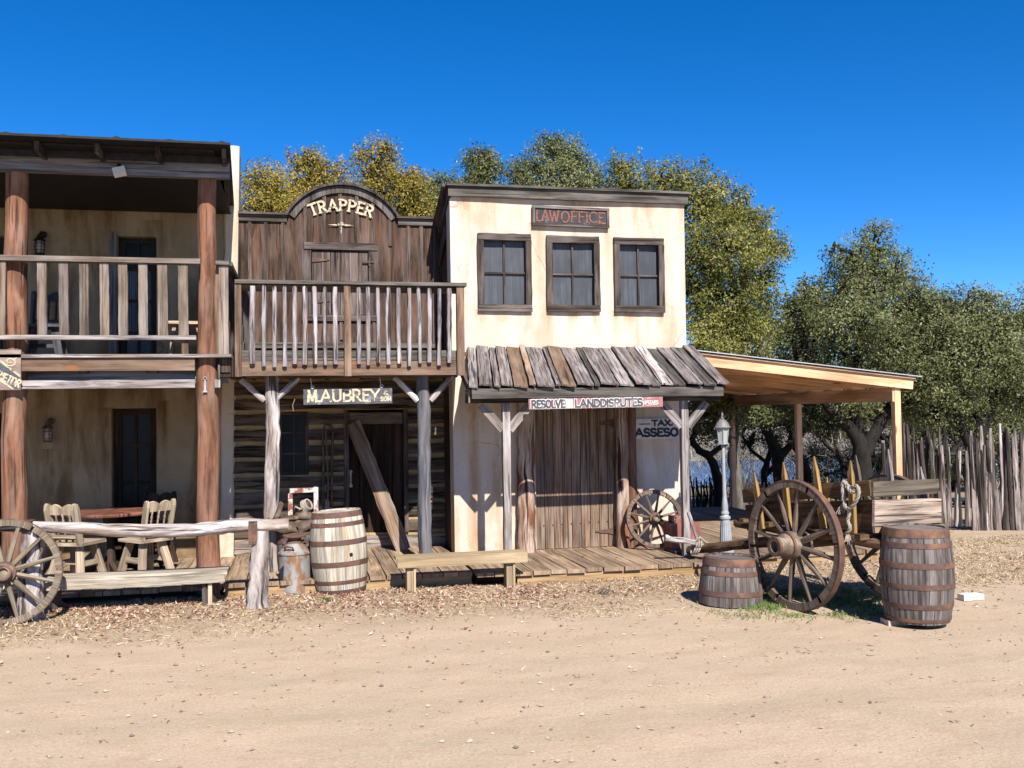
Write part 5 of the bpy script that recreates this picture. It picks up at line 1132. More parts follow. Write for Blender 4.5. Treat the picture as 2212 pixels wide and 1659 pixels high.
# slanted plank barring the door, cattle bone etc.
a, b_ = P(872, 1176, 13.0), P(762, 914, 13.42); a.z = .16
mb = MB(); mb.plank(a, b_, .2, .045, (0, -1, 0), .008, 16, r=.6); tag(mb.build('leaning_plank', M['door']), 'weathered plank leaning diagonally across the closed dark shop door', 'plank')
mb = MB(); c = P(660, 880, 11.95); mb.tube([P(661, 862, 11.8), P(659, 882, 11.8), P(662, 905, 11.82), P(664, 918, 11.8)], .006, 5); mb.tube([P(660, 882, 11.8), P(657, 900, 11.8)], .004, 5); 
tag(mb.build('straw_strand', M['drygrass']), 'pale dangling straw strand beside the left end of the M. AUBREY sign', 'straw')
bpy.data.objects.remove(bpy.data.objects['straw_strand'])
mb = MB(); mb.tube([P(637, 862, 11.78), P(632, 876, 11.78), P(634, 888, 11.78)], .005, 5); tag(mb.build('straw_strand', M['drygrass']), 'thin pale straw strand dangling from the brace left of the M. AUBREY sign', 'straw')

# =================================================================== chairs and table on the left porch
g = G(235, 1150, .74)
TB = thing('round_table', 'round red-brown table between the bleached chairs on the left porch', 'table', local=True)
mb = MB(); mb.lathe([(.46, .70), (.50, .705), (.505, .725), (.49, .74), (.001, .74)], 40, cap=(True, False)); mb.build('tabletop', M['table'], TB, smooth=2)
mb = MB(); mb.lathe([(.05, .0), (.07, .02), (.06, .2), (.04, .35), (.06, .5), (.10, .7)], 16); mb.build('pedestal', M['chairdark'], TB, smooth=2)
for k in range(4):
    a = math.pi/2*k+.4; mb = MB(); mb.beam((.04*math.cos(a), .04*math.sin(a), .12), (.32*math.cos(a), .32*math.sin(a), .03), .06, .05, (0, 0, 1)); mb.build('foot', M['chairdark'], TB)
place(TB, (P(235, 1107, 12.35).x, 12.45, DZ))
CH = chair('bleached wooden porch chair with its back to the street, left of the round table', M['chair'], 'chairs around the porch table')
def orient(o, seat_near, seat_far, c, z, flip=0):
    pass
# left chair: faces away-right
CH.location = (-2.50, 12.03, DZ); CH.rotation_euler = (0, 0, rad(156)); 
C2 = copy_tree(CH); C2['label'] = 'bleached wooden chair on the porch facing left, near the right log post'
C2.location = (-1.76, 12.08, DZ); C2.rotation_euler = (0, 0, rad(222))
C3 = chair('dark wooden chair in the shade behind the round table, under the lower window', M['chairdark'], 'chairs around the porch table')
c = P(332, 1100, 13.0); place(C3, (c.x, 12.95, DZ), rad(-10))
C4 = copy_tree(CH); C4['label'] = 'bleached wooden chair on the upper balcony beside the right log post'; C4['group'] = 'chairs on the upper balcony'
c = P(403, 700, 12.25); C4.location = (c.x, 12.25, FZ); C4.rotation_euler = (0, 0, rad(-90+4))
C5 = chair('blue-grey chair in deep shade on the upper balcony, behind its leftmost balusters', M['chairgrey'], 'chairs on the upper balcony')
c = P(98, 700, 12.7); place(C5, (c.x, 12.7, FZ), rad(4))
mb = MB(); c = P(236, 1190, 13.0); mb.tube([(c.x, 13.0, DZ), (c.x, 13.0, DZ+.25)], .04, 12); mb.tube([(c.x, 13.0, DZ+.25), (c.x, 13.0, DZ+.28)], [.04, .02], 12); tag(mb.build('white_jar', M['white']), 'white jar standing on the porch floor under the round table', 'jar')
# lanterns, floodlight, opener
c = P(36*0+100, 935, YW-.02); lantern('caged iron lantern on the ground-floor wall, left of the lower door', (c.x+.04, YW-.03, P(100, 932, YW).z), M['rustdark'], 'iron lanterns on the adobe wall')
c = P(91, 530, YW); L2 = lantern('caged iron lantern on the upper wall above the balcony, left of the balcony door', (c.x, YW-.03, P(91, 530, YW).z), M['ironblack'], 'iron lanterns on the adobe wall')
FL = thing('flood_light', 'small tilted flood light on the long grey roof beam', 'flood light', P(258, 371, YP-.2)); c = P(258, 371, YP-.24)
mb = MB(); mb.obox(c, V(.96, 0, .25), V(-.1, -.9, .4).normalized(), V(-.25, .1, .95).normalized(), .065, .025, .042); mb.build('housing', M['signgrey'], FL)
mb = MB(); mb.tube([c+V(-.02, .04, .03), c+V(-.02, .08, .09), c+V(-.02, .10, .1)], .018, 8); mb.build('bracket', M['ironblack'], FL)
OP = thing('bottle_opener', 'small metal bottle opener screwed to the right log post', 'bottle opener', P(443, 824, 11.2)); c = P(443, 826, YP-.135)
mb = MB(); mb.tube([(c.x+.016*math.cos(k*.5), c.y, c.z+.045+.02*math.sin(k*.5)) for k in range(14)], .0045, 6, cap=False); mb.build('ring', M['lampgrey'], OP)
mb = MB(); mb.prism([(-.016, -.09), (.016, -.09), (.026, -.11), (-.026, -.11)], -.01, .0, Matrix.Translation(c)); mb.prism([(-.011, .02), (.011, .02), (.011, -.09), (-.011, -.09)], -.005, 0, Matrix.Translation(c)); mb.build('plate', M['lampgrey'], OP)

# =================================================================== benches
ZS = .365; g0, g1 = G(-60, 1200, ZS), G(492, 1200, ZS)
yb = 10.74; BE = thing('long_bench', 'long weathered plank bench behind the hitching rail', 'bench', (-2.2, yb, 0))
xb1 = P(492, 1215, yb-.12).x
mb = MB(); mb.plank((-4.6, yb, ZS-.02), (xb1, yb, ZS-.02), .30, .04, (0, 0, 1), .004, 24, r=.6); mb.build('seat', M['benchold'], BE)
mb = MB(); mb.plank((-4.6, yb-.135, ZS-.085), (xb1-.03, yb-.135, ZS-.08), .09, .03, (0, -1, 0), .010, 24, r=.3); mb.build('apron', M['benchold'], BE)
for x in (xb1-.18, xb1-1.75, -4.2):
    mb = MB(); prof = [(-.13, 0), (.13, 0)]+[(.13*math.cos(rad(a)), .24+.12*math.sin(rad(a))) for a in range(0, 181, 20)]
    mb.prism(prof, -.02, .02, Matrix.Translation((x, yb+.02, 0)) @ Matrix.Rotation(rad(60), 4, 'Z')); mb.build('leg', M['trim'], BE)
    mb = MB(); mb.box(x-.02, x+.02, yb-.115, yb-.075, 0, ZS-.042); mb.build('leg', M['chair'], BE)
mb = MB(); mb.beam((xb1-.75, yb, ZS-.06), (xb1-.2, yb, .18), .05, .03, (0, -1, 0)); mb.build('brace', M['trim'], BE)
yb = 10.72; x0, x1 = P(855, 1215, yb).x, P(1138, 1205, yb).x; z0 = P(990, 1200, yb).z
ZB = .40; B = thing('low_bench', 'low new pine bench on the ground in front of the two wooden porches', 'bench', ((x0+x1)/2, yb, 0))
mb = MB(); mb.box(x0, x1, yb-.02, yb+.20, ZB-.03, ZB, r=.7); mb.build('seat', M['bench'], B)
mb = MB(); mb.box(x0+.015, x1, yb-.045, yb-.022, ZB-.115, ZB-.001, r=.8); mb.build('apron', M['bench'], B)
for px in (888, 1103):
    x = P(px, 1250, yb).x; mb = MB(); mb.box(x-.045, x+.025, yb-.0, yb+.16, -.02, ZB-.031, r=.3); mb.build('leg', M['bench'], B)
    mb = MB(); mb.box(x+.027, x+.05, yb-.02, yb+.03, -.02, ZB-.031, r=.9); mb.build('leg_cleat', M['bench'], B)

# =================================================================== hitching rail and left wheel
YH = 10.42; HR = thing('hitching_rail', 'bleached split-log hitching rail strapped on two thick posts', 'hitching rail', (-1.5, YH, 0))
path = [(-140, 1135, 10), (0, 1137, 10), (110, 1138, 11), (190, 1142, 12), (270, 1146, 13), (340, 1147, 14), (420, 1145, 13), (480, 1139, 14), (530, 1134, 14), (580, 1134, 12.5), (623, 1133, 12)]
pts = [P(x, y, YH) for x, y, r_ in path]; rs = [r_/2100*10.6 for x, y, r_ in path]
P2, R2 = [], []
for i in range(len(pts)-1):
    for k in range(4): t_ = k/4; P2.append(pts[i].lerp(pts[i+1], t_)+V(0, U(-.003, .003), U(-.003, .003))); R2.append((rs[i]*(1-t_)+rs[i+1]*t_)*(1+U(-.03, .03)))
P2.append(pts[-1]); R2.append(rs[-1]); mb = MB(); mb.tube(P2, R2, 12, .07, r=.8); mb.build('rail', M['log'], HR, smooth=2)
for (px, wpx, pxb) in ((560, 34, 554), (66, 40, 66)):
    a = P(pxb, 1300, YH); a.z = -.05; b_ = P(px+4, 1146, YH); R = wpx/2/2100*10.6
    pts, rs = rough_log([a, b_], R, wob=.05, seg=14, taper=(1.3, .95)); mb = MB(); mb.tube(pts, rs, 14, .11, r=.6); mb.build('post', M['log'], HR, smooth=2)
    c = P(px-13 if px > 100 else px-4, 1140, YH); rr = 13.5/2100*10.6
    mb = MB(); mb.box(c.x-.045, c.x+.045, YH-rr-.012, YH-rr-.004, c.z-.16, c.z+.055, r=.5); mb.box(c.x-.045, c.x+.045, YH-rr-.004, YH+rr, c.z+.066, c.z+.074); mb.build('iron_strap', M['rustdark'], HR)
    for dz in (.03, -.1, -.135): mb = MB(); mb.sphere(V(c.x, YH-rr-.014, c.z+dz), .01, .006, .01, 8); mb.build('strap_bolt', M['rust'], HR)
W1 = thing('wagon_wheel', 'grey-brown wagon wheel leaning on the hitching rail post at the left edge', 'wagon wheel', local=True, group='loose wagon wheels')
wheel_parts(W1, .505, .062, .05, 12, .105, .20, M['wheel'], M['hub'], M['rustdark'], spR=.021)
c = G(25, 1339); place(W1, (c.x, 10.22, .50), rad(8), rad(-7))
W2 = thing('wagon_wheel', 'wagon wheel leaning against the law office wall under the TAX ASSESO sign', 'wagon wheel', local=True, group='loose wagon wheels')
wheel_parts(W2, .375, .045, .045, 12, .075, .20, M['wheeldark'], M['hub'], M['rustdark'], spR=.014)
c = P(1415, 1121, 12.1); place(W2, (c.x, 12.12, c.z), rad(-4), rad(-14))
# =================================================================== cart
gA, gB = G(1718, 1317), G(1923, 1296); axl = V(math.cos(rad(14)), math.sin(rad(14)), 0); TRK = 1.32; tail = V(axl.y, -axl.x, 0)
Rw = .63
CT = thing('cart', 'old two-wheeled wooden cart with stake sides, its shaft resting on the boardwalk', 'cart', gA+axl*.7)
O = V(gA.x, gA.y, 0)
def K(s_, t_, z): return O+tail*s_+axl*t_+V(0, 0, z)
for (t_, sgn) in ((0, -1), (TRK, 1)):
    Wt = thing('wheel', '', '', local=True); del Wt['label'], Wt['category']
    wheel_parts(Wt, Rw, .07, .06, 12, .138, .40, M['wheeldark'], M['hub'], M['rustdark'], spR=.024, dish=.0, a0=.02)
    # put the pieces under one rim part: rim is the wheel
    rim = [c_ for c_ in Wt.children if c_.name.startswith('rim')][0]
    yaxis = -axl*(-1 if sgn == -1 else 1); yl = axl if sgn == -1 else -axl; xl_ = V(yl.y, -yl.x, 0); mtx = Matrix.Identity(4)
    for i in range(3): mtx[i][0], mtx[i][1], mtx[i][2] = xl_[i], yl[i], (0, 0, 1)[i]
    mtx[0][3], mtx[1][3], mtx[2][3] = K(0, t_, Rw)-ORG[CT]
    for c_ in list(Wt.children):
        if c_ is rim: c_.name = 'wheel'; c_.parent = CT; c_.matrix_local = mtx
    for c_ in list(Wt.children): c_.parent = rim
    bpy.data.objects.remove(Wt)
mb = MB(); mb.tube([K(0, -.03, Rw), K(0, TRK+.03, Rw)], .045, 10); mb.beam(K(0, .2, Rw+.05), K(0, TRK-.2, Rw+.05), .12, .12, (0, 0, 1)); mb.build('axle', M['pole'], CT)
nA = axl
def KS(px, py, t_): return PL(px, py, K(0, t_, 0), axl)
def sz(px, py, t_):
    q = KS(px, py, t_); return (q-O).dot(tail), q.z
TN, TF = .24, 1.03
sL, _ = sz(1606, 1070, TN); sR, _ = sz(1879, 1055, TN)
for t_ in (TN+.02, TF-.02):
    pts, rs = rough_log([K(sL-.15, t_, .715), K(sR+.12, t_, .715)], .05, wob=.08, seg=12); mb = MB(); mb.tube(pts, rs, 9, .1); mb.build('frame_rail', M['pole'], CT, smooth=2)
for s_ in (sL+.1, sL+.5, 0.25, sR-.05):
    mb = MB(); mb.beam(K(s_, TN-.12, .77), K(s_, TF+.12, .77), .07, .05, (0, 0, 1)); mb.build('cross_bar', M['pole'], CT)
mb = MB()
for k in range(5):
    t_ = TN+.05+(TF-TN)*k/5; mb.plank(K(sL, t_+.08, .81), K(sR+.02, t_+.08, .81), .17, .025, (0, 0, 1), .004, 4)
mb.build('floor_boards', M['cartgrey'], CT)
def side_board(px0, py0a, py0b, px1, py1a, py1b, t_, mat, off=0, th=.03):
    s0, z0a = sz(px0, py0a, t_); _, z0b = sz(px0, py0b, t_); s1_, z1a = sz(px1, py1a, t_); _, z1b = sz(px1, py1b, t_)
    mb = MB(); mb.plank(K(s0, t_+off, (z0a+z0b)/2), K(s1_, t_+off, (z1a+z1b)/2), 0, th, -axl, .004, 10, ends=(abs(z0a-z0b), abs(z1a-z1b))); mb.build('side_board', mat, CT)
side_board(1606, 1057, 1086, 1881, 1037, 1071, TN, M['cart'])
side_board(1608, 1091, 1146, 1886, 1079, 1143, TN, M['cart'], .035)
side_board(1700, 1046, 1075, 1890, 1040, 1068, TF, M['cart'])
side_board(1700, 1082, 1132, 1890, 1080, 1130, TF, M['cart'])
# tail boards face the right front
def KT(px, py, s_): 
    q = PL(px, py, K(s_, 0, 0), tail); return (q-O).dot(axl), q.z
for (py0a, py0b, py1a, py1b, mt, off, pe) in ((1041, 1074, 1034, 1066, 'cartgrey', .0, 2024), (1080, 1137, 1076, 1129, 'cartlight', .012, 2026), (1139, 1150, 1131, 1141, 'bench', .02, 2032)):
    t0, za_ = KT(1882, py0a, sR+.02); _, zb_2 = KT(1882, py0b, sR+.02); t1, zc_ = KT(pe, py1a, sR+.02); _, zd_ = KT(pe, py1b, sR+.02)
    mb = MB(); mb.plank(K(sR+.03+off, t0, (za_+zb_2)/2), K(sR+.03+off, t1, (zc_+zd_)/2), 0, .03, tail, .004, 8, ends=(za_-zb_2, zc_-zd_)); mb.build('tail_board', M[mt], CT)
t1 = KT(2027, 1100, sR+.02)[0]; mb = MB(); mb.plank(K(sR+.03, t1+.02, .72), K(sR+.03, t1-.01, 1.15), .06, .05, tail, .003, 4); mb.build('corner_post', M['cartgrey'], CT)
mb = MB(); mb.beam(K(sR+.08, t1-.75, .74), K(sR+.08, t1+.1, .74), .07, .06, (0, 0, 1)); mb.build('tail_beam', M['bench'], CT)
def stake(bx_, by_, tx_, ty_, t_, mat='stake', w_=.055, tip=.1):
    s0, z0 = sz(bx_, by_, t_); s1_, z1 = sz(tx_, ty_, t_); a, b_ = K(s0, t_, z0), K(s1_, t_, z1); d = (b_-a)
    mb = MB(); mb.plank(a, a+d*(1-tip/d.length), w_, .04, -axl, .003, 5); mb.build('stake', M[mat], CT); o_ = mb
    # pointed tip belongs to the same stake
    bpy.data.objects.remove(CT.children[-1]) if False else None
    return a, b_
def stake2(bx_, by_, tx_, ty_, t_, mat='stake', w_=.055, tip=.14):
    s0, z0 = sz(bx_, by_, t_); s1_, z1 = sz(tx_, ty_, t_); a, b_ = K(s0, t_, z0), K(s1_, t_, z1); d = (b_-a); L = d.length; d.normalize()
    mb = MB(); wv = d.cross(axl).normalized(); n_ = 6; r_ = random.random(); base = 0; th = .02
    prof = [(0, w_*.5), (L*.3, w_*.55), (L*.6, w_*.5), (L-tip, w_*.42), (L-tip*.4, w_*.2), (L, .006)]
    for (h, ww) in prof:
        for (sx__, sy__) in ((-1, -1), (1, -1), (1, 1), (-1, 1)): mb.v.append(a+d*h+wv*(sx__*ww)+axl*(sy__*min(th, ww)))
    for i in range(len(prof)-1):
        for k in range(4):
            k2 = (k+1) % 4; mb.face([4*i+k, 4*i+k2, 4*i+4+k2, 4*i+4+k], [(prof[i][0], k*.06), (prof[i][0], k*.06+.05), (prof[i+1][0], k*.06+.05), (prof[i+1][0], k*.06)], r_)
    mb.face([3, 2, 1, 0], [(0, 0)]*4, r_); mb.face([20, 21, 22, 23], [(0, 0)]*4, r_); mb.build('stake', M[mat], CT)
for q in ((1648, 1154, 1629, 1021), (1705, 1142, 1692, 998), (1780, 1150, 1758, 986), (1844, 1152, 1837, 995)): stake2(*q, TN-.05)
for q in ((1786, 1100, 1786, 1030, TF-.05, 'stake'), (1862, 1100, 1848, 983, TF, 'cartgrey'), (1930, 1120, 1918, 970, TF+.05, 'grey'), (1998, 1100, 1988, 1008, TF+.02, 'grey')): stake2(*q)
# shaft
a = G(1482, 1192, .24); b_ = K(sL-.1, .7, .70); 
aa = PL(1480, 1190, K(0, .62, 0), axl)
pts, rs = rough_log([V(aa.x, aa.y, max(aa.z, .22)), V(aa.x, aa.y, max(aa.z, .22)).lerp(K(0, .62, .70), .5), K(0, .62, .68)], .055, wob=.07, seg=14, taper=(1, 1.1)); mb = MB(); mb.tube(pts, rs, 10, .08, r=.6); mb.build('shaft', M['pole'], CT, smooth=2)
SH = pts[2]; print('shaft tip', pts[0], 'cart', sL, sR, tail, axl)
yk = [P(x, y, SH.y-.02) for x, y in ((1436, 1162), (1452, 1166), (1475, 1168), (1500, 1172), (1520, 1178))]
mb = MB(); P2, R2 = rough_log(yk, .04, wob=.1, seg=12, taper=(1.0, .7)); mb.tube(P2, R2, 9, .1, r=.9); tag(mb.build('yoke_branch', M['log'], None, smooth=2), 'short bleached branch lashed across the tip of the cart shaft', 'branch')
mb = MB(); c = P(1502, 1176, SH.y); 
for k in range(3):
    mb.tube([(c.x-.02+.03*k+.03*math.sin(j*.5), c.y-.07*math.cos(j*.52), c.z-.03+.085*math.sin(j*.52)) for j in range(13)], .012, 6)
mb.tube([P(1505, 1170, SH.y-.05), P(1512, 1160, SH.y-.05), P(1525, 1172, SH.y-.05), P(1535, 1178, SH.y)], .012, 6)
tag(mb.build('lashing_rope', M['ropew'], None, smooth=True), 'pale rope lashing tied round the cart shaft and branch', 'rope')
# rope on the stake
q0 = lambda x, y, d=.12: KS(x, y, TN-d)
RP = thing('rope', 'twisted pale rope looped round a yellow cart stake, its frayed end hanging down', 'rope', q0(1840, 1070))
def twisted(pts, R, r_, turns, mat, nm, root):
    pts = [V(*p) for p in pts]; dense = []
    for i in range(len(pts)-1):
        p0, p1, p2, p3 = pts[max(i-1, 0)], pts[i], pts[i+1], pts[min(i+2, len(pts)-1)]
        for k in range(8):
            t_ = k/8; dense.append(.5*((2*p1)+(p2-p0)*t_+(2*p0-5*p1+4*p2-p3)*t_*t_+(3*p1-p0-3*p2+p3)*t_**3))
    dense.append(pts[-1]); mb = MB()
    for s_ in range(3):
        out = []
        for i, p in enumerate(dense):
            d = (dense[min(i+1, len(dense)-1)]-dense[max(i-1, 0)]).normalized(); u_ = d.cross(V(.3, .9, .1)).normalized(); v_ = d.cross(u_)
            a_ = s_*2.094+i*turns; out.append(p+u_*math.cos(a_)*R+v_*math.sin(a_)*R)
        mb.tube(out, r_, 6)
    return mb.build(nm, mat, root, smooth=True)
twisted([q0(1838, 1058), q0(1822, 1040, .13), q0(1821, 1066, .14), q0(1826, 1095, .14), q0(1837, 1097, .14), q0(1850, 1080, .14), q0(1855, 1062, .14), q0(1850, 1050, .13), q0(1838, 1054)], .0095, .011, .5, M['ropew'], 'loop', RP)
twisted([q0(1828, 1050), q0(1840, 1063, .15), q0(1850, 1058, .13)], .0095, .011, .5, M['ropew'], 'knot', RP)
twisted([q0(1832, 1097), q0(1834, 1110), q0(1831, 1125), q0(1836, 1140), q0(1829, 1152)], .009, .011, .5, M['ropew'], 'hanging_end', RP)
mb = MB()
for k in range(9): 
    p = q0(1819, 1088); mb.tube([p, p+V(-.04+.015*k, -.01, -.03-U(0, .04)), p+V(-.07+.018*k+U(-.01, .01), -.01, -.06-U(0, .05))], .004, 4)
    p = q0(1830, 1148); mb.tube([p, p+V(-.03+.007*k, -.01, -.05-U(0, .03)), p+V(-.04+.01*k+U(-.01, .01), -.01, -.09-U(0, .05))], .004, 4)
mb.build('frayed_strands', M['ropew'], RP)
# red boxes and stick behind the right awning post
c = P(1466, 1150, 11.75)
BX = thing('red_crate', 'dull red wooden crate with a rope-handled lid, behind the right awning post', 'crate', (c.x, 11.8, .15))
x0, x1, z0, z1 = RC(1452, 1130, 1512, 1185, 11.7); mb = MB()
mb.box(x0, x1, 11.7, 12.0, .15, z1, r=.5); mb.build('body', M['redpaint'], BX)
mb = MB(); mb.box(P(1459, 1125, 11.7).x, P(1497, 1125, 11.7).x, 11.78, 11.95, z1+.001, z1+.085); mb.build('lid_block', M['redpaint'], BX)
mb = MB(); c = P(1457, 1122, 11.72); mb.tube([(c.x+.02*math.cos(k*.6), c.y, c.z+.035*math.sin(k*.6)) for k in range(11)], .008, 6); mb.build('rope_handle', M['ropew'], BX)
mb = MB(); mb.box(x0-.02, x1-.1, 11.55, 11.9, .156, .2, r=.1); tag(mb.build('dark_plank', M['trim']), 'dark short plank lying on the porch floor below the red crate', 'plank')
a, b_ = P(1487, 1106, 11.33), P(1508, 1168, 11.33); mb = MB(); P2, R2 = rough_log([b_, b_.lerp(a, .6), a], .022, wob=.08, seg=8); mb.tube(P2, R2, 8, .08, r=.9); tag(mb.build('leaning_stick', M['log'], None, smooth=2), 'bare grey stick leaning on the right awning post', 'stick')

# =================================================================== lamp post
LP = thing('lamp_post', 'light grey cast lamp post with a glazed lantern, between the law office and the cart', 'lamp post', local=True)
g = G(1569, 1203, .13); 
mb = MB(); mb.lathe([(.155, 0), (.155, .05), (.12, .07)], 8, cap=(True, False), r=.5); mb.lathe([(.12, .07), (.095, .25), (.075, .58), (.07, .62)], 16, cap=(False, False))
for k in range(16):
    a = 6.283*k/16; mb.tube([(.118*math.cos(a), .118*math.sin(a), .08), (.093*math.cos(a), .093*math.sin(a), .26), (.073*math.cos(a), .073*math.sin(a), .57)], .008, 4)
mb.lathe([(.07, .62), (.088, .63), (.09, .665), (.062, .68), (.055, .70), (.066, .71), (.066, .74), (.055, .75), (.05, .78), (.055, .80), (.045, .90), (.034, 1.0), (.033, 1.02)], 20, cap=(False, False)); mb.build('base', M['lampgrey'], LP, smooth=2)
mb = MB(); mb.lathe([(.033, 1.02), (.029, 1.4), (.025, 1.78), (.022, 1.80)], 16, cap=(False, False)); mb.build('pole', M['lampgrey'], LP, smooth=2)
mb = MB(); z = 1.80
mb.lathe([(.022, z), (.035, z+.02), (.02, z+.04), (.05, z+.06)], 16, cap=(False, False)); mb.lathe([(.085, z+.06), (.10, z+.065), (.10, z+.085), (.08, z+.09)], 6); 
for k in range(6):
    a = math.pi/3*k; mb.tube([(.075*math.cos(a), .075*math.sin(a), z+.085), (.105*math.cos(a), .105*math.sin(a), z+.335)], .008, 5)
mb.build('lantern_frame', M['lampgrey'], LP)
mb = MB(); mb.lathe([(.125, z+.33), (.135, z+.345), (.12, z+.36), (.095, z+.42), (.055, z+.465), (.02, z+.485), (.028, z+.50), (.012, z+.52), (.018, z+.545), (.004, z+.60)], 6*3, cap=(True, False)); mb.build('lantern_cap', M['lampdark'], LP, smooth=2)
mb = MB(); mb.lathe([(.070, z+.088), (.098, z+.33)], 6, cap=(False, False)); mb.build('lantern_glass', M['lampglass'], LP)
mb = MB(); mb.lathe([(.018, z+.1), (.022, z+.14), (.034, z+.2), (.026, z+.26), (.004, z+.29)], 12); mb.build('bulb', M['white'], LP, smooth=True)
hh = P(1561, 890, g.y).z; hbt = .13; place(LP, (g.x, g.y, .13), .3); sc_l = (hh-.13)/2.40; LP.scale = (sc_l, sc_l, sc_l); LP.rotation_euler = (0, rad(-.6), .2)
# white brick
c = G(2098, 1296); mb = MB(); mb.plank((c.x-.12, c.y, .035), (c.x+.10, c.y, .035), .1, .06, (0, 0, 1), .008, 4); tag(mb.build('white_block', M['white']), 'small chalky white block lying on the ground right of the tall barrel', 'block')

# =================================================================== fences
def stick_mesh(mb, a, b_, R, wob=.1, n=7, seg=7, tip=.5):
    pts, rs = rough_log([a, b_], R, wob=wob, seg=seg, taper=(1.1, .85)); rs[-1] *= tip; mb.tube(pts, rs, n, .14)
FN = thing('stake_fence', 'tall ragged fence of bleached cedar stakes beyond the cart, at the right edge', 'fence', (11, 13.4, 0), group=None)
fa, fb = G(1900, 1156), G(2050, 1152); fc = G(2212, 1150); fdir = None
A0, A1, A2 = V(8.7, 15.1, 0), V(10.0, 13.75, 0), V(13.4, 12.6, 0)
def fpt(px, d):
    """point on the fence line seen at photo x px"""
    r_ = ray(px, 1100); best = None
    for (p, q) in ((A0, A1), (A1, A2)):
        dd = q-p; den = r_.x*dd.y-r_.y*dd.x
        t_ = (p.x*dd.y-p.y*dd.x)/den; u_ = (r_.x*t_-p.x)/dd.x
        if -.02 <= u_ <= 1.02 or best is None: best = V(r_.x*t_, r_.y*t_, 0)
        if -.02 <= u_ <= 1.02: break
    return best
px = 1916.; tops = {1916: 950, 1930: 925, 1940: 915, 1955: 910, 1970: 935, 1985: 945, 2000: 935, 2015: 945, 2030: 955, 2050: 968, 2080: 970, 2100: 960, 2120: 955, 2150: 945, 2180: 938, 2212: 935, 2300: 930}
ks = sorted(tops)
def topy(p):
    for i in range(len(ks)-1):
        if ks[i] <= p <= ks[i+1]: return tops[ks[i]]+(tops[ks[i+1]]-tops[ks[i]])*(p-ks[i])/(ks[i+1]-ks[i])
    return 940
cnt = 0
while px < 2290 and cnt < 97:
    gate = 2040 < px < 2100
    p = fpt(px, 0); ty = topy(px)+U(-20, 22)+(-30 if random.random() < .12 else 0); zt_ = P(px, ty, p.y).z; Rr_ = U(.020, .044) if not gate else U(.022, .04)
    
    mb = MB(); lean = U(-.09, .09); stick_mesh(mb, V(p.x, p.y+U(-.03, .03), (-.05 if not gate else .06)), V(p.x+lean, p.y+U(-.04, .04), zt_), Rr_, tip=U(.3, .9))
    q_ = random.random(); mb.build('stake', M['log'] if q_ < .12 else (M['stick'] if q_ < (.8 if px > 2034 else .5) else M['stickdark']), FN, smooth=2); cnt += 1
    px += Rr_*2*2100/p.length*(U(.45, .82) if not gate else U(.8, 1.3))
for (z_, e) in ((.42, 0), (1.02, .0), (1.2, 0)):
    mb = MB(); a, b_ = fpt(2034, 0), fpt(2132, 0); pts, rs = rough_log([a+V(0, .07, z_), b_+V(0, .07, z_)], .035, seg=8); mb.tube(pts, rs, 7, .1); a, b_ = fpt(2134, 0), fpt(2290, 0); pts, rs = rough_log([a+V(0, .09, z_), b_+V(0, .09, z_)], .035, seg=12); mb.tube(pts, rs, 7, .1); mb.build('cross_rail', M['stick'], FN, smooth=2)
mb = MB(); a, b_ = fpt(2080, 0), fpt(2124, 0); mb.tube([a+V(0, .05, .85), b_+V(0, .05, .5)], .03, 7); mb.build('gate_brace', M['stick'], FN, smooth=2)
FT = thing('picket_fence', 'low fence of thin dark stakes under the oaks behind the lamp post', 'fence', (12, 19, hgt(12, 19)))
for k in range(70):
    px = 1492+k*3.9+U(-1.5, 1.5)+ (k > 50)*(k-50)*6; p = P(px, 1080, 19.5+.4*math.sin(k*.2)); z0 = hgt(p.x, p.y); zt_ = P(px, U(1028, 1052), p.y).z; R = U(.012, .028)
    mb = MB(); mb.tube([(p.x, p.y, z0-.05), (p.x+U(-.03, .03), p.y, (z0+zt_)/2), (p.x+U(-.06, .06), p.y, zt_)], [R, R, R*.7], 6, .1); mb.build('stake', M['stickdark'], FT)
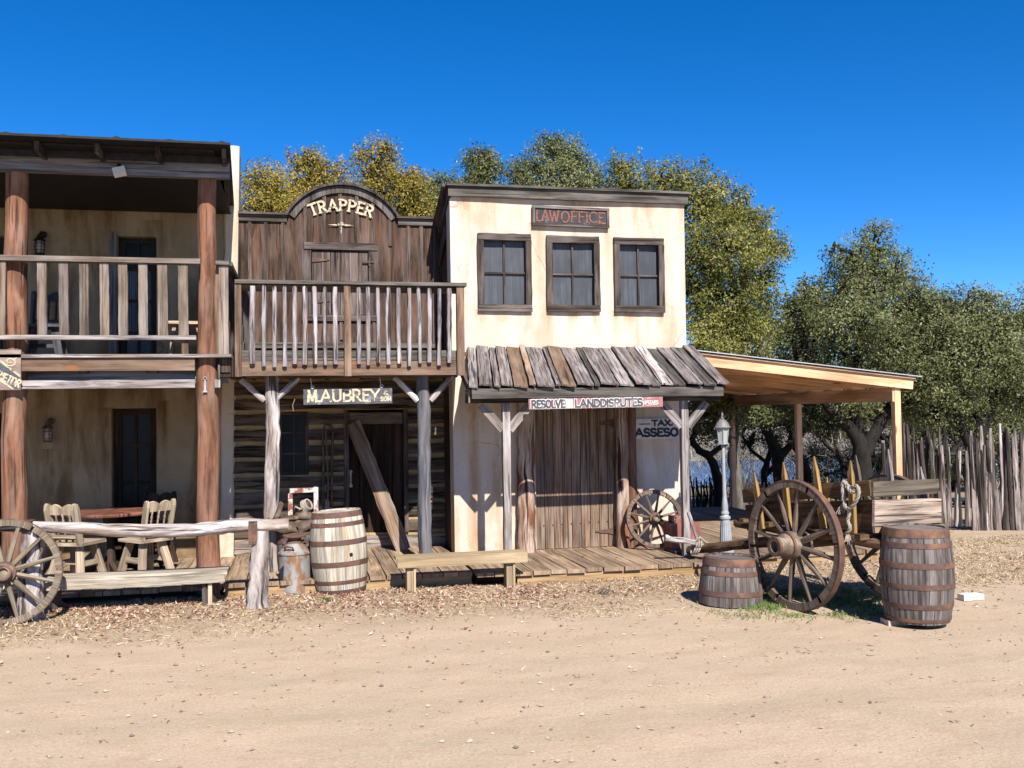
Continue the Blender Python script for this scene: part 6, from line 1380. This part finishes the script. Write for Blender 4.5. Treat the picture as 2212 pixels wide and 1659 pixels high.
# =================================================================== foliage and scatter
def quads(name, pos, L, W, mat, parent=None, nrm=None, flat=0., rnd=None, axis=None, curl=0.):
    n = len(pos); L = np.asarray(L)*np.ones(n); W = np.asarray(W)*np.ones(n)
    nn = RNG.normal(size=(n, 3))
    if nrm is not None: nn = nn*(1-flat)+nrm*flat*1.6
    nn /= np.linalg.norm(nn, axis=1)[:, None]+1e-9
    t = RNG.normal(size=(n, 3)) if axis is None else axis+RNG.normal(size=(n, 3))*.35
    t -= nn*(t*nn).sum(1)[:, None]; t /= np.linalg.norm(t, axis=1)[:, None]+1e-9; b = np.cross(nn, t)
    v = np.empty((n, 4, 3)); off = nn*(curl*L)[:, None]
    v[:, 0] = pos-t*(L/2)[:, None]+off; v[:, 1] = pos+b*(W/2)[:, None]; v[:, 2] = pos+t*(L/2)[:, None]+off; v[:, 3] = pos-b*(W/2)[:, None]
    org = np.zeros(3)
    if parent is not None: org = np.array(ORG[parent])
    v = (v-org).reshape(-1, 3).astype(np.float32)
    me = bpy.data.meshes.new(name); me.vertices.add(4*n); me.vertices.foreach_set('co', v.ravel())
    me.loops.add(4*n); me.loops.foreach_set('vertex_index', np.arange(4*n, dtype=np.int32)); me.polygons.add(n)
    me.polygons.foreach_set('loop_start', np.arange(0, 4*n, 4, dtype=np.int32))
    try: me.polygons.foreach_set('loop_total', np.full(n, 4, dtype=np.int32))
    except Exception: pass
    at = me.attributes.new('rnd', 'FLOAT', 'FACE'); at.data.foreach_set('value', (RNG.random(n) if rnd is None else rnd).astype(np.float32))
    me.materials.append(mat); me.update(calc_edges=True); me.validate()
    o = bpy.data.objects.new(name, me); COL.objects.link(o); o.parent = parent
    return o
def limb(mb, pts, r0, r1, seg=10, wob=.1, n=9, bend=.0):
    pts = [V(*p) for p in pts]; out = []; rs = []
    for i in range(seg+1):
        t_ = i/seg*(len(pts)-1); k = min(int(t_), len(pts)-2); f = t_-k
        p0, p1, p2, p3 = pts[max(k-1, 0)], pts[k], pts[k+1], pts[min(k+2, len(pts)-1)]
        p = .5*((2*p1)+(p2-p0)*f+(2*p0-5*p1+4*p2-p3)*f*f+(3*p1-p0-3*p2+p3)*f**3)
        if 0 < i < seg: p = p+V(U(-1, 1), U(-1, 1), U(-1, 1))*bend
        out.append(p); rs.append((r0+(r1-r0)*i/seg)*(1+U(-wob, wob)))
    mb.tube(out, rs, n, .06); return out
def tree(label, Y, trunks, blobs, mat, bark='bark', dens=1.0, lsz=.066, group='live oaks behind the street', bias=0., name='oak_tree', spikes=1.0, zbase=None, dy=None, leafn=64, sig=.125, twigs=True, lumpy=.42):
    """trunks: lists of (px,py,r_m) at depth Y; blobs: (px,py,rx_px,ry_px[,dY][,bias])"""
    b0 = P(trunks[0][0][0], trunks[0][0][1], Y); base = V(b0.x, b0.y, hgt(b0.x, b0.y)); T = thing(name, label, 'tree', base, group)
    mb = MB(); tips = []
    for tr_ in trunks:
        pts = [P(q[0], q[1], Y+(q[3] if len(q) > 3 else 0)) for q in tr_]
        if tr_ is trunks[0]: pts[0] = V(pts[0].x, pts[0].y, base.z-.1)
        limb(mb, pts, tr_[0][2], tr_[-1][2], seg=5*(len(pts)-1), bend=.02); tips.append(pts[-1]); tips.append(pts[len(pts)//2])
    pos, rn, nr = [], [], []; top = tips[0]
    for bl in blobs:
        px_, py_, rx, ry = bl[:4]; d_ = bl[4] if len(bl) > 4 else 0; bb = (bl[5] if len(bl) > 5 else 0)+bias
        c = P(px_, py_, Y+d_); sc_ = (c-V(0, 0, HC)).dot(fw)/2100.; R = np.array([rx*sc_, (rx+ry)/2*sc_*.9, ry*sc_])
        near = min(tips, key=lambda q: (q-c).length); mid = near.lerp(c, .5)+V(U(-.3, .3), U(-.3, .3), U(.0, .3))
        limb(mb, [near, mid, c], .05+.02*R.mean(), .025, seg=8, bend=.04)
        area = 4*math.pi*((R[0]*R[1])**1.6/3+(R[0]*R[2])**1.6/3+(R[1]*R[2])**1.6/3)**(1/1.6)
        nc = int(area/.060*dens)
        d = RNG.normal(size=(nc, 3)); d /= np.linalg.norm(d, axis=1)[:, None]; fl = RNG.random(nc) < .35; d[fl, 1] = -np.abs(d[fl, 1])
        lump = 1+lumpy*np.array([mnoise.noise(V(*(q*2.2))+c*.7) for q in d])
        f = np.where(RNG.random(nc) < .3, RNG.uniform(.35, .8, nc), RNG.uniform(.84, 1.05, nc))*lump
        sp_ = (RNG.random(nc) < .07*spikes) & (d[:, 2] > .1); f[sp_] *= RNG.uniform(1.05, 1.28, sp_.sum())
        cc = np.array(c)+d*R*f[:, None]
        nl = RNG.poisson(leafn, nc); nl[sp_] = nl[sp_]//2
        ci = np.repeat(np.arange(nc), nl); m_ = len(ci); sg_ = np.where(sp_[ci], sig*.55, sig)
        off = np.clip(RNG.normal(size=(m_, 3)), -1.55, 1.55)*sg_[:, None]*np.array([1, 1, .8]); off[sp_[ci]] *= np.array([.6, .6, 2.0])
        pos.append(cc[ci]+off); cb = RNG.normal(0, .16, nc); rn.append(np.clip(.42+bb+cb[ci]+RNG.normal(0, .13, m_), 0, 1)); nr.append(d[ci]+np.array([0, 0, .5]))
        if twigs:
            for q in RNG.choice(nc, min(nc, int(10*dens)+2), replace=False):
                e = V(*cc[q]); mm = c.lerp(e, .5)+V(U(-.1, .1), U(-.1, .1), U(-.1, .15)); limb(mb, [c, mm, e], .026, .008, seg=5, n=5, bend=.03)
    mb.build('trunk', M[bark], T, smooth=True)
    pos = np.concatenate(pos); rn = np.concatenate(rn); nr = np.concatenate(nr)
    quads('crown', pos, RNG.uniform(.5, 1.45, len(pos))*lsz, RNG.uniform(.4, .6, len(pos))*lsz, M[mat], T, nr, .42, rn, curl=.08)
    return T, len(pos)
tot = 0
def TR(*a, **k):
    global tot
    t_, n_ = tree(*a, **k); tot += n_; return t_
TR('yellow-green oak crown rising behind the arched board front, nearest the adobe house', 19.5, [[(640, 1010, .22), (640, 700, .18), (642, 480, .12)]],
   [(600, 420, 66, 60), (665, 385, 62, 52, .3), (715, 400, 48, 48), (560, 455, 42, 42, -.4), (640, 455, 80, 45, -.6), (720, 470, 50, 50, .2), (655, 350, 30, 24), (548, 398, 18, 20, .3)], 'leafgold', bias=.10, lsz=.064, spikes=2, lumpy=.6)
TR('golden oak crown with a narrow tall top, directly behind the arched board front', 20.5, [[(830, 1000, .22), (828, 700, .17), (826, 470, .1)]],
   [(815, 345, 38, 44), (805, 395, 36, 40), (850, 385, 46, 36, .2), (870, 430, 50, 45, -.3), (805, 455, 40, 44, -.2), (835, 322, 18, 16), (890, 395, 28, 28), (896, 460, 42, 42)], 'leafgold', bias=.06, lsz=.064, spikes=2, lumpy=.6)
TR('low dark green oak crown between the golden oak and the law office roof', 22, [[(960, 1000, .2), (965, 700, .15), (975, 480, .1)]],
   [(925, 420, 36, 44, 0), (960, 430, 50, 50, 0), (930, 465, 60, 45, -.5), (1010, 400, 44, 44, .2), (1045, 370, 40, 38), (1060, 400, 42, 44), (1035, 340, 30, 22), (1005, 440, 50, 40)], 'leafgreen', bias=.08, spikes=1.3, lsz=.07)
TR('round grey-green oak crown above the middle of the law office roof', 22, [[(1195, 1000, .22), (1195, 700, .15), (1195, 480, .1)]],
   [(1165, 365, 48, 48), (1215, 345, 46, 42), (1250, 375, 40, 40), (1190, 315, 34, 24), (1120, 385, 28, 28), (1200, 400, 70, 40, -.3), (1285, 398, 30, 24)], 'leafgreen', bias=.12, spikes=1.5, lsz=.07)
TR('large spreading olive-yellow oak rising behind the right end of the law office', 17.3, [[(1440, 1110, .24), (1440, 980, .2), (1450, 840, .16), (1460, 640, .12)], [(1450, 800, .12), (1520, 740, .1), (1600, 680, .08)]],
   [(1360, 400, 52, 48), (1335, 370, 24, 24), (1430, 400, 62, 46), (1500, 420, 72, 52), (1565, 450, 64, 56, .3), (1620, 500, 62, 56), (1655, 545, 48, 42), (1570, 540, 90, 70, -.5), (1510, 540, 60, 90, .3),
    (1640, 610, 48, 52, .4, -.12), (1560, 640, 84, 66, -.2, -.06), (1525, 730, 50, 56, -.4, .12), (1590, 720, 66, 56, .0), (1640, 700, 48, 50, .5, -.1), (1560, 770, 60, 40, -.3, .05), (1620, 770, 50, 40, .3), (1420, 480, 60, 60, .6), (1515, 640, 50, 60, .2), (1510, 800, 40, 50, .2), (1570, 700, 70, 60, .6), (1530, 860, 40, 30, .5)], 'leafmix', bias=.06, dens=1.0, lumpy=.6, spikes=2)
TR('small dark oak with a curving trunk between the law office and the lamp post', 17.8, [[(1551, 1105, .11), (1549, 1030, .1), (1530, 985, .09), (1499, 960, .07), (1505, 900, .05)]],
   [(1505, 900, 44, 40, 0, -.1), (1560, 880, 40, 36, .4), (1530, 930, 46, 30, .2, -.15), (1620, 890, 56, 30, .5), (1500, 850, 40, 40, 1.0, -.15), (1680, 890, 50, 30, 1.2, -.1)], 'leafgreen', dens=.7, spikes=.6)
TR('leaning grey-barked oak behind the lean-to, its trunk just right of the lamp post', 18.5, [[(1600, 1120, .16), (1592, 1050, .15), (1586, 980, .12), (1600, 900, .09)]],
   [(1610, 830, 60, 44, .5, -.05), (1660, 860, 50, 40, .3, -.05), (1580, 850, 40, 40, .8, -.1)], 'leafgreen', bark='barkgrey', dens=.7)
TR('tall sparse-topped oak with a broad crown right of the lean-to roof', 17.6, [[(1868, 1050, .19, 0), (1862, 985, .16), (1845, 935, .11), (1800, 890, .09), (1765, 840, .07), (1750, 760, .05)], [(1864, 990, .14), (1895, 920, .14), (1930, 870, .14), (1950, 790, .1), (1940, 690, .07)], [(1850, 940, .12), (1846, 860, .1), (1856, 740, .08), (1880, 600, .05)]],
   [(1885, 540, 46, 46, 0, .05), (1830, 560, 46, 52), (1930, 590, 56, 50), (1880, 620, 80, 56, -.3), (1790, 660, 66, 56), (1740, 640, 40, 40, .5, -.05), (1960, 660, 56, 60, .2), (1850, 690, 90, 56, -.7), (1760, 730, 62, 50, .3, -.05), (1920, 740, 70, 56, -.4),
    (1830, 780, 80, 40, .5, -.12), (1990, 730, 46, 56, .3), (1710, 730, 46, 56, .6, -.08), (1950, 820, 60, 40, -.2), (1720, 800, 40, 36, .9, -.1), (1890, 500, 22, 18), (1800, 530, 16, 20), (1730, 690, 50, 44, .6), (1700, 660, 24, 30, .5), (1960, 740, 60, 56, 0), (1900, 800, 80, 44, -.2, -.05), (1750, 800, 60, 44, .3, -.06), (1850, 620, 100, 60, .5, -.05), (1990, 660, 40, 50, .2), (1830, 860, 60, 34, -.1, -.1), (1950, 880, 50, 34, 0, -.1)], 'leafgreen', bias=.08, spikes=3.0, dens=.72, lumpy=.7)
TR('broad grey-green oak above the stake fence at the right edge', 17.0, [[(2105, 1070, .2), (2105, 980, .17), (2130, 900, .14), (2160, 820, .1)], [(2105, 980, .12), (2065, 900, .11), (2040, 830, .08)]],
   [(2040, 700, 50, 52), (2080, 670, 50, 48), (2130, 690, 56, 54), (2190, 700, 56, 56), (2240, 680, 50, 60), (2050, 770, 60, 56, -.4), (2120, 770, 70, 56, -.5), (2190, 790, 66, 60, -.3), (2250, 800, 60, 70), (2080, 850, 56, 40, -.2, -.05), (2160, 860, 56, 40, 0, -.05), (2010, 830, 46, 40, -.3), (2220, 880, 50, 34), (2125, 640, 24, 24), (2010, 740, 50, 60), (2090, 730, 70, 60, .4), (2170, 740, 70, 60, .4), (2020, 890, 50, 34, .1, -.1), (2110, 910, 50, 30, .2, -.1), (2040, 660, 30, 34), (2000, 655, 44, 40, .3), (1985, 700, 40, 40, .2)], 'leafgreen', bias=.06, spikes=3.0, dens=.74, lumpy=.7)
TR('shaded twisted oak behind the cart, its two bare limbs forking low', 20.5, [[(1690, 1060, .17), (1680, 990, .14), (1655, 930, .1), (1640, 870, .07)], [(1680, 990, .1), (1720, 950, .08), (1760, 900, .07)], [(1745, 1060, .12), (1740, 1010, .11), (1720, 970, .08), (1700, 900, .06)]],
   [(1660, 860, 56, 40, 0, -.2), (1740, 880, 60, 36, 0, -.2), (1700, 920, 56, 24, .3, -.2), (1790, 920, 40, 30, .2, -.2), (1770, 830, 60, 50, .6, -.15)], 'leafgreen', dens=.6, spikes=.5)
for (x_, y_, Y_, lb_) in ((1655, 1075, 21.5, 'thin dark oak with a forked trunk just right of the leaning grey-barked oak'), (1815, 1060, 22.5, 'thin dark crooked oak left of the big forked oak behind the cart'), (1950, 1060, 21, 'slim dark oak behind the left end of the tall stake fence'), (2030, 1055, 22, 'slim dark oak behind the middle of the tall stake fence')):
    k_ = U(-1, 1)
    TR(lb_, Y_, [[(x_, y_, .10), (x_+10*k_, y_-45, .085), (x_-14*k_, y_-100, .065), (x_+8, y_-160, .04)], [(x_+10*k_, y_-45, .06), (x_+40, y_-95, .045), (x_+55, y_-150, .03)], [(x_-4*k_, y_-75, .05), (x_-38, y_-110, .04), (x_-60, y_-150, .025)]],
       [(x_+50, y_-160, 46, 26, 0, -.15), (x_-50, y_-165, 46, 26, 0, -.15), (x_, y_-190, 50, 30, 0, -.1), (x_+20, y_-125, 30, 14, .3, -.15), (x_-35, y_-118, 26, 12, .2, -.15)], 'leafgreen', dens=.6, spikes=.5)
TR('low shaded oak thicket on the slope behind the stake fence', 25, [[(1900, 1060, .1), (1900, 1000, .08)], [(2060, 1060, .1), (2070, 990, .08)], [(2170, 1060, .1), (2160, 980, .08)]],
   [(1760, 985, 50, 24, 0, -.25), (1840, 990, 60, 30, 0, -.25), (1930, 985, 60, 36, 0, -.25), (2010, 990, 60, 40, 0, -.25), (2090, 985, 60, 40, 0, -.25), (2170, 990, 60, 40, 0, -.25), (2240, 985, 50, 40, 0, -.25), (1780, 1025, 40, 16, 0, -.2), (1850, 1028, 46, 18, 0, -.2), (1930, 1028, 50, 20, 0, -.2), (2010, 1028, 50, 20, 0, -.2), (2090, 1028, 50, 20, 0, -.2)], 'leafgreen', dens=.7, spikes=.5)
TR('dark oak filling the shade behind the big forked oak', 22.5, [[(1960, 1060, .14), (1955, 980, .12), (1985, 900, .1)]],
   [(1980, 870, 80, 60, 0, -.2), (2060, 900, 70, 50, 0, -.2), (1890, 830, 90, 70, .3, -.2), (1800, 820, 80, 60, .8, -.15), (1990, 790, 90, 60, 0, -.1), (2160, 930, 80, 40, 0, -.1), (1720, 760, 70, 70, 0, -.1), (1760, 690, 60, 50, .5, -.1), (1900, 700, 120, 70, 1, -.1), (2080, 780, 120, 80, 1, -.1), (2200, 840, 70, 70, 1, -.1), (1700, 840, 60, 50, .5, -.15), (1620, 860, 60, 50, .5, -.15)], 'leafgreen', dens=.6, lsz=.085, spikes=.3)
print('leaves', tot)
# bare grey brush on the slope and at the water
n = 34000; x = RNG.uniform(8, 34, n); y = RNG.uniform(22, 34, n); 
cl = np.array([mnoise.noise(V(a*.5, b_*.3, 5)) for a, b_ in zip(x, y)]); keep = cl > -.12; x, y = x[keep], y[keep]; n = len(x)
z = np.array([hgt(a, b_) for a, b_ in zip(x, y)])+RNG.random(n)**1.4*2.7
quads('bare_brush', np.stack([x, y, z], 1), RNG.uniform(.25, .9, n), RNG.uniform(.008, .022, n), M['twig'], None, None, 0, None, axis=np.tile(np.array([0, 0, .8]), (n, 1)))
stuff(bpy.data.objects['bare_brush'], 'tangle of bare grey brush on the slope between the oaks and the water', 'brush')
n = 2600; x = RNG.uniform(20, 110, n); y = RNG.uniform(94, 150, n); z = np.array([hgt(a, b_) for a, b_ in zip(x, y)])
k = 14; px3 = np.repeat(np.stack([x, y, z], 1), k, 0)+RNG.normal(size=(n*k, 3))*np.array([.8, .6, .6])+np.array([0, 0, .7])
quads('far_brush', px3, RNG.uniform(.4, 1.6, n*k), RNG.uniform(.05, .14, n*k), M['twig'], None, None, 0, None, axis=np.tile(np.array([0, 0, .6]), (n*k, 1)))
stuff(bpy.data.objects['far_brush'], 'grey leafless scrub covering the far bank behind the lake', 'scrub')
# fallen leaves
def scatter(n, xr_, yr_, fn):
    x = RNG.uniform(*xr_, n); y = RNG.uniform(*yr_, n); w_ = np.array([fn(a, b_) for a, b_ in zip(x, y)]); k_ = RNG.random(n) < w_; return x[k_], y[k_]
def edge(x): return 11.12 if x < -.85 else (11.05 if x < 1.95 else (10.87 if x < 5.05 else 11.35))
def dens_leaf(x, y):
    e = edge(x)+.02
    if y > e: return 0
    d_ = e-y; base = min(1, 1.5*max(0, 1-d_/(1.6+.7*mnoise.noise(V(x*.8, 3, 1)))))*(.85 if x < 2.6 else .34)*(1 if x < 5.2 else .5)
    return base*max(.12, min(1, .62+1.7*mnoise.noise(V(x*1.5, y*2.4, 0))))+.010
x, y = scatter(70000, (-6, 9.5), (8.4, 11.45), dens_leaf); n = len(x); print('litter', n)
z = np.array([hgt(a, b_) for a, b_ in zip(x, y)])+RNG.random(n)*.022+.004
upv = np.tile(np.array([0, -.25, 1.]), (n, 1))
quads('leaf_litter', np.stack([x, y, z], 1), RNG.uniform(.4, 1, n)**2.4*.072, RNG.uniform(.010, .032, n), M['litter'], None, upv, .62, None, curl=.16)
stuff(bpy.data.objects['leaf_litter'], 'drift of dry brown fallen leaves along the front of the porches', 'leaves')
x, y = scatter(900, (-5, 5), (10.9, 13), lambda a, b_: .5 if b_ > edge(a)+.1 and b_ < (12.4 if a > 1.95 else 13.4) else 0); keep = RNG.random(len(x)) < np.where(x < -.85, .8, .12); x, y = x[keep], y[keep]; n = len(x)
z = np.where(x < -.85, DZ, np.where(x < 1.95, .15, .155))+.012+RNG.random(n)*.01
quads('porch_leaves', np.stack([x, y, z], 1), RNG.uniform(.03, .07, n), RNG.uniform(.02, .04, n), M['litter'], None, np.tile(np.array([0, 0, 1.]), (n, 1)), .7, None, curl=.15)
stuff(bpy.data.objects['porch_leaves'], 'loose dry leaves blown onto the porch boards', 'leaves')
def dens_grass(x, y):
    e = edge(x) if x < 5 else 16
    if y > e: return 0
    v = mnoise.noise(V(x*.9, y*1.5, 7)); s_ = max(0, min(1, (y-8.9+.9*v)/1.2)); return s_*(.55+.6*v)+.10*max(0, v-.15)
x, y = scatter(170000, (-6, 14), (7.0, 12.8), dens_grass); n = len(x); print('grass', n)
z = np.array([hgt(a, b_) for a, b_ in zip(x, y)])+.010
quads('dry_grass', np.stack([x, y, z], 1), RNG.uniform(.03, .10, n), RNG.uniform(.005, .011, n), M['drygrass'], None, None, 0, None, axis=RNG.normal(size=(n, 3))*np.array([1, 1, .35]))
stuff(bpy.data.objects['dry_grass'], 'thin mat of dry straw-coloured grass between the road and the porches', 'grass')
gc = G(1800, 1318)
x, y = scatter(42000, (3.6, 7.2), (7.9, 10.6), lambda a, b_: max(0, 1-((a-(gc.x-.1))/1.25)**2-((b_-gc.y-.35)/.95)**2)*(.5+1.3*mnoise.noise(V(a*2.6, b_*2.6, 2)))); n = len(x); print('green', n)
z = np.array([hgt(a, b_) for a, b_ in zip(x, y)])+.018
quads('green_grass', np.stack([x, y, z], 1), RNG.uniform(.03, .085, n), RNG.uniform(.006, .012, n), M['grass'], None, None, 0, None, axis=np.tile(np.array([0, 0, .6]), (n, 1)))
stuff(bpy.data.objects['green_grass'], 'patch of short green grass under and in front of the cart', 'grass')
# pebbles, bits
n = 9000; x = RNG.uniform(-5, 11, n); y = 4.2+RNG.random(n)**.8*8.5; keep = np.array([b_ < (edge(a) if a < 5 else 15)-.05 for a, b_ in zip(x, y)]); x, y = x[keep], y[keep]; n = len(x)
V6 = np.array([[1, 0, 0], [-1, 0, 0], [0, 1, 0], [0, -1, 0], [0, 0, 1], [0, 0, -1.]]); F8 = np.array([[0, 2, 4], [2, 1, 4], [1, 3, 4], [3, 0, 4], [2, 0, 5], [1, 2, 5], [3, 1, 5], [0, 3, 5]])
s_ = .0032+RNG.random(n)**6*.017; z = np.array([hgt(a, b_) for a, b_ in zip(x, y)])
vv = (V6[None]*RNG.uniform(.6, 1.2, (n, 6, 1))*s_[:, None, None]*np.array([1.2, 1, .7])+np.stack([x, y, z+s_*.4], 1)[:, None]).reshape(-1, 3)
ff = (F8[None]+6*np.arange(n)[:, None, None]).reshape(-1, 3)
me = bpy.data.meshes.new('pebbles'); me.from_pydata(vv.tolist(), [], ff.tolist()); at = me.attributes.new('rnd', 'FLOAT', 'FACE'); at.data.foreach_set('value', np.repeat(RNG.random(n), 8).astype(np.float32)); me.materials.append(M['stone'])
o = bpy.data.objects.new('pebbles', me); COL.objects.link(o); stuff(o, 'small pebbles and grit scattered over the sandy road', 'pebbles')
n = 210; x = RNG.uniform(-4, 9, n); y = RNG.uniform(4.3, 9.8, n); z = np.array([hgt(a, b_) for a, b_ in zip(x, y)])+.006
c = RNG.normal(size=(n, 3))*np.array([1, .6, .1])
px3 = np.repeat(np.stack([x, y, z], 1), 4, 0)+RNG.normal(size=(n*4, 3))*np.array([.05, .018, .002])*np.repeat(RNG.random(n)**2*2.2, 4)[:, None]
m_, nt, b = newmat('dark_bark_bits'); b.inputs['Base Color'].default_value = (.14, .10, .08, 1); b.inputs['Roughness'].default_value = .9
quads('bark_bits', px3, RNG.random(n*4)**2*.07+.008, RNG.uniform(.004, .014, n*4), m_, None, np.tile(np.array([0, 0, 1.]), (n*4, 1)), .8)
stuff(bpy.data.objects['bark_bits'], 'dark bark crumbs and twigs scattered over the sandy road', 'debris')

for (px_, py_, nm_, lb_) in ((1305, 1284, 'dead_weed', 'small dark dead weed clump on the bare soil before the law office porch'), (706, 1302, 'dead_weed', 'small grey-green weed clump among the leaves before the pale barrel')):
    c = G(px_, py_); n = 70; ps = np.array(c)+RNG.normal(size=(n, 3))*np.array([.035, .03, .012])+np.array([0, 0, .035])
    o = quads(nm_, ps, RNG.uniform(.03, .09, n), RNG.uniform(.004, .012, n), M['twig'] if px_ > 1000 else M['grass'], None, None, 0, RNG.random(n)*.5, axis=np.tile(np.array([0, 0, .7]), (n, 1))); tag(o, lb_, 'weed')
